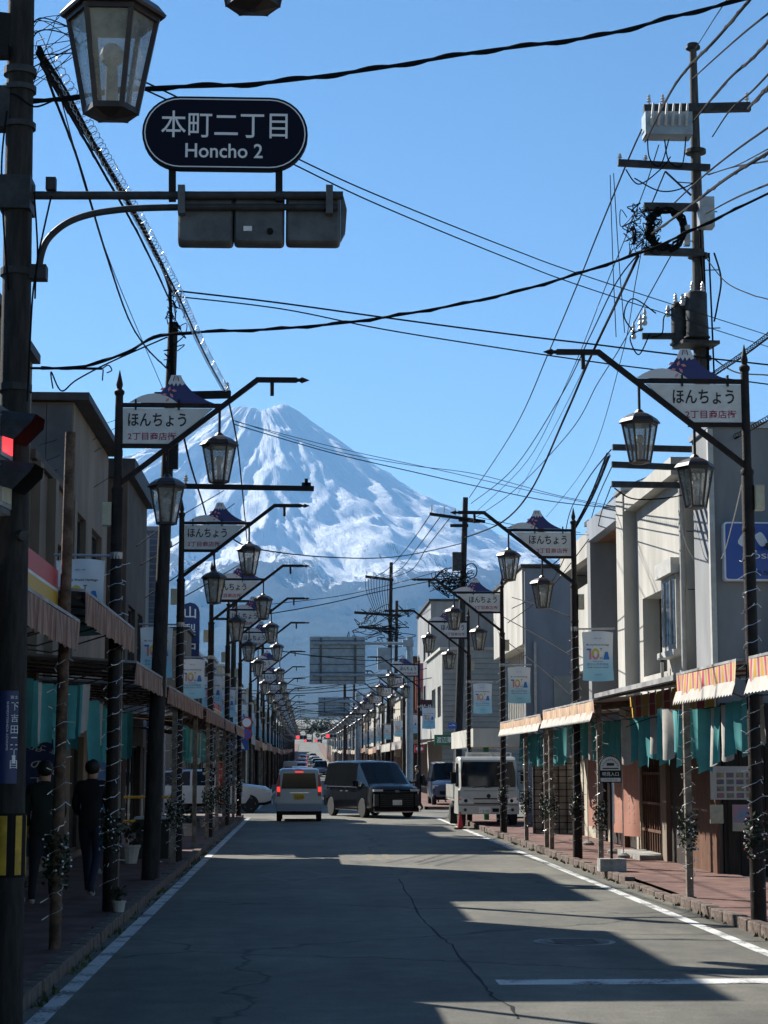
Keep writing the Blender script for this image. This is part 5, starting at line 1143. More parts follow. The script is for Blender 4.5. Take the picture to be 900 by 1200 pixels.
# ------------------------------------------------------------------ pink banners, bus stop, shopfront things
def nobori(label, x, y, rz, m_='pink_cloth', txt='ふじよしだ', tm='white_cloth', h_=1.9, w_=.55, z0=.35, group=None, ring=True, gap=2):
    r = thing('standing_banner', label, 'banner', (x, y, .1), rz, group)
    mb = MB(); mb.tube([(-w_/2-.03, 0, 0), (-w_/2-.03, 0, z0+h_+.12)], .012, 'sign_white', 6); mb.build('pole', r); mb = MB(); mb.tube([(-w_/2-.04, 0, z0+h_+.06), (w_/2, 0, z0+h_+.06)], .007, 'sign_white', 5); mb.build('top_rod', r)
    mb = MB(); mb.lathe([(.12, 0), (.12, .05), (.05, .09)], 'concrete', 12, (-w_/2-.03, 0, 0)); mb.build('foot', r)
    NX, NZ = 8, 16; vs = []; fs = []; wv = lambda u, v: .03*sin(u*4+v*3)*(1-v*.2)
    mb = MB()
    for j in range(NZ+1):
        for i in range(NX+1): u, v = i/NX, j/NZ; vs.append(((u-.5)*w_, wv(u, v)*u, z0+h_*(1-v)+.05))
    for j in range(NZ):
        for i in range(NX): a = j*(NX+1)+i; fs.append((a, a+1, a+NX+2, a+NX+1))
    mb.add(vs, fs, m_); cl = mb.build('cloth', r, 60, recalc=False)
    mb = MB()
    if ring:
        for k in range(20):
            a0, a1 = 2*pi*k/20, 2*pi*(k+1)/20; P = lambda a, q: (q*.095*cos(a), 0, z0+h_*.86+q*.13*sin(a)); mb.quad(P(a0, 1), P(a1, 1), P(a1, .84), P(a0, .84), tm)
        mb.text('甘', (0, 0, z0+h_*.89), .08, .07, tm, lift=(0, 0, 0)); mb.text('味', (0, 0, z0+h_*.83), .08, .07, tm, lift=(0, 0, 0))
    n = len(txt)
    for c_ in range(gap):
        for i, ch in enumerate(txt): mb.text(ch, ((-.09+.18*c_) if gap == 2 else 0, 0, z0+h_*(.72 if ring else .92)-i*h_*(.62 if ring else .84)/n), .075 if gap == 2 else w_*.45, h_*.62/n*.62, tm, lift=(0, 0, 0))
    for i in range(len(mb.v)):
        X, Y_, Z_ = mb.v[i]; u, v = X/w_+.5, 1-(Z_-z0-.05)/h_; mb.v[i] = (X, wv(u, v)*u-.006, Z_)
    mb.build('lettering', cl, recalc=False); return r
p = grd(742, 1007, .1); nobori('pink standing banner with white lettering beside the lattice door', 5.92, 34.2, -1.2, txt='フジヨシダスタイル', group='pink banners')
nobori('pink standing banner half hidden behind the bus stop sign', 6.0, 35.9, -1.25, txt='フジヨシダスタイル', group='pink banners')
nobori('pink standing banner behind the lamp post with the sky-blue banner', 6.1, 39.6, -1.2, txt='フジヨシダスタイル', group='pink banners', w_=.6, h_=2.1)
nobori('pink standing banner at the open lot beside the striped awning', 5.75, 21.2, -1.2, txt='フジヨシダスタイル', group='pink banners', z0=.6)
nobori('dark blue standing banner with white characters beside the first pedestrian', -3.55, 22.2, .5, 'navy_cloth', 'ようこそ下吉田', 'white_cloth', 1.7, .42, .5, ring=False, gap=1, group='dark banners')
nobori('dark blue standing banner with white characters between the pedestrians', -3.35, 24.0, .35, 'navy_cloth', 'はなの下吉田の', 'white_cloth', 1.75, .42, .5, ring=False, gap=1, group='dark banners')
nobori('light blue printed standing banner by the yellow railing', -3.1, 30.2, .2, 'blue_print', 'いらっしゃいませ', 'white_cloth', 1.6, .36, .45, ring=False, gap=1)
p = grd(278, 942, .1); nobori('orange red standing banner at the crossing corner', -2.75, 63.6, .3, 'orange_red', '石焼', 'ink', 1.35, .42, .35, ring=False, gap=1)
# bus stop
c = grd(717, 1021, .1); bs = thing('bus_stop_sign', 'round-topped bus stop sign on a black post with concrete block', 'bus stop', (c.x, c.y, .1))
mb = MB(); mb.box(-.21, .21, -.16, .16, 0, .20, 'concrete'); mb.build('block', bs); mb = MB(); mb.tube([(0, 0, .18), (0, 0, 1.42)], .022, 'black_steel', 8); mb.build('post', bs); mb = MB(); mb.box(.03, .055, -.03, -.01, .75, 1.4, 'sign_white'); mb.build('timetable', bs)
def arch(w_, h_, r0): return [(-w_, 0), (w_, 0), (w_, h_-w_*r0)] + [(w_*cos(pi*k/12), h_-w_*r0+w_*r0*sin(pi*k/12)) for k in range(1, 12)] + [(-w_, h_-w_*r0)]
mb = MB(); mb.prism(arch(.18, .43, .95), (0, -.02, 1.40), (1, 0, 0), (0, 0, 1), (0, .04, 0), 'black_steel'); hd = mb.build('head', bs)
mb = MB(); mb.prism(arch(.162, .22, .95), (0, -.026, 1.595), (1, 0, 0), (0, 0, 1), (0, .005, 0), 'white_plate'); mb.build('upper_panel', hd); mb = MB(); mb.box(-.162, .162, -.026, -.021, 1.415, 1.475, 'white_plate'); mb.build('lower_panel', hd)
mb = MB(); mb.text('明見入口', (0, -.022, 1.535), .26, .062, 'sign_white'); mb.build('lettering', hd, recalc=False); mb = MB(); mb.text('バスのりば', (0, -.028, 1.445), .22, .03, 'ink'); mb.build('lettering', hd, recalc=False); mb = MB()
for k in range(11):
    a = pi*(.12+.76*k/10); mb.cbox((.13*cos(a), -.0275, 1.615+.15*sin(a)), .016, .003, .016, 'ink', ry=pi/2-a)
mb.cbox((0, -.0275, 1.69), .12, .003, .045, 'ink'); mb.cbox((0, -.0275, 1.625), .26, .003, .02, 'ink'); mb.build('emblem', hd)['kind'] = 'stuff'
c = grd(258, 968, .1)
b2_ = copy_tree(bs, None, (-2.62, 52.0, .1), label='round-topped bus stop sign in shade under the awnings before the crossing')
# tall rusty post at the kerb, other posts on the left
def lone_post(label, x, y, h_, m_, tilt=(0, 0), r=.055, wre=False):
    rt = thing('steel_post', label, 'post', (x, y, .1)); mb = MB(); mb.tube([(0, 0, -.04), (tilt[0]*.5, tilt[1]*.5, h_/2), (tilt[0], tilt[1], h_)], [r, r*.97, r*.92], m_, 10); mb.build('shaft', rt, 40); light_string(r, .3, min(2.7, h_*.6), int(y*3)).build('light_string', rt, recalc=False)['kind'] = 'stuff'
    if wre: inst('garland', WREATH[1], rt, (0, 0, .8))['kind'] = 'stuff'
    return rt
lone_post('tall rusty steel post wound with fairy lights beside the two pedestrians', -2.30, 17.85, 4.85, 'rust_steel', (.04, 0), .056, True)
lone_post('short pale steel post with fairy lights at the empty lot', -3.3, 41.0, 2.7, 'post_paint')
# white planter buckets, yellow railing, bicycle rack clutter at the lot
def planter(label, x, y, s_=1.0):
    r = thing('planter', label, 'planter', (x, y, .1)); mb = MB(); mb.lathe([(.10*s_, 0), (.14*s_, .22*s_), (.155*s_, .23*s_), (.155*s_, .26*s_), (.13*s_, .26*s_)], 'white_cloth', 12); mb.build('pot', r); mb = MB(); rr = random.Random(int(y*10))
    for i in range(60):
        a = rr.uniform(0, 6.3); q = rr.uniform(.02, .2)*s_; c = V((q*cos(a), q*sin(a), (.26+rr.uniform(0, .3))*s_)); d = V((rr.uniform(-1, 1), rr.uniform(-1, 1), rr.uniform(.1, 1))).normalized(); s2 = d.cross(V((.3, .5, .8))).normalized(); l_ = .06*s_; mb.add([c-d*l_, c+s2*l_*.4, c+d*l_, c-s2*l_*.4], [(0, 1, 2, 3)], 'leaf_dark')
    o = mb.build('leaves', r, recalc=False); o['kind'] = 'stuff'
planter('small pale planter behind the signal pole bands', -3.15, 20.6, .9); planter('pale planter bucket at the foot of the first lantern lamp', -2.12+.0, 22.05, .55)
planter('leafy planter at the edge of the empty lot', -3.0, 33.0, 1.2); planter('leafy planter beside the bus stop in shade', -2.75, 45.5, 1.1)
rl = thing('yellow_railing', 'short railing with yellow pipe joints at the empty lot', 'railing', (-3.4, 40.2, .1))
for i in range(4): mb = MB(); x = -3.7+i*.28; mb.tube([(x, 40.2, .05), (x, 40.2, 1.15)], .022, 'alu', 8); wb(mb, 'upright', rl)
for z in (.6, 1.1): mb = MB(); mb.tube([(-3.8, 40.2, z), (-2.8, 40.2, z)], .03, 'yellow_paint', 8); wb(mb, 'rail', rl)
ac = thing('dark_cabinet', 'dark low cabinet with pale top standing under the awning', 'cabinet', (-2.75, 34.9, .1)); mb = MB(); mb.box(-3.05, -2.45, 34.6, 35.2, .1, .8, 'frame_dark'); wb(mb, 'body', ac); mb = MB(); mb.box(-3.08, -2.42, 34.57, 35.23, .801, .84, 'white_plate'); wb(mb, 'top', ac)
# red traffic cone by the truck
cn = thing('traffic_cone', 'red traffic cone on the kerb beside the truck', 'cone', (4.32, 52.6, 0)); mb = MB(); mb.box(-.16, .16, -.16, .16, 0, .04, 'black_plain'); mb.build('base', cn); mb = MB(); mb.lathe([(.09, .04), (.025, .46), (.01, .48)], 'red_sign', 14); mb.build('cone', cn)
# ------------------------------------------------------------------ utility poles
def upole(label, Y, top, bot, r0, r1, m_='pole_concrete', zbase=None):
    """top, bot: pixels on the shaft's axis at distance Y; the shaft is carried on down to the ground"""
    a, b = at(*bot, Y), at(*top, Y); zb_ = gz(Y)-.1 if zbase is None else zbase
    d = (b-a)/(b.z-a.z); base = a + d*(zb_-a.z)
    r = thing('utility_pole', label, 'utility pole', base)
    mb = MB(); mb.tube([base, base.lerp(b, .5), b], [r0, (r0+r1)/2, r1], m_, 14); wb(mb, 'shaft', r, 40)
    return r, (lambda z: base + d*(z-base.z)), b
def crossarm(r, Y, pa, pb, w_=.08, m_='dull_steel', dy=-.16, ins=(), inh=.14):
    a, b = at(*pa, Y), at(*pb, Y); a.y += dy; b.y += dy; mb = MB(); mb.bar(a, b, w_, w_*1.25, m_); o = wb(mb, 'crossarm', r)
    for t_ in ins:
        c = a.lerp(b, t_); mb = MB(); mb.lathe([(.018, 0), (.02, inh*.3), (.045, inh*.35), (.02, inh*.5), (.04, inh*.6), (.018, inh*.75), (.03, inh*.85), (.008, inh)], 'porcelain', 8, (c.x, c.y, c.z+w_*.6)); wb(mb, 'insulator', o)
    return o
YP = 31.5
pr, prz, prt = upole('tall concrete utility pole with two grey transformers behind the white house', YP, (812, 56), (831, 790), .235, .062, zbase=0)
mb = MB(); c = prt; mb.lathe([(.09, -.04), (.13, -.02), (.13, .02), (.08, .04), (.10, .07), (.05, .09)], 'dull_steel', 12, c); wb(mb, 'cap', pr)
crossarm(pr, YP, (752, 133), (876, 130), .12, 'dull_steel', -.2, (.05, .18, .97), .2); crossarm(pr, YP, (722, 195), (829, 201), .09, 'dull_steel', -.2, (.02, .3), .12); crossarm(pr, YP, (752, 298), (822, 300), .10, 'dull_steel', -.2); crossarm(pr, YP, (752, 246), (815, 247), .10, 'dull_steel', -.2)
crossarm(pr, YP, (750, 397), (800, 397), .08, 'dull_steel', -.2); crossarm(pr, YP, (715, 527), (832, 530), .08, 'dull_steel', -.25); crossarm(pr, YP, (714, 547), (832, 552), .08, 'dull_steel', -.25); crossarm(pr, YP, (714, 570), (832, 572), .08, 'dull_steel', -.25)
a, b = at(751, 140, YP), at(806, 167, YP); mb = MB(); mb.cbox(((a.x+b.x)/2, YP-.25, (a.z+b.z)/2), b.x-a.x, .38, a.z-b.z, 'blue_steel'); sw = wb(mb, 'switch_box', pr)
for i in range(6): mb = MB(); x = a.x+.1+i*.12; mb.tube([(x, YP-.45, b.z+.15), (x, YP-.52, b.z+.25), (x+.03, YP-.5, a.z+.12)], [.03, .026, .02], 'porcelain', 7); wb(mb, 'bushing', sw)
# braces
mb = MB(); mb.tube([at(777, 205, YP)+V((0, -.2, 0)), at(808, 232, YP)+V((0, -.15, 0))], .018, 'dull_steel', 6); wb(mb, 'brace', pr); mb = MB(); mb.tube([at(777, 205, YP)+V((0, -.2, 0)), at(760, 246, YP)+V((0, -.2, 0))], .014, 'dull_steel', 6); wb(mb, 'brace', pr)
# service box and the great coil of spare cable
a, b = at(814, 238, YP), at(832, 273, YP); mb = MB(); mb.cbox(((a.x+b.x)/2, YP-.28, (a.z+b.z)/2), b.x-a.x, .25, a.z-b.z, 'alu'); wb(mb, 'service_box', pr); mb = MB(); mb.cbox(at(802, 280, YP)+V((0, -.2, 0)), .10, .12, .36, 'alu'); wb(mb, 'service_box', pr)
rr = random.Random(21)
c = at(778, 273, YP); mb = MB()
for k in range(7):
    pts = []; R0 = .30+rr.uniform(-.05, .06)
    for i in range(25): t_ = 2*pi*i/24; pts.append(c+V((R0*1.0*cos(t_)+rr.uniform(-.025, .025), -.25+rr.uniform(-.04, .04), R0*1.12*sin(t_)+rr.uniform(-.03, .03))))
    mb.tube(pts, .022, 'cable', 6)
for k in range(46):
    p0 = at(rr.uniform(733, 768), rr.uniform(250, 298), YP)+V((0, -.25+rr.uniform(-.15, .15), 0)); pts = [p0]
    for i in range(5): pts.append(p0+V((rr.uniform(-.14, .14), rr.uniform(-.12, .12), rr.uniform(-.16, .16))))
    mb.tube(spline(pts, 4), rr.choice((.006, .008, .012)), 'cable', 4)
o = wb(mb, 'cable_coil', pr); o['kind'] = 'stuff'
# transformers
for pxa, pya, pxb, pyb, dy in ((797, 349, 823, 402, -.35), (784, 357, 806, 405, -.05)):
    a, b = at(pxa, pya, YP), at(pxb, pyb, YP); cx, rad = (a.x+b.x)/2, (b.x-a.x)/2
    mb = MB(); mb.lathe([(rad*.94, b.z), (rad, b.z+.03), (rad, a.z-.06), (rad*.96, a.z-.03), (rad*.5, a.z), (.03, a.z+.01)], 'dull_steel', 18, (cx, YP+dy-.1, 0)); tr = wb(mb, 'transformer', pr, 40)
    mb = MB(); mb.lathe([(rad*1.02, b.z-.02), (rad*1.2, b.z-.02), (rad*1.2, b.z), (rad*1.02, b.z)], 'dull_steel', 18, (cx, YP+dy-.1, 0)); wb(mb, 'base_ring', tr)
    for dx in (-.10, .08):
        mb = MB(); mb.lathe([(.03, 0), (.045, .02), (.025, .05), (.04, .07), (.022, .10), (.03, .12), (.01, .17)], 'porcelain', 8, (cx+dx, YP+dy-.25, a.z-.04)); wb(mb, 'bushing', tr)
    mb = MB(); mb.lathe([(.035, 0), (.05, .04), (.03, .08), (.045, .12), (.02, .2)], 'porcelain', 8, (cx-rad-.05, YP+dy-.1, a.z-.25)); mb.bar((cx-rad-.05, YP+dy-.1, a.z-.22), (cx-rad+.03, YP+dy-.1, a.z-.22), .03, .03, 'dull_steel'); wb(mb, 'side_bushing', tr)
mb = MB(); mb.bar(at(790, 408, YP)+V((0, -.3, 0)), at(834, 408, YP)+V((0, -.2, 0)), .55, .06, 'dull_steel'); wb(mb, 'platform', pr)
# fuse cluster on a bracket left of the transformers
cl = MB()
for px, py in ((740, 394), (748, 385), (753, 378)):
    p = at(px, py, YP); cl.lathe([(.03, 0), (.05, .04), (.025, .09), (.045, .13), (.02, .18), (.035, .22), (.012, .30)], 'porcelain', 8, (p.x, YP-.22, p.z-.1))
wb(cl, 'fuse_cluster', pr)
mb = MB()
for P in (((740, 395), (728, 375), (738, 355), (765, 372)), ((750, 390), (735, 400), (745, 420), (758, 395)), ((790, 362), (775, 375), (772, 395), (760, 400)), ((755, 150), (757, 190), (770, 200), (780, 170)), ((775, 170), (780, 195), (795, 200), (800, 165)), ((740, 215), (770, 230), (800, 225), (830, 205)), ((765, 148), (772, 155), (780, 150), (790, 165)), ((730, 205), (745, 222), (770, 205), (782, 190))):
    mb.tube(spline([at(x, y_, YP)+V((0, -.3, 0)) for x, y_ in P], 8), .012, 'cable', 6)
for P in (((822, 300), (826, 420), (830, 520), (834, 700)), ((828, 300), (833, 420), (838, 560), (838, 720)), ((817, 260), (820, 330), (826, 380), (828, 460)), ((834, 300), (842, 330), (838, 360), (834, 380))):
    mb.tube(spline([at(x, y_, YP)+V((0, -.2, 0)) for x, y_ in P], 8), .016, 'cable', 6)
wb(mb, 'down_cables', pr)
for i, py in enumerate(range(215, 700, 34)):
    c = prz(at(820, py, YP).z); s_ = 1 if i % 2 else -1; mb = MB(); mb.tube([c, c+V((s_*.34, -.06, 0))], .010, 'dull_steel', 6); wb(mb, 'step_bolt', pr)
for py in (178, 300, 420, 640): c = prz(at(820, py, YP).z); mb = MB(); mb.lathe([(.165, -.03), (.185, -.03), (.185, .03), (.165, .03)], 'dull_steel', 14, c); wb(mb, 'band', pr)
mb = MB(); c = prz(3.0); mb.tube(spline([at(795, 598, YP-.3), at(805, 640, YP-.3), at(825, 668, YP-.4), at(845, 655, YP-2), at(858, 615, YP-6), at(871, 560, 20.8)], 10), .009, 'frame_white', 6); wb(mb, 'pale_service_cable', pr)

YL = 28.4
pl, plz, plt = upole('leaning dark utility pole between the first two lantern lamps', YL, (203, 378), (176, 1030), .135, .075, 'pole_dark', zbase=.05)
crossarm(pl, YL, (182, 466), (271, 464), .09, 'black_steel', -.12, (.95,)); crossarm(pl, YL, (212, 571), (368, 574), .06, 'black_steel', -.12, (.04,)); mb = MB(); c = at(359, 568, YL-.12); mb.cbox(c, .14, .06, .06, 'black_steel'); mb.cbox(c, .05, .06, .18, 'black_steel'); wb(mb, 'arm_fitting', pl)
mb = MB(); rr = random.Random(4)
for k in range(16):
    p0 = at(rr.uniform(196, 210), rr.uniform(335, 420), YL-.1); mb.tube(spline([p0]+[p0+V((rr.uniform(-.12, .14), rr.uniform(-.1, .1), rr.uniform(-.16, .14))) for _ in range(4)], 4), .008, 'cable', 4)
mb.tube([at(199, 330, YL-.1), at(203, 470, YL-.1)], .03, 'cable', 6); o = wb(mb, 'cable_tangle', pl); o['kind'] = 'stuff'
mb = MB(); mb.cbox(at(201, 530, YL-.14), .2, .16, .5, 'black_steel'); wb(mb, 'terminal_box', pl)

YQ = 77
p2, p2z, p2t = upole('dark utility pole with crossarm and box at the crossing corner', YQ, (545.5, 583), (539, 800), .19, .11, 'pole_dark')
crossarm(p2, YQ, (503, 603), (568, 612), .10, 'black_steel', -.2, (.04, .26, .46, .8), .35); crossarm(p2, YQ, (537, 610), (562, 612), .10, 'black_steel', -.2); crossarm(p2, YQ, (527, 617), (548, 617), .10, 'black_steel', -.3)
mb = MB(); mb.cbox(at(535.5, 658, YQ-.2), .38, .35, .75, 'dull_steel'); wb(mb, 'transformer_box', p2)
mb = MB(); rr = random.Random(5)
for k in range(30):
    p0 = at(rr.uniform(515, 545), rr.uniform(676, 695), YQ-.2); mb.tube(spline([p0]+[p0+V((rr.uniform(-.6, .6), rr.uniform(-.3, .3), rr.uniform(-.4, .4))) for _ in range(4)], 4), .018, 'cable', 4)
for k in range(12): t_ = [at(552+7*cos(2*pi*i/12), 669+9*sin(2*pi*i/12), YQ-.2) for i in range(13)]
mb.tube(t_, .025, 'cable', 5); o = wb(mb, 'cable_tangle', p2); o['kind'] = 'stuff'
for Y, top, bot, lab, arms in ((130, (458.5, 659), (455, 870), 'distant utility pole with many crossarms by the gantry sign board', (((428, 676), (461, 680)), ((415, 718), (470, 722)), ((420, 735), (465, 738)))), (150, (465, 704), (463, 860), 'distant shorter utility pole next to one with many crossarms', (((450, 716), (478, 716)),)), (190, (404, 768), (404, 870), 'thin far utility pole left of the second gantry sign', (((392, 780), (416, 780)), ((394, 790), (414, 790)))), (230, (415, 776), (415, 870), 'thin far utility pole above the second gantry sign', (((405, 785), (425, 785)),))):
    r, z_, tp = upole(lab, Y, top, bot, .2, .12, 'pole_dark')
    for a, b in arms: crossarm(r, Y, a, b, .14, 'black_steel', -.2, (.05, .3, .6, .95), .35)
    if Y == 130:
        mb = MB(); rr = random.Random(6); mb.cbox(at(450, 772, Y-.3), .9, .7, 1.5, 'blue_steel'); wb(mb, 'transformer_box', r); mb = MB()
        for k in range(26):
            p0 = at(rr.uniform(425, 470), rr.uniform(715, 750), Y-.2); mb.tube(spline([p0]+[p0+V((rr.uniform(-1.2, 1.2), rr.uniform(-.3, .3), rr.uniform(-.6, .6))) for _ in range(4)], 4), .025, 'cable', 4)
        for k in range(10): mb.tube(spline([at(428+k*3.4, 678, Y-.2), at(430+k*3, 695, Y-.2), at(440+k*2, 720, Y-.2)], 5), .02, 'cable', 4)
        o = wb(mb, 'cable_tangle', r); o['kind'] = 'stuff'
for X, Y, h_, lab in ((-3.2, 84, 9.5, 'dark utility pole beside the bank sign'), (-2.9, 128, 10, 'distant dark utility pole on the bank sign side, nearer one'), (-2.9, 175, 10, 'distant dark utility pole on the bank sign side, farther one')):
    r = thing('utility_pole', lab, 'utility pole', (X, Y, gz(Y))); mb = MB(); mb.tube([(0, 0, -.1), (0, 0, h_)], [.17, .1], 'pole_dark', 10); mb.build('shaft', r, 40)
    for z in (h_-.5, h_-1.3): mb = MB(); mb.bar((-.8, -.14, z), (.8, -.14, z), .1, .1, 'black_steel'); mb.build('crossarm', r)

# ------------------------------------------------------------------ overhead cables
def wire(label, pts, Ya, Yb, r=.012, m_='cable', name='overhead_cable', n=8, twist=0, group='overhead cables'):
    """pts: pixels along the cable; its distance runs from Ya to Yb between the things it hangs on"""
    L = [0.0]
    for (x0, y0), (x1, y1) in zip(pts[:-1], pts[1:]): L.append(L[-1]+math.hypot(x1-x0, y1-y0))
    P = []
    for (x, y_), l in zip(pts, L): t_ = l/L[-1]; P.append(at(x, y_, 1/((1-t_)/Ya+t_/Yb)))
    if pts[-1][0] > 899 or pts[-1][1] < 0: d_ = (P[-1]-P[-2]).normalized(); P += [P[-1]+d_*6, P[-1]+d_*14]      # goes on to poles outside the picture
    S = spline(P, n); mb = MB(); mb.tube(S, r, m_, 6)
    if twist:
        S2 = []; d = 0; prev = S[0]
        for i, q in enumerate(S): d += (q-prev).length; prev = q; S2.append(q+V((0, sin(d*twist), cos(d*twist)))*r*1.3)
        mb.tube(S2, r*.7, m_, 5)
    o = mb.build(name, None, 60); tag(o, label, 'cable', group); return o
wire('thick twisted black cable sweeping past the top of the oval sign', [(34, 120), (100, 112), (180, 103), (300, 98), (430, 82), (560, 61), (700, 42), (800, 17), (880, -3), (960, -28)], 13, 15.5, .015, twist=9, n=14)
for dy, lab in ((0, 'upper'), (9, 'lower')): wire('thin cable of a slanting pair behind the oval sign, the %s one' % lab, [(150, 88+dy), (210, 115+dy), (353, 188+dy), (450, 232+dy*1.2), (600, 292+dy*1.4), (700, 328+dy*1.5), (910, 396+dy*1.5)], 14, 33, .007, 'wire_blue')
wire('black cable leaving the leaning pole, upper of two running to the transformers', [(200, 340), (320, 354), (450, 372), (600, 392), (700, 404), (787, 415), (905, 428)], YL, 30, .014)
wire('black cable leaving the leaning pole, lower of two running to the transformers', [(203, 347), (330, 362), (450, 386), (600, 410), (710, 426), (807, 438), (905, 451)], YL, 29, .011)
wire('black cable rising from the leaning pole to the coil on the concrete pole', [(48, 432), (75, 431), (110, 427), (150, 412), (198, 392), (330, 385), (450, 372), (600, 343), (740, 300), (800, 275), (910, 222)], 27, 27, .020, twist=7)
wire('black cable from the bracket bar to the leaning pole', [(62, 455), (60, 436), (72, 458), (90, 445), (130, 424), (196, 395)], 27, YL, .012)
# from the tall pole towards the camera
for i, (P, r_) in enumerate(((((756, 166), (792, 98), (840, 45), (885, -8)), .018), (((812, 143), (850, 97), (880, 70), (905, 44)), .016), (((876, 128), (888, 115), (905, 98)), .022), (((790, 238), (820, 210), (860, 178), (905, 146)), .012), (((762, 275), (800, 248), (850, 210), (905, 176)), .018), (((815, 57), (835, 25), (858, -10)), .007), (((826, 205), (860, 195), (905, 172)), .007), (((835, 160), (855, 130), (880, 108), (905, 82)), .012))):
    wire('cable running from the tall concrete pole out over the street, strand %s' % ('beside its top', 'from its switch box', 'from its crossarm end', 'below its crossarms', 'over its cable coil', 'at its tip', 'thin and low', 'hanging in a loop')[i], P, YP-.2, 17, r_, twist=6 if r_ > .015 else 0)
# from the tall pole down the street to the next pole
for P, r_, lab in ((((752, 152), (735, 190), (700, 275), (678, 330), (643, 413), (603, 502), (550, 583)), .016, 'outermost power line sagging from the switch box to the crossing pole'), (((755, 290), (723, 330), (692, 393), (655, 468), (600, 551), (552, 590)), .014, 'power line below the cable coil, down to the crossing pole'), (((748, 300), (723, 353), (690, 423), (660, 493), (622, 575), (588, 612), (545, 630)), .028, 'thick bundle of cables dropping from the coil to the crossing pole'), (((797, 280), (760, 347), (727, 407), (700, 450), (667, 507), (600, 577), (548, 612)), .012, 'thin power line crossing in front of the fuse cluster'), (((715, 205), (718, 300), (722, 395)), .008, 'thin drop wire beside the switch box, first'), (((719, 203), (725, 300), (732, 390)), .008, 'thin drop wire beside the switch box, second'), (((735, 330), (700, 400), (650, 500), (606, 580)), .008, 'thin blue wire beside the thick cable bundle')):
    wire(lab, P, YP-.25, YQ-.2 if P[-1][0] < 620 else YP-.25, r_)
# tall pole to the roofs of the fin house (spiral-wrapped cables)
def coilwire(label, P, Ya, Yb, rc, pitch, rw=.006, m_='cable', core=.014, n=10):
    o = wire(label, P, Ya, Yb, core, n=n, name='spiral_cable', group='spiral wrapped cables'); L = [0.0]
    for (x0, y0), (x1, y1) in zip(P[:-1], P[1:]): L.append(L[-1]+math.hypot(x1-x0, y1-y0))
    S = spline([at(x, y_, 1/((1-l/L[-1])/Ya+(l/L[-1])/Yb)) for (x, y_), l in zip(P, L)], n); pts = []; d = 0
    for a, b in zip(S[:-1], S[1:]):
        k = max(2, int((b-a).length/pitch*8)); u = (b-a).normalized().cross(V((0, 0, 1))).normalized(); v = u.cross((b-a).normalized())
        for i in range(k): d += (b-a).length/k; t_ = 2*pi*d/pitch; pts.append(a.lerp(b, i/k)+(u*cos(t_)+v*sin(t_))*rc+v*rc*.8)
    mb = MB(); mb.tube(pts, rw, 'silver_wire' if m_ == 's' else m_, 4, cap=False); mb.build('spiral', o, recalc=False)
coilwire('cable in a silver spiral hanger slanting from the signal pole past the first lamp', [(48, 60), (80, 110), (112, 170), (160, 255), (208, 345), (240, 415), (268, 466)], 13, YL+.4, .055, .16, .004, 's', .012)
wire('bundle of black cables slanting from the signal pole to the leaning pole', [(46, 62), (70, 105), (110, 170), (155, 245), (190, 312), (200, 342)], 13, YL, .030, twist=8)
wire('second black cable under the slanting bundle', [(48, 75), (80, 130), (120, 200), (165, 280), (198, 350)], 13, YL, .014, twist=6)
wire('slack black cable dropping from the signal pole to the leaning pole', [(55, 90), (66, 120), (92, 190), (122, 290), (150, 372), (172, 408), (196, 432)], 13, YL, .011, twist=6)
wire('thin blue wire beside the slack cable', [(70, 110), (100, 220), (130, 310), (165, 395), (192, 458)], 13, YL, .005, 'wire_blue')
coilwire('spiral-wrapped cable climbing over the roofs from the fin house', [(662, 640), (690, 590), (713, 535)], 60, YP-.25, .04, .16, .006)
coilwire('spiral-wrapped cable along the eaves of the white house', [(655, 665), (695, 618), (725, 580), (765, 560), (800, 545), (850, 520), (905, 490)], 60, 27, .04, .16, .006)
coilwire('spiral-wrapped cable from the transformers towards the dark house', [(834, 442), (870, 418), (905, 392)], YP, 26, .04, .16, .006)
wire('black cable hanging along the roof edge of the fin house', [(640, 668), (690, 625), (725, 585), (765, 562), (830, 535)], 60, YP-.25, .02, twist=6)
wire('pale cable under the lower crossarms of the tall pole', [(720, 572), (745, 585), (800, 580), (832, 560)], YP-.2, YP-.2, .012)
# cables in front of the mountain
for i, P in enumerate((((272, 492), (386, 527), (480, 545), (560, 556), (660, 582), (760, 600)), ((274, 497), (386, 530), (480, 552), (560, 570), (650, 588), (770, 600)), ((276, 494), (400, 526), (520, 552), (620, 575), (720, 596)), ((560, 606), (620, 618), (680, 624)), ((560, 611), (620, 622), (690, 627)))):
    wire('thin cable strung before the snowy peak, %s of them' % ('topmost', 'second', 'third', 'fourth', 'lowest')[i], P, 33, 38, .006 if i != 1 else .009, 'wire_blue' if i != 1 else 'cable')
wire('sagging cable below the snow line from the second lamp to the crossing pole', [(268, 628), (300, 643), (386, 653), (468, 652), (545, 636)], 45, 76, .018)
wire('cable crossing the street just above the gantry sign board', [(300, 722), (380, 708), (450, 692), (530, 676)], 60, 76, .018); wire('second cable crossing the street above the gantry sign board', [(318, 708), (400, 698), (470, 682), (545, 660)], 60, 76, .012); wire('cable crossing behind the gantry sign board', [(330, 763), (365, 768), (430, 774), (480, 772)], 70, 88, .02)
rr = random.Random(31)
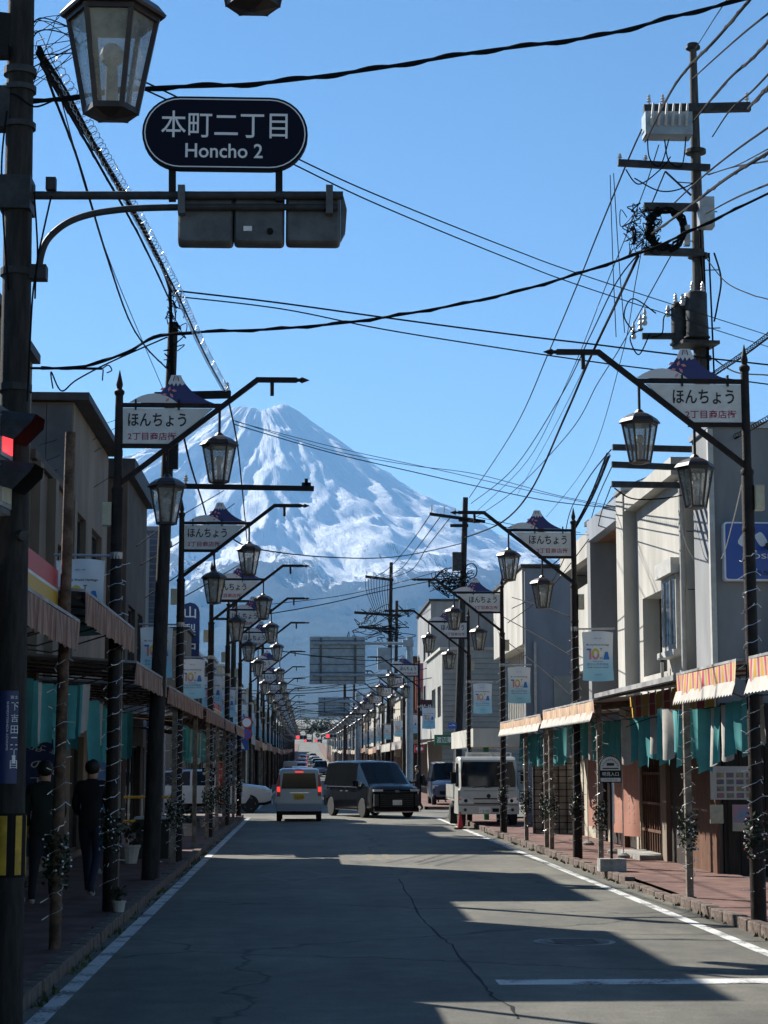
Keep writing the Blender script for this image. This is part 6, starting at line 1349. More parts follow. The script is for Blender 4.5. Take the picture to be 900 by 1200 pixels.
for i in range(26):
    Y = 85+i*8; z = rr.uniform(4.9, 8.2)+gz(Y); s_ = rr.uniform(.2, .7); a, b = V((-2.9, Y, z)), V((5.5, Y+rr.uniform(-15, 15), z+rr.uniform(-.8, 1.2)))
    mb = MB(); mb.tube([a.lerp(b, k/10)-V((0, 0, s_*4*k/10*(1-k/10))) for k in range(11)], .018, 'cable', 5); tag(mb.build('overhead_cable'), 'cable strung across the far street between the lamp rows', 'cable', 'cables across the far street')
# wires from the crossing pole to the far ones and to the houses
for i, (x0, y0) in enumerate(((505, 602), (517, 604), (528, 606))): wire('power line from the crossing pole to the distant poles, strand %s' % ('at the arm end', 'in the middle', 'nearest the shaft')[i], [(x0, y0), (x0-28, 642), (x0-52+i*3, 668), (432+i*10, 679)], YQ-.2, 130, .022)
for i, P in enumerate((((45, 522), (95, 506), (142, 490)), ((50, 542), (100, 520), (142, 498)), ((45, 560), (100, 535), (142, 512)), ((45, 618), (90, 585), (142, 550)))): wire('thin wire from the tan house to the lamp row, %s' % ('top one', 'second one', 'third one', 'lowest one')[i], P, 32, 40, .006, 'wire_blue')
wire('black cable running on from the leaning pole before the snow', [(207, 470), (222, 540), (244, 615), (256, 690)], YL, 55, .018, twist=5)
wire('second black cable running on from the leaning pole', [(268, 470), (278, 520), (284, 575), (290, 640)], YL, 55, .014, twist=5)
for i, P in enumerate((((160, 640), (200, 612), (262, 575)), ((165, 662), (215, 632), (275, 590)), ((170, 700), (230, 660), (285, 622)), ((205, 705), (250, 680), (300, 650)))): wire('slack cable between the leaning pole and lamps beyond, %s' % ('highest', 'second', 'third', 'lowest')[i], P, 40, 62, .014)
for i, P in enumerate((((600, 713), (640, 690), (668, 640)), ((595, 730), (640, 695), (690, 632)), ((588, 722), (630, 745), (668, 768)), ((585, 745), (630, 780), (669, 815)), ((600, 700), (640, 712), (667, 722)))): wire('drop cable across the end wall of the white corner house, %s' % ('upper', 'lower', 'pale', 'long slanting', 'short one')[i], P, 47.1, 34.5, .010)
# bracket bar on the left and tubes that hold cables
bb = thing('bracket_bar', 'thin steel bar with hook sticking out from the house behind the signal pole', 'bracket', at(45, 432, 27)); mb = MB(); mb.tube([at(-30, 431, 27), at(120, 432, 27)], .02, 'black_steel', 6); mb.tube(spline([at(120, 432, 27), at(127, 428, 27), at(131, 434, 27), at(125, 437, 27)], 5), .010, 'black_steel', 5); mb.tube([at(121, 433, 27), at(120, 446, 27)], .010, 'black_steel', 5); wb(mb, 'bar', bb)

# more service wires fanning out from the tall concrete pole
fan = (((716, 527), (690, 560), (668, 600), (661, 635)), ((717, 547), (700, 585), (690, 618)), ((716, 570), (705, 600), (700, 622)), ((830, 205), (858, 196), (905, 188)), ((828, 250), (862, 232), (905, 214)), ((760, 250), (745, 330), (728, 420), (690, 540), (640, 606)), ((772, 170), (752, 230), (712, 330), (668, 440), (618, 540), (560, 598)), ((826, 300), (850, 330), (880, 345), (905, 352)), ((836, 420), (862, 436), (905, 440)), ((812, 92), (836, 70), (870, 40), (905, 12)))
far_y = (60, 45, 42, 18, 18, YQ-.2, YQ-.2, 26, 26, 17)
for i, (P, yb_) in enumerate(zip(fan, far_y)): wire('service wire fanning out from the tall concrete pole, %s' % ('from its top lower arm', 'from its middle lower arm', 'from its bottom lower arm', 'level above the service box', 'beside the service box', 'thin under the coil', 'long one under the switch box', 'below the coil to the dark house', 'below the transformers', 'highest near the tip')[i], P, YP-.2, yb_, (.012, .010, .010, .010, .012, .009, .010, .009, .012, .012)[i])
# ------------------------------------------------------------------ vehicles (local: +Y is forward, wheels on z = 0)
WHEELS = {}
def wheel(parent, x, y, r, w_=.18, alloy=True):
    key = (r, w_, alloy)
    if key not in WHEELS:
        def lat(prof, m_, n):
            mb = MB(); mb.lathe(prof, m_, n); mb.v = [(z, a, b) for a, b, z in mb.v]; return mb
        h = w_/2; t = lat([(r*.62, -h), (r*.93, -h), (r, -h*.7), (r, h*.7), (r*.93, h), (r*.62, h)], 'tyre', 20).mesh('tyre', 40)
        rm = lat([(r*.05, h*.55), (r*.60, h*.5), (r*.64, h*.95), (r*.64, -h*.95), (r*.6, -h*.5), (r*.05, -h*.55)], 'black_plain', 20)
        for k in range(5 if alloy else 8):
            for s_ in (-1, 1):
                a = 2*pi*k/(5 if alloy else 8); d = V((0, cos(a), sin(a))); rm.bar(V((s_*h*.75, 0, 0))+d*r*.05, V((s_*h*.9, 0, 0))+d*r*.62, r*(.20 if alloy else .12), r*.06, 'rim', up=(1, 0, 0))
        for s_ in (-1, 1):
            for k in range(20):
                a0, a1 = 2*pi*k/20, 2*pi*(k+1)/20; P = lambda a, q: (s_*h*.97, q*cos(a), q*sin(a)); rm.quad(P(a0, r*.66), P(a1, r*.66), P(a1, r*.58), P(a0, r*.58), 'rim')
        WHEELS[key] = (t, rm.mesh('rim'))
    t, rm = WHEELS[key]; w0 = inst('wheel', t, parent, (x, y, r)); inst('rim', rm, w0); return w0
def car_body(root, st, paint, trim='black_plain', glass='car_glass', crease=.5):
    """st: (y, zb, zbelt, zr, wb, wbelt, wr, lean, flag) ; flag describes the bay in front of this station: p paint, s side window, w sloping screen"""
    rings = []
    for (y, zb, zl, zr, wb_, wl, wr, lean, fl) in st:
        ht = [(0, zb), (wb_*.90, zb), (wb_, zb+.10), (max(wb_, wl)*1.01, zb+(zl-zb)*crease), (wl, zl), (wr, zr-.05), (wr*.86, zr), (0, zr+.02)]
        full = ht + [(-x, z) for x, z in ht[-2:0:-1]]
        rings.append([V((x, y + lean*max(0, z-zl), z)) for x, z in full])
    n = len(rings[0]); body = MB(); gl = {}
    for i in range(len(st)-1):
        fl = st[i][8]
        for k in range(n):
            kk = k if k < 7 else 13-k; f = [rings[i][k], rings[i][(k+1) % n], rings[i+1][(k+1) % n], rings[i+1][k]]
            tgt, m_ = body, paint
            if kk <= 1: m_ = trim
            if fl == 's' and kk == 4: tgt = gl.setdefault(('side_window', i, k), MB()); m_ = glass
            if fl == 'w' and kk in (5, 6): tgt = gl.setdefault(('windscreen', i, 0), MB()); m_ = glass
            if fl == 'w' and kk == 4: tgt = gl.setdefault(('quarter_window', i, k), MB()); m_ = glass
            tgt.quad(*f, m_)
    body.add(rings[0], [tuple(range(n))], paint); body.add(rings[-1], [tuple(range(n-1, -1, -1))], paint)
    b = weld(body.build('body', root)); b.data.polygons.foreach_set('use_smooth', [True]*len(b.data.polygons)); b.data.set_sharp_from_angle(angle=R(32))
    for (nm, i, k), mb in gl.items():
        o = weld(mb.build(nm, root)); o.data.polygons.foreach_set('use_smooth', [True]*len(o.data.polygons)); o.data.set_sharp_from_angle(angle=R(40))
    return b
def pbox(root, name, m_, *bxs, rz=0):
    mb = MB()
    for b in bxs: mb.box(*b, m_)
    return mb.build(name, root)
def plate(root, y, z, m_, txt, facing, x=0.0):
    mb = MB(); mb.box(x-.165, x+.165, y-.01, y+.01, z-.083, z+.083, m_); p = mb.build('number_plate', root); mb = MB(); ux = (1, 0, 0) if facing < 0 else (-1, 0, 0); mb.text(txt, (x, y+facing*.012, z-.02), .26, .075, 'ink' if m_ != 'plate_white' else 'sign_green', ux=ux, lift=(0, 0, 0)); mb.build('lettering', p, recalc=False)

# --- silver kei wagon seen from behind
kc = thing('kei_wagon', 'silver blue kei wagon with brake lights on and yellow number plate', 'car', (-.17, 61.6, 0))
car_body(kc, [(-1.68, .32, .98, 1.60, .66, .70, .60, .05, 'p'), (-1.60, .24, .98, 1.635, .72, .735, .62, .02, 's'), (-.75, .20, .96, 1.655, .73, .737, .63, 0, 'p'), (-.66, .20, .96, 1.655, .73, .737, .63, 0, 's'), (.25, .20, .95, 1.645, .73, .737, .62, 0, 'p'), (.32, .20, .95, 1.64, .73, .737, .62, 0, 's'), (.72, .20, .94, 1.60, .73, .735, .60, 0, 'w'), (1.15, .20, .93, .99, .73, .73, .58, 0, 'p'), (1.60, .24, .84, .89, .70, .70, .55, 0, 'p'), (1.69, .34, .74, .78, .62, .62, .5, 0, 'p')], 'paint_silver')
mb = MB(); mb.prism([(-.56, 1.02), (.56, 1.02), (.50, 1.50), (-.50, 1.50)], (0, -1.70, 0), (1, 0, 0), (0, 0, 1), (0, .03, 0), 'car_glass'); rw = mb.build('rear_window', kc); pbox(kc, 'brake_lamp', 'tail_red', (-.13, .13, -1.715, -1.69, 1.525, 1.56))
for s_ in (-1, 1):
    mb = MB(); mb.prism([(s_*.585, .78), (s_*.70, .78), (s_*.705, 1.12), (s_*.64, 1.46), (s_*.60, 1.46), (s_*.60, 1.1)], (0, -1.705, 0), (1, 0, 0), (0, 0, 1), (0, .06, 0), 'tail_dim'); tl = mb.build('tail_lamp', kc); pbox(tl, 'lit_segment', 'tail_red', (min(s_*.60, s_*.69), max(s_*.60, s_*.69), -1.712, -1.706, .92, 1.08))
pbox(kc, 'bumper', 'paint_silver', (-.71, .71, -1.74, -1.60, .32, .56)); pbox(kc, 'bumper_skirt', 'black_plain', (-.66, .66, -1.72, -1.58, .20, .318)); pbox(kc, 'tailgate_trim', 'chrome', (-.30, .30, -1.70, -1.675, .88, .905)); plate(kc, -1.70, .77, 'plate_yellow', '12-34', -1)
pbox(kc, 'wiper', 'black_plain', (-.05, .35, -1.72, -1.702, 1.03, 1.05))
for y in (-1.15, 1.1):
    for x in (-.63, .63): wheel(kc, x, y, .27, .16)
for s_ in (-1, 1): pbox(kc, 'mirror', 'paint_silver', (min(s_*.74, s_*.9), max(s_*.74, s_*.9), .55, .66, .95, 1.12))
pbox(kc, 'head_rest', 'black_plain', (-.42, -.18, -.9, -.8, 1.0, 1.35)); pbox(kc, 'head_rest', 'black_plain', (.18, .42, -.9, -.8, 1.0, 1.35))

# --- black minivan turning
mv = thing('minivan', 'glossy black minivan with barred chrome grille turning at the crossing', 'car', (2.25, 65.4, 0), pi+.36)
car_body(mv, [(-2.33, .40, 1.05, 1.74, .70, .74, .60, .10, 'p'), (-2.29, .30, 1.05, 1.82, .80, .82, .66, .07, 'p'), (-2.18, .25, 1.05, 1.86, .84, .86, .70, .05, 's'), (-1.35, .22, 1.04, 1.90, .86, .865, .72, 0, 'p'), (-1.22, .22, 1.04, 1.90, .86, .865, .72, 0, 's'), (-.15, .22, 1.03, 1.90, .86, .865, .72, 0, 'p'), (-.02, .22, 1.03, 1.90, .86, .865, .72, 0, 's'), (.72, .22, 1.02, 1.86, .86, .865, .71, 0, 'p'), (.80, .22, 1.02, 1.83, .86, .865, .70, 0, 'w'), (1.66, .22, 1.05, 1.14, .86, .86, .74, 0, 'p'), (2.05, .24, 1.02, 1.08, .855, .85, .72, 0, 'p'), (2.25, .27, .94, 1.0, .83, .83, .70, 0, 'p'), (2.34, .30, .86, .92, .76, .76, .66, 0, 'p')], 'paint_black')
pbox(mv, 'grille_backing', 'black_plain', (-.62, .62, 2.33, 2.355, .36, .84))
for i in range(7): pbox(mv, 'grille_bar', 'dull_steel', (-.60, .60, 2.35, 2.372, .38+i*.062, .41+i*.062))
pbox(mv, 'emblem', 'chrome', (-.075, .075, 2.35, 2.378, .85, .93)); pbox(mv, 'upper_trim', 'dull_steel', (-.72, .72, 2.325, 2.36, .86, .885)); pbox(mv, 'bumper', 'paint_black', (-.80, .80, 2.20, 2.36, .22, .355)); pbox(mv, 'chrome_lip', 'chrome', (-.78, .78, 2.30, 2.375, .195, .225)); plate(mv, 2.39, .52, 'plate_white', '・・12', 1)
for s_ in (-1, 1):
    a, b = sorted((s_*.50, s_*.83)); pbox(mv, 'headlamp', 'headlamp', (a, b, 2.20, 2.345, .88, .955)); a, b = sorted((s_*.66, s_*.82)); pbox(mv, 'fog_lamp_panel', 'dull_steel', (a, b, 2.25, 2.365, .40, .80)); a, b = sorted((s_*.87, s_*1.07)); mr_ = pbox(mv, 'mirror', 'paint_black', (a, b, .95, 1.08, 1.03, 1.22))
    for y in (-1.42, 1.43): wheel(mv, s_*.79, y, .33, .2)
    a, b = sorted((s_*.868, s_*.878)); pbox(mv, 'belt_trim', 'chrome', (a, b, -2.2, .9, 1.01, 1.035)); pbox(mv, 'sill', 'chrome', (a, b, -1.0, 1.0, .235, .26))
    for y in (-.55, -.05): pbox(mv, 'door_handle', 'chrome', (a-.01, b+.01, y, y+.2, .86, .90))
    for y in (-.10, -1.30, 1.0):
        pbox(mv, 'door_seam', 'black_plain', (a, b-.003, y, y+.012, .3, 1.0))
pbox(mv, 'wiper', 'black_plain', (-.5, .1, 1.60, 1.63, 1.12, 1.14))
pbox(mv, 'dashboard', 'black_plain', (-.7, .7, 1.2, 1.3, 1.0, 1.06))

# --- white pick-up truck parked over the kerb, facing us
tk = thing('small_truck', 'white cab-over truck parked with two wheels on the pavement', 'truck', (5.12, 54.0, .05), pi)
mb = MB(); prof = [(1.30, .36), (1.36, .55), (1.36, 1.02), (1.33, 1.10), (1.15, 1.86), (1.05, 1.93), (.2, 1.95), (-.1, 1.90), (-.1, .36)]
rings = []
for x, k in ((-.85, .96), (-.80, 1.0), (.80, 1.0), (.85, .96)): rings.append([V((x*(1 if z < 1.1 else .955), y*(k if y > .5 else 1), z if z < 1.8 else z-(.03 if abs(x) > .82 else 0))) for y, z in prof])
n = len(prof)
for i in range(3):
    for k in range(n): mb.quad(rings[i][k], rings[i][(k+1) % n], rings[i+1][(k+1) % n], rings[i+1][k], 'paint_truck')
mb.add(rings[0], [tuple(range(n))], 'paint_truck'); mb.add(rings[3], [tuple(range(n-1, -1, -1))], 'paint_truck'); o = weld(mb.build('cab', tk)); o.data.polygons.foreach_set('use_smooth', [True]*len(o.data.polygons)); o.data.set_sharp_from_angle(angle=R(30))
mb = MB(); P = lambda x, t_: V((x, 1.345+(1.17-1.345)*t_, 1.10+(1.83-1.10)*t_)); mb.add([P(-.76, .02), P(.76, .02), P(.76, .55), P(.70, .97), P(-.70, .97), P(-.76, .55)], [(0, 1, 2, 3, 4, 5)], 'car_glass'); mb.v = [(x, y+.012, z) for x, y, z in mb.v]; ws_ = mb.build('windscreen', tk)
for x in (-.3, .1, .45): mb = MB(); mb.bar((x, 1.365, 1.10), (x-.38, 1.36, 1.14), .02, .015, 'black_plain'); mb.build('wiper', tk)
pbox(tk, 'grille_slot', 'black_plain', (-.42, .42, 1.355, 1.372, .77, .80)); pbox(tk, 'grille_slot', 'black_plain', (-.42, .42, 1.355, 1.372, .64, .665)); mb = MB(); mb.tube([(0, 1.35, .86), (0, 1.38, .86)], [.06, .055], 'dull_steel', 14); mb.build('emblem', tk)
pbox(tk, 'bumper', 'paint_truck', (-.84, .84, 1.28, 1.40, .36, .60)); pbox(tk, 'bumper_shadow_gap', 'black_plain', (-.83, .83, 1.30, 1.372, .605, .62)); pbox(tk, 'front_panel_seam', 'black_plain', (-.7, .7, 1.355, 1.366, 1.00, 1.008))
for s_ in (-1, 1):
    mb = MB(); mb.prism([(s_*.42, .66), (s_*.82, .66), (s_*.82, .82), (s_*.70, .82), (s_*.50, .76)], (0, 1.345, 0), (1, 0, 0), (0, 0, 1), (0, .035, 0), 'headlamp'); hl = mb.build('headlamp', tk); mb = MB(); mb.tube([(s_*.64, 1.37, .73), (s_*.64, 1.386, .73)], .05, 'black_plain', 12); mb.build('reflector', hl); mb = MB(); mb.tube([(s_*.66, 1.39, .48), (s_*.66, 1.41, .48)], .045, 'dull_steel', 12); mb.build('fog_lamp', tk)
    a, b = sorted((s_*.78, s_*.825)); pbox(tk, 'turn_lamp', 'orange_red', (a, b, 1.34, 1.384, .74, .80))
    a, b = sorted((s_*.90, s_*1.05)); mr_ = pbox(tk, 'mirror', 'black_plain', (a, b, 1.28, 1.36, 1.20, 1.52)); mb = MB(); mb.tube([(s_*.82, 1.28, 1.52), (s_*.95, 1.33, 1.56), (s_*.97, 1.32, 1.5)], .012, 'black_plain', 6); mb.build('mirror_arm', tk)
    mb = MB(); mb.quad((s_*.842, .25, 1.12), (s_*.842, 1.15, 1.12), (s_*.815, 1.03, 1.76), (s_*.815, .25, 1.76), 'car_glass'); mb.v = [(x+s_*.004, y, z) for x, y, z in mb.v]; mb.build('side_window', tk, recalc=False)
    wheel(tk, s_*.72, .85, .33, .2, False); wheel(tk, s_*.70, -1.75, .31, .3, False)
plate(tk, 1.415, .47, 'plate_white', '・5 00', 1, .12); pbox(tk, 'tow_recess', 'black_plain', (-.28, -.10, 1.392, 1.404, .42, .52))
pbox(tk, 'chassis', 'black_plain', (-.35, .35, -2.7, .9, .35, .55)); pbox(tk, 'load_bed', 'paint_truck', (-.85, .85, -2.9, -.2, .70, .78)); pbox(tk, 'side_board', 'paint_truck', (-.87, -.83, -2.9, -.2, .781, 1.15)); pbox(tk, 'side_board', 'paint_truck', (.83, .87, -2.9, -.2, .781, 1.15)); pbox(tk, 'tail_board', 'paint_truck', (-.87, .87, -2.95, -2.91, .70, 1.15))
mb = MB(); mb.tube([(-.80, -.22, 1.1), (-.80, -.22, 2.05), (-.55, -.22, 2.05)], .025, 'white_plate', 6); mb.tube([(-.25, -.22, 1.9), (-.2, -.22, 2.05), (.5, -.22, 2.05), (.5, -.22, 1.0)], .02, 'white_plate', 6); mb.tube([(.80, -.22, 1.1), (.80, -.22, 2.18), (.45, -.22, 2.18), (.45, -.22, 1.9)], .022, 'white_plate', 6); mb.build('guard_frame', tk)
pbox(tk, 'tool_chest', 'alu', (-.5, .45, -.8, -.3, 1.3, 2.08))
for x0, x1 in ((-.12, -.34), (.16, .32)): mb = MB(); mb.bar((x0, 1.225, 1.42), (x1, 1.20, 1.66), .035, .01, 'sign_white'); mb.build('dashboard_card', tk)

# --- generic hatchback / suv / van, used where only a corner or a few pixels show
def small_car(name, label, paint, kind, loc, rz, front=True, group=None):
    r = thing(name, label, 'car', loc, rz, group)
    if kind == 'suv': st = [(-2.1, .42, .98, 1.40, .78, .80, .58, .12, 'p'), (-2.0, .28, 1.0, 1.52, .86, .88, .64, .10, 's'), (-.9, .24, 1.0, 1.58, .88, .885, .68, 0, 'p'), (-.82, .24, 1.0, 1.58, .88, .885, .68, 0, 's'), (.35, .24, .99, 1.55, .88, .885, .66, 0, 'w'), (1.05, .24, .99, 1.05, .88, .88, .72, 0, 'p'), (1.9, .28, .88, .94, .84, .84, .66, 0, 'p'), (2.12, .36, .72, .78, .72, .72, .6, 0, 'p')]; wr, wy = .34, (-1.28, 1.32)
    elif kind == 'van': st = [(-1.68, .32, .98, 1.70, .66, .70, .62, .03, 'p'), (-1.6, .24, .98, 1.76, .72, .735, .65, .02, 's'), (-.5, .2, .97, 1.78, .73, .737, .66, 0, 'p'), (-.42, .2, .97, 1.78, .73, .737, .66, 0, 's'), (.75, .2, .96, 1.72, .73, .735, .63, 0, 'w'), (1.3, .2, .96, 1.02, .72, .73, .6, 0, 'p'), (1.6, .25, .85, .9, .7, .7, .55, 0, 'p'), (1.69, .34, .75, .8, .62, .62, .5, 0, 'p')]; wr, wy = .28, (-1.15, 1.12)
    else: st = [(-1.95, .40, .92, 1.30, .74, .78, .56, .25, 'p'), (-1.8, .26, .94, 1.42, .82, .84, .60, .18, 's'), (-.7, .22, .93, 1.49, .84, .845, .64, 0, 'p'), (-.62, .22, .93, 1.49, .84, .845, .64, 0, 's'), (.4, .22, .92, 1.46, .84, .845, .62, 0, 'w'), (1.1, .22, .91, .97, .84, .84, .66, 0, 'p'), (1.75, .26, .80, .86, .80, .8, .62, 0, 'p'), (1.95, .34, .66, .72, .70, .7, .55, 0, 'p')]; wr, wy = .31, (-1.22, 1.22)
    car_body(r, st, paint); y1 = st[-1][0]; y0 = st[0][0]; hw = st[-1][4]; W_ = st[3][4]
    for s_ in (-1, 1):
        a, b = sorted((s_*(hw-.22), s_*(hw+.09))); pbox(r, 'headlamp', 'headlamp', (a, b, y1-.20, y1-.02, st[-2][2]-.17, st[-2][2]-.04)); a, b = sorted((s_*(st[0][4]-.12), s_*(st[0][4]+.03))); pbox(r, 'tail_lamp', 'tail_dim' if front else 'tail_red', (a, b, y0-.02, y0+.12, .75, 1.02))
        a, b = sorted((s_*(W_+.01), s_*(W_+.16))); pbox(r, 'mirror', paint, (a, b, st[-4][0]-.05, st[-4][0]+.08, .97, 1.12))
        for y in wy: wheel(r, s_*(W_-.10), y, wr, .19)
    pbox(r, 'grille', 'black_plain', (-.42, .42, y1-.03, y1+.012, .42, .58)); pbox(r, 'rear_window', 'car_glass', (-.5, .5, y0-.01, y0+.03, .98, 1.26)); plate(r, y1+.02, .38, 'plate_white', '・・12', 1); plate(r, y0-.02, .62, 'plate_white', '・・34', -1)
    return r
small_car('white_suv', 'white crossover nosing out of the side street behind the lamp posts', 'paint_white', 'suv', (-3.35, 71.5, 0), -pi/2)
small_car('navy_van', 'dark blue kei van parked behind the white truck', 'paint_navy', 'van', (6.05, 80.5, gz(80)+.1), pi)
small_car('maroon_car', 'dark maroon car in the small car park beside the pink banner', 'paint_maroon', 'hatch', (8.55, 50.8, -.04), pi/2+.12)
for nm, lab, pt_, kd, x, y, front in (('white_hatchback', 'white hatchback driving ahead of the silver kei wagon', 'paint_white', 'hatch', -.35, 150, False), ('black_van', 'black kei van coming on behind the minivan', 'paint_navy', 'van', 1.75, 205, True), ('silver_car', 'silver car far ahead of the white hatchback', 'paint_silver', 'hatch', -.4, 235, False), ('white_van', 'white van far up the street in the oncoming lane', 'paint_white', 'van', 1.8, 265, True), ('grey_car', 'grey car far up the street following the silver one', 'paint_silver', 'suv', -.4, 300, False), ('white_car', 'white car in the distance below the red signals', 'paint_white', 'suv', 1.9, 335, True), ('dark_car', 'dark car at the far end of the street', 'paint_navy', 'hatch', -.3, 380, False), ('pale_car', 'pale car at the far end of the street', 'paint_white', 'hatch', 1.8, 410, True), ('red_tailed_car', 'white car with red lights parked by the far kerb', 'paint_white', 'van', -1.4, 185, False)):
    small_car(nm, lab, pt_, kd, (x, y, gz(y)), pi if front else 0, front)

# ------------------------------------------------------------------ gantry signs seen from behind
def gantry(label, Y, px0, py0, px1, py1, ppx, ptop, arms):
    base = at(ppx, 900, Y); r = thing('gantry_sign', label, 'road sign', (base.x, Y, gz(Y)))
    mb = MB(); tp = at(ppx, ptop, Y); rad = .17*Y/87; mb.tube([(base.x, Y, gz(Y)-.1), (tp.x, Y, tp.z)], [rad, rad*.9], 'blue_steel', 14); wb(mb, 'post', r, 40); mb = MB(); mb.lathe([(rad, -.02), (rad, .04), (.02, .07)], 'blue_steel', 14, (tp.x, Y, tp.z)); wb(mb, 'post_cap', r)
    a, b = at(px0, py0, Y), at(px1, py1, Y); mb = MB(); mb.box(a.x, b.x, Y-.02, Y+.05, b.z, a.z, 'blue_steel'); bd = wb(mb, 'board', r)
    for k in range(6): mb = MB(); z = b.z+(a.z-b.z)*(k+.5)/6; mb.box(a.x+.03, b.x-.03, Y-.04, Y-.021, z-.02, z+.02, 'grey_steel'); wb(mb, 'rib', bd)
    for t_ in (.2, .82): mb = MB(); x = a.x+(b.x-a.x)*t_; mb.box(x-.05, x+.05, Y-.09, Y-.041, b.z+.05, a.z-.05, 'grey_steel'); wb(mb, 'upright', bd)
    for py in arms: mb = MB(); p, q = at(px0+4, py, Y-.15), at(ppx, py, Y-.15); mb.tube([p, q], .07*Y/87, 'blue_steel', 10); wb(mb, 'arm', r); mb = MB(); mb.cbox(at(ppx-2, py, Y), .5, .5, .28, 'blue_steel'); wb(mb, 'flange', r)
gantry('large road sign seen from behind on a steel gantry post by the pharmacy', 87, 363, 746, 428, 802, 480, 747, (754, 791))
gantry('smaller distant road sign seen from behind further up the street', 165, 373, 817, 410, 840, 420, 812, (822, 836))

# ------------------------------------------------------------------ small road signs and far signals
def round_sign(parent, x, z, r_, ring, face, extra=None):
    mb = MB(); mb.lathe([(r_, -.01), (r_, .01)], ring, 20); mb.v = [(a+x, c-.03, b+z) for a, b, c in mb.v]; o = mb.build('ring', parent); mb = MB(); mb.lathe([(r_*.74, -.004), (r_*.74, .004)], face, 20); mb.v = [(a+x, c-.046, b+z) for a, b, c in mb.v]; mb.build('face', o)
    if extra: mb = MB(); mb.cbox((x, -.054, z), r_*1.5, .006, r_*.22, extra, ry=-.78); mb.build('slash', o)
rs = thing('road_sign_post', 'post with red-ringed white sign above blue no-parking sign', 'road sign', (-2.35, 76.6, .1)); mb = MB(); mb.tube([(0, 0, -.02), (0, 0, 3.6)], .035, 'alu', 8); mb.build('post', rs); round_sign(rs, 0, 3.35, .24, 'red_sign', 'sign_white'); round_sign(rs, 0, 2.9, .24, 'red_sign', 'sign_blue', 'red_sign')
rs2 = thing('crossing_sign', 'blue pedestrian crossing sign on a thin post under the awning end', 'road sign', (-2.2, 63.9, .1)); mb = MB(); mb.tube([(0, 0, -.02), (0, 0, 2.75)], .03, 'alu', 8); mb.build('post', rs2); mb = MB(); mb.prism([(-.3, 0), (.3, 0), (.3, .30), (0, .55), (-.3, .30)], (0, -.045, 2.15), (1, 0, 0), (0, 0, 1), (0, .012, 0), 'sign_blue'); fc = mb.build('panel', rs2); mb = MB(); mb.prism([(-.18, .05), (.18, .05), (0, .42)], (0, -.05, 2.15), (1, 0, 0), (0, 0, 1), (0, .004, 0), 'sign_white'); mb.bar((0, -.054, 2.25), (-.05, -.054, 2.42), .004, .05, 'sign_blue'); mb.bar((-.03, -.054, 2.27), (-.09, -.054, 2.20), .004, .03, 'sign_blue'); mb.bar((0, -.054, 2.28), (.07, -.054, 2.20), .004, .03, 'sign_blue'); mb.build('pictogram', fc)
for Y, px, py, side, lab in ((210, 349, 864, -1, 'far traffic signal showing red, bank sign side'), (205, 384, 862.5, 1, 'far traffic signal showing red, pharmacy side'), (330, 358, 868, -1, 'farthest traffic signal showing red, bank sign side'), (325, 370.5, 868, 1, 'farthest traffic signal showing red, pharmacy side')):
    p = at(px, py, Y); X = -2.7 if side < 0 else 5.2; r = thing('distant_signal', lab, 'traffic light', (X, Y, gz(Y)+.1)); mb = MB(); mb.tube([(X, Y, gz(Y)), (X, Y, p.z+.6)], .1, 'alu', 8); mb.tube([(X, Y, p.z+.25), (p.x+.4*side, Y, p.z+.25)], .05, 'alu', 6); wb(mb, 'pole', r); mb = MB(); mb.box(p.x-.25, p.x+1.05, Y-.12, Y+.1, p.z-.24, p.z+.24, 'white_plate'); h_ = wb(mb, 'housing', r)
    for k in range(3): mb = MB(); mb.tube([(p.x+.4*k, Y-.12, p.z), (p.x+.4*k, Y-.16, p.z)], .19, 'red_light' if k == 0 else 'dull_steel', 12); wb(mb, 'lens', h_)
# bank sign
p, q = at(212, 706, 80), at(233, 782, 80); bs_ = thing('bank_sign', 'tall dark blue round-topped bank sign with white characters', 'sign', ((p.x+q.x)/2, 80, q.z)); mb = MB(); mb.prism(rr_((q.x-p.x)/2, (p.z-q.z)/2, (q.x-p.x)/2*.98), ((p.x+q.x)/2, 80, (p.z+q.z)/2), (1, 0, 0), (0, 0, 1), (0, .3, 0), 'bank_blue'); wb(mb, 'panel', bs_); mb = MB()
for i, ch in enumerate('山梨中央'): mb.text(ch, ((p.x+q.x)/2, 79.99, p.z-.42-i*.74), .5, .5, 'sign_white', bold=.012)
wb(mb, 'lettering', bs_, recalc=False); mb = MB(); mb.bar(((p.x+q.x)/2, 80.15, (p.z+q.z)/2), (-4.9, 80.15, (p.z+q.z)/2), .06, .06, 'alu'); mb.tube([((p.x+q.x)/2-.3, 80.15, q.z), ((p.x+q.x)/2-.3, 80.15, 3)], .05, 'alu', 8); wb(mb, 'bracket', bs_)

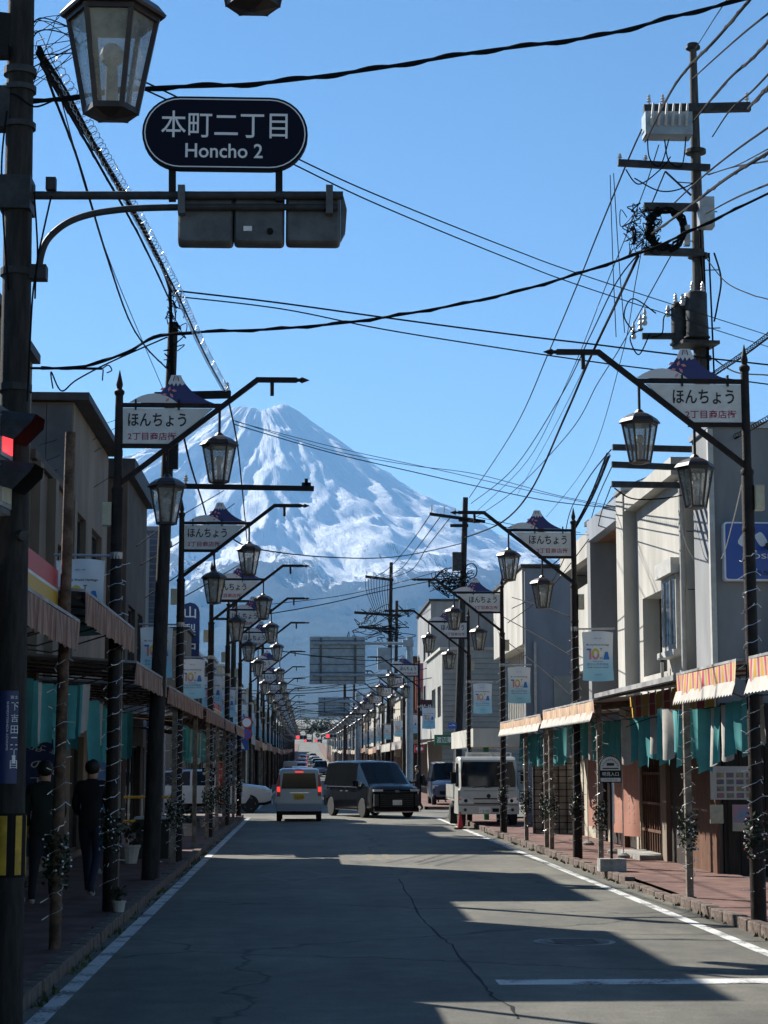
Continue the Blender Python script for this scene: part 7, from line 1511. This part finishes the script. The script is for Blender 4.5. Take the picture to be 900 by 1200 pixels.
# ------------------------------------------------------------------ trees where the street ends
rr = random.Random(77)
def tree(label, x, y, h_, seed, nl=420):
    r = thing('tree', label, 'tree', (x, y, gz(y)-.2)); q = random.Random(seed); mb = MB(); mb.tube([(0, 0, 0), (.1, 0, h_*.35), (0, .1, h_*.7)], [.3, .2, .06], 'bark', 7)
    for k in range(5): a = q.uniform(0, 6.3); z = h_*q.uniform(.3, .6); mb.tube([(0, 0, z), (h_*.18*cos(a), h_*.18*sin(a), z+h_*.18)], [.1, .03], 'bark', 5)
    mb.build('trunk', r); mb = MB(); cl = [(q.uniform(-.28, .28)*h_, q.uniform(-.28, .28)*h_, h_*q.uniform(.4, .88), h_*q.uniform(.10, .2)) for _ in range(9)]
    for i in range(nl):
        cx, cy_, cz, cr_ = q.choice(cl); d = V((q.gauss(0, 1), q.gauss(0, 1), q.gauss(0, 1))).normalized()*cr_*q.uniform(.5, 1.05); c = V((cx, cy_, cz))+d; u = V((q.gauss(0, 1), q.gauss(0, 1), q.gauss(0, 1))).normalized(); v = u.cross(V((q.gauss(0, 1), q.gauss(0, 1), q.gauss(0, 1)))).normalized(); l_ = h_*.045; mb.add([c-u*l_, c+v*l_*.6, c+u*l_, c-v*l_*.6], [(0, 1, 2, 3)], 'tree_green')
    o = mb.build('crown', r, recalc=False); o['kind'] = 'stuff'
for i in range(26): tree('dark green tree in the clump closing the far end of the street', rr.uniform(-55, 75), rr.uniform(640, 760), rr.uniform(7, 12), i)
for o in bpy.data.objects:
    if o.name.startswith('tree') and o.get('category') == 'tree': o['group'] = 'trees at the far end of the street'
# ------------------------------------------------------------------ the air between here and the mountain
hz = MB(); hz.box(-16000, 16000, -400, 22000, -2.0, 3300, 'cable')
ho = hz.build('haze'); ho.data.materials.clear()
hm = bpy.data.materials.new('haze_air'); hm.use_nodes = True; t = hm.node_tree
for n_ in list(t.nodes):
    if n_.type == 'BSDF_PRINCIPLED': t.nodes.remove(n_)
pv = t.nodes.new('ShaderNodeVolumePrincipled'); pv.inputs['Color'].default_value = (.24, .54, 1.0, 1); pv.inputs['Density'].default_value = 3.6e-5; pv.inputs['Anisotropy'].default_value = 0.15
t.links.new(pv.outputs[0], t.nodes['Material Output'].inputs['Volume'])
ho.data.materials.append(hm); tag(ho, kind='stuff')
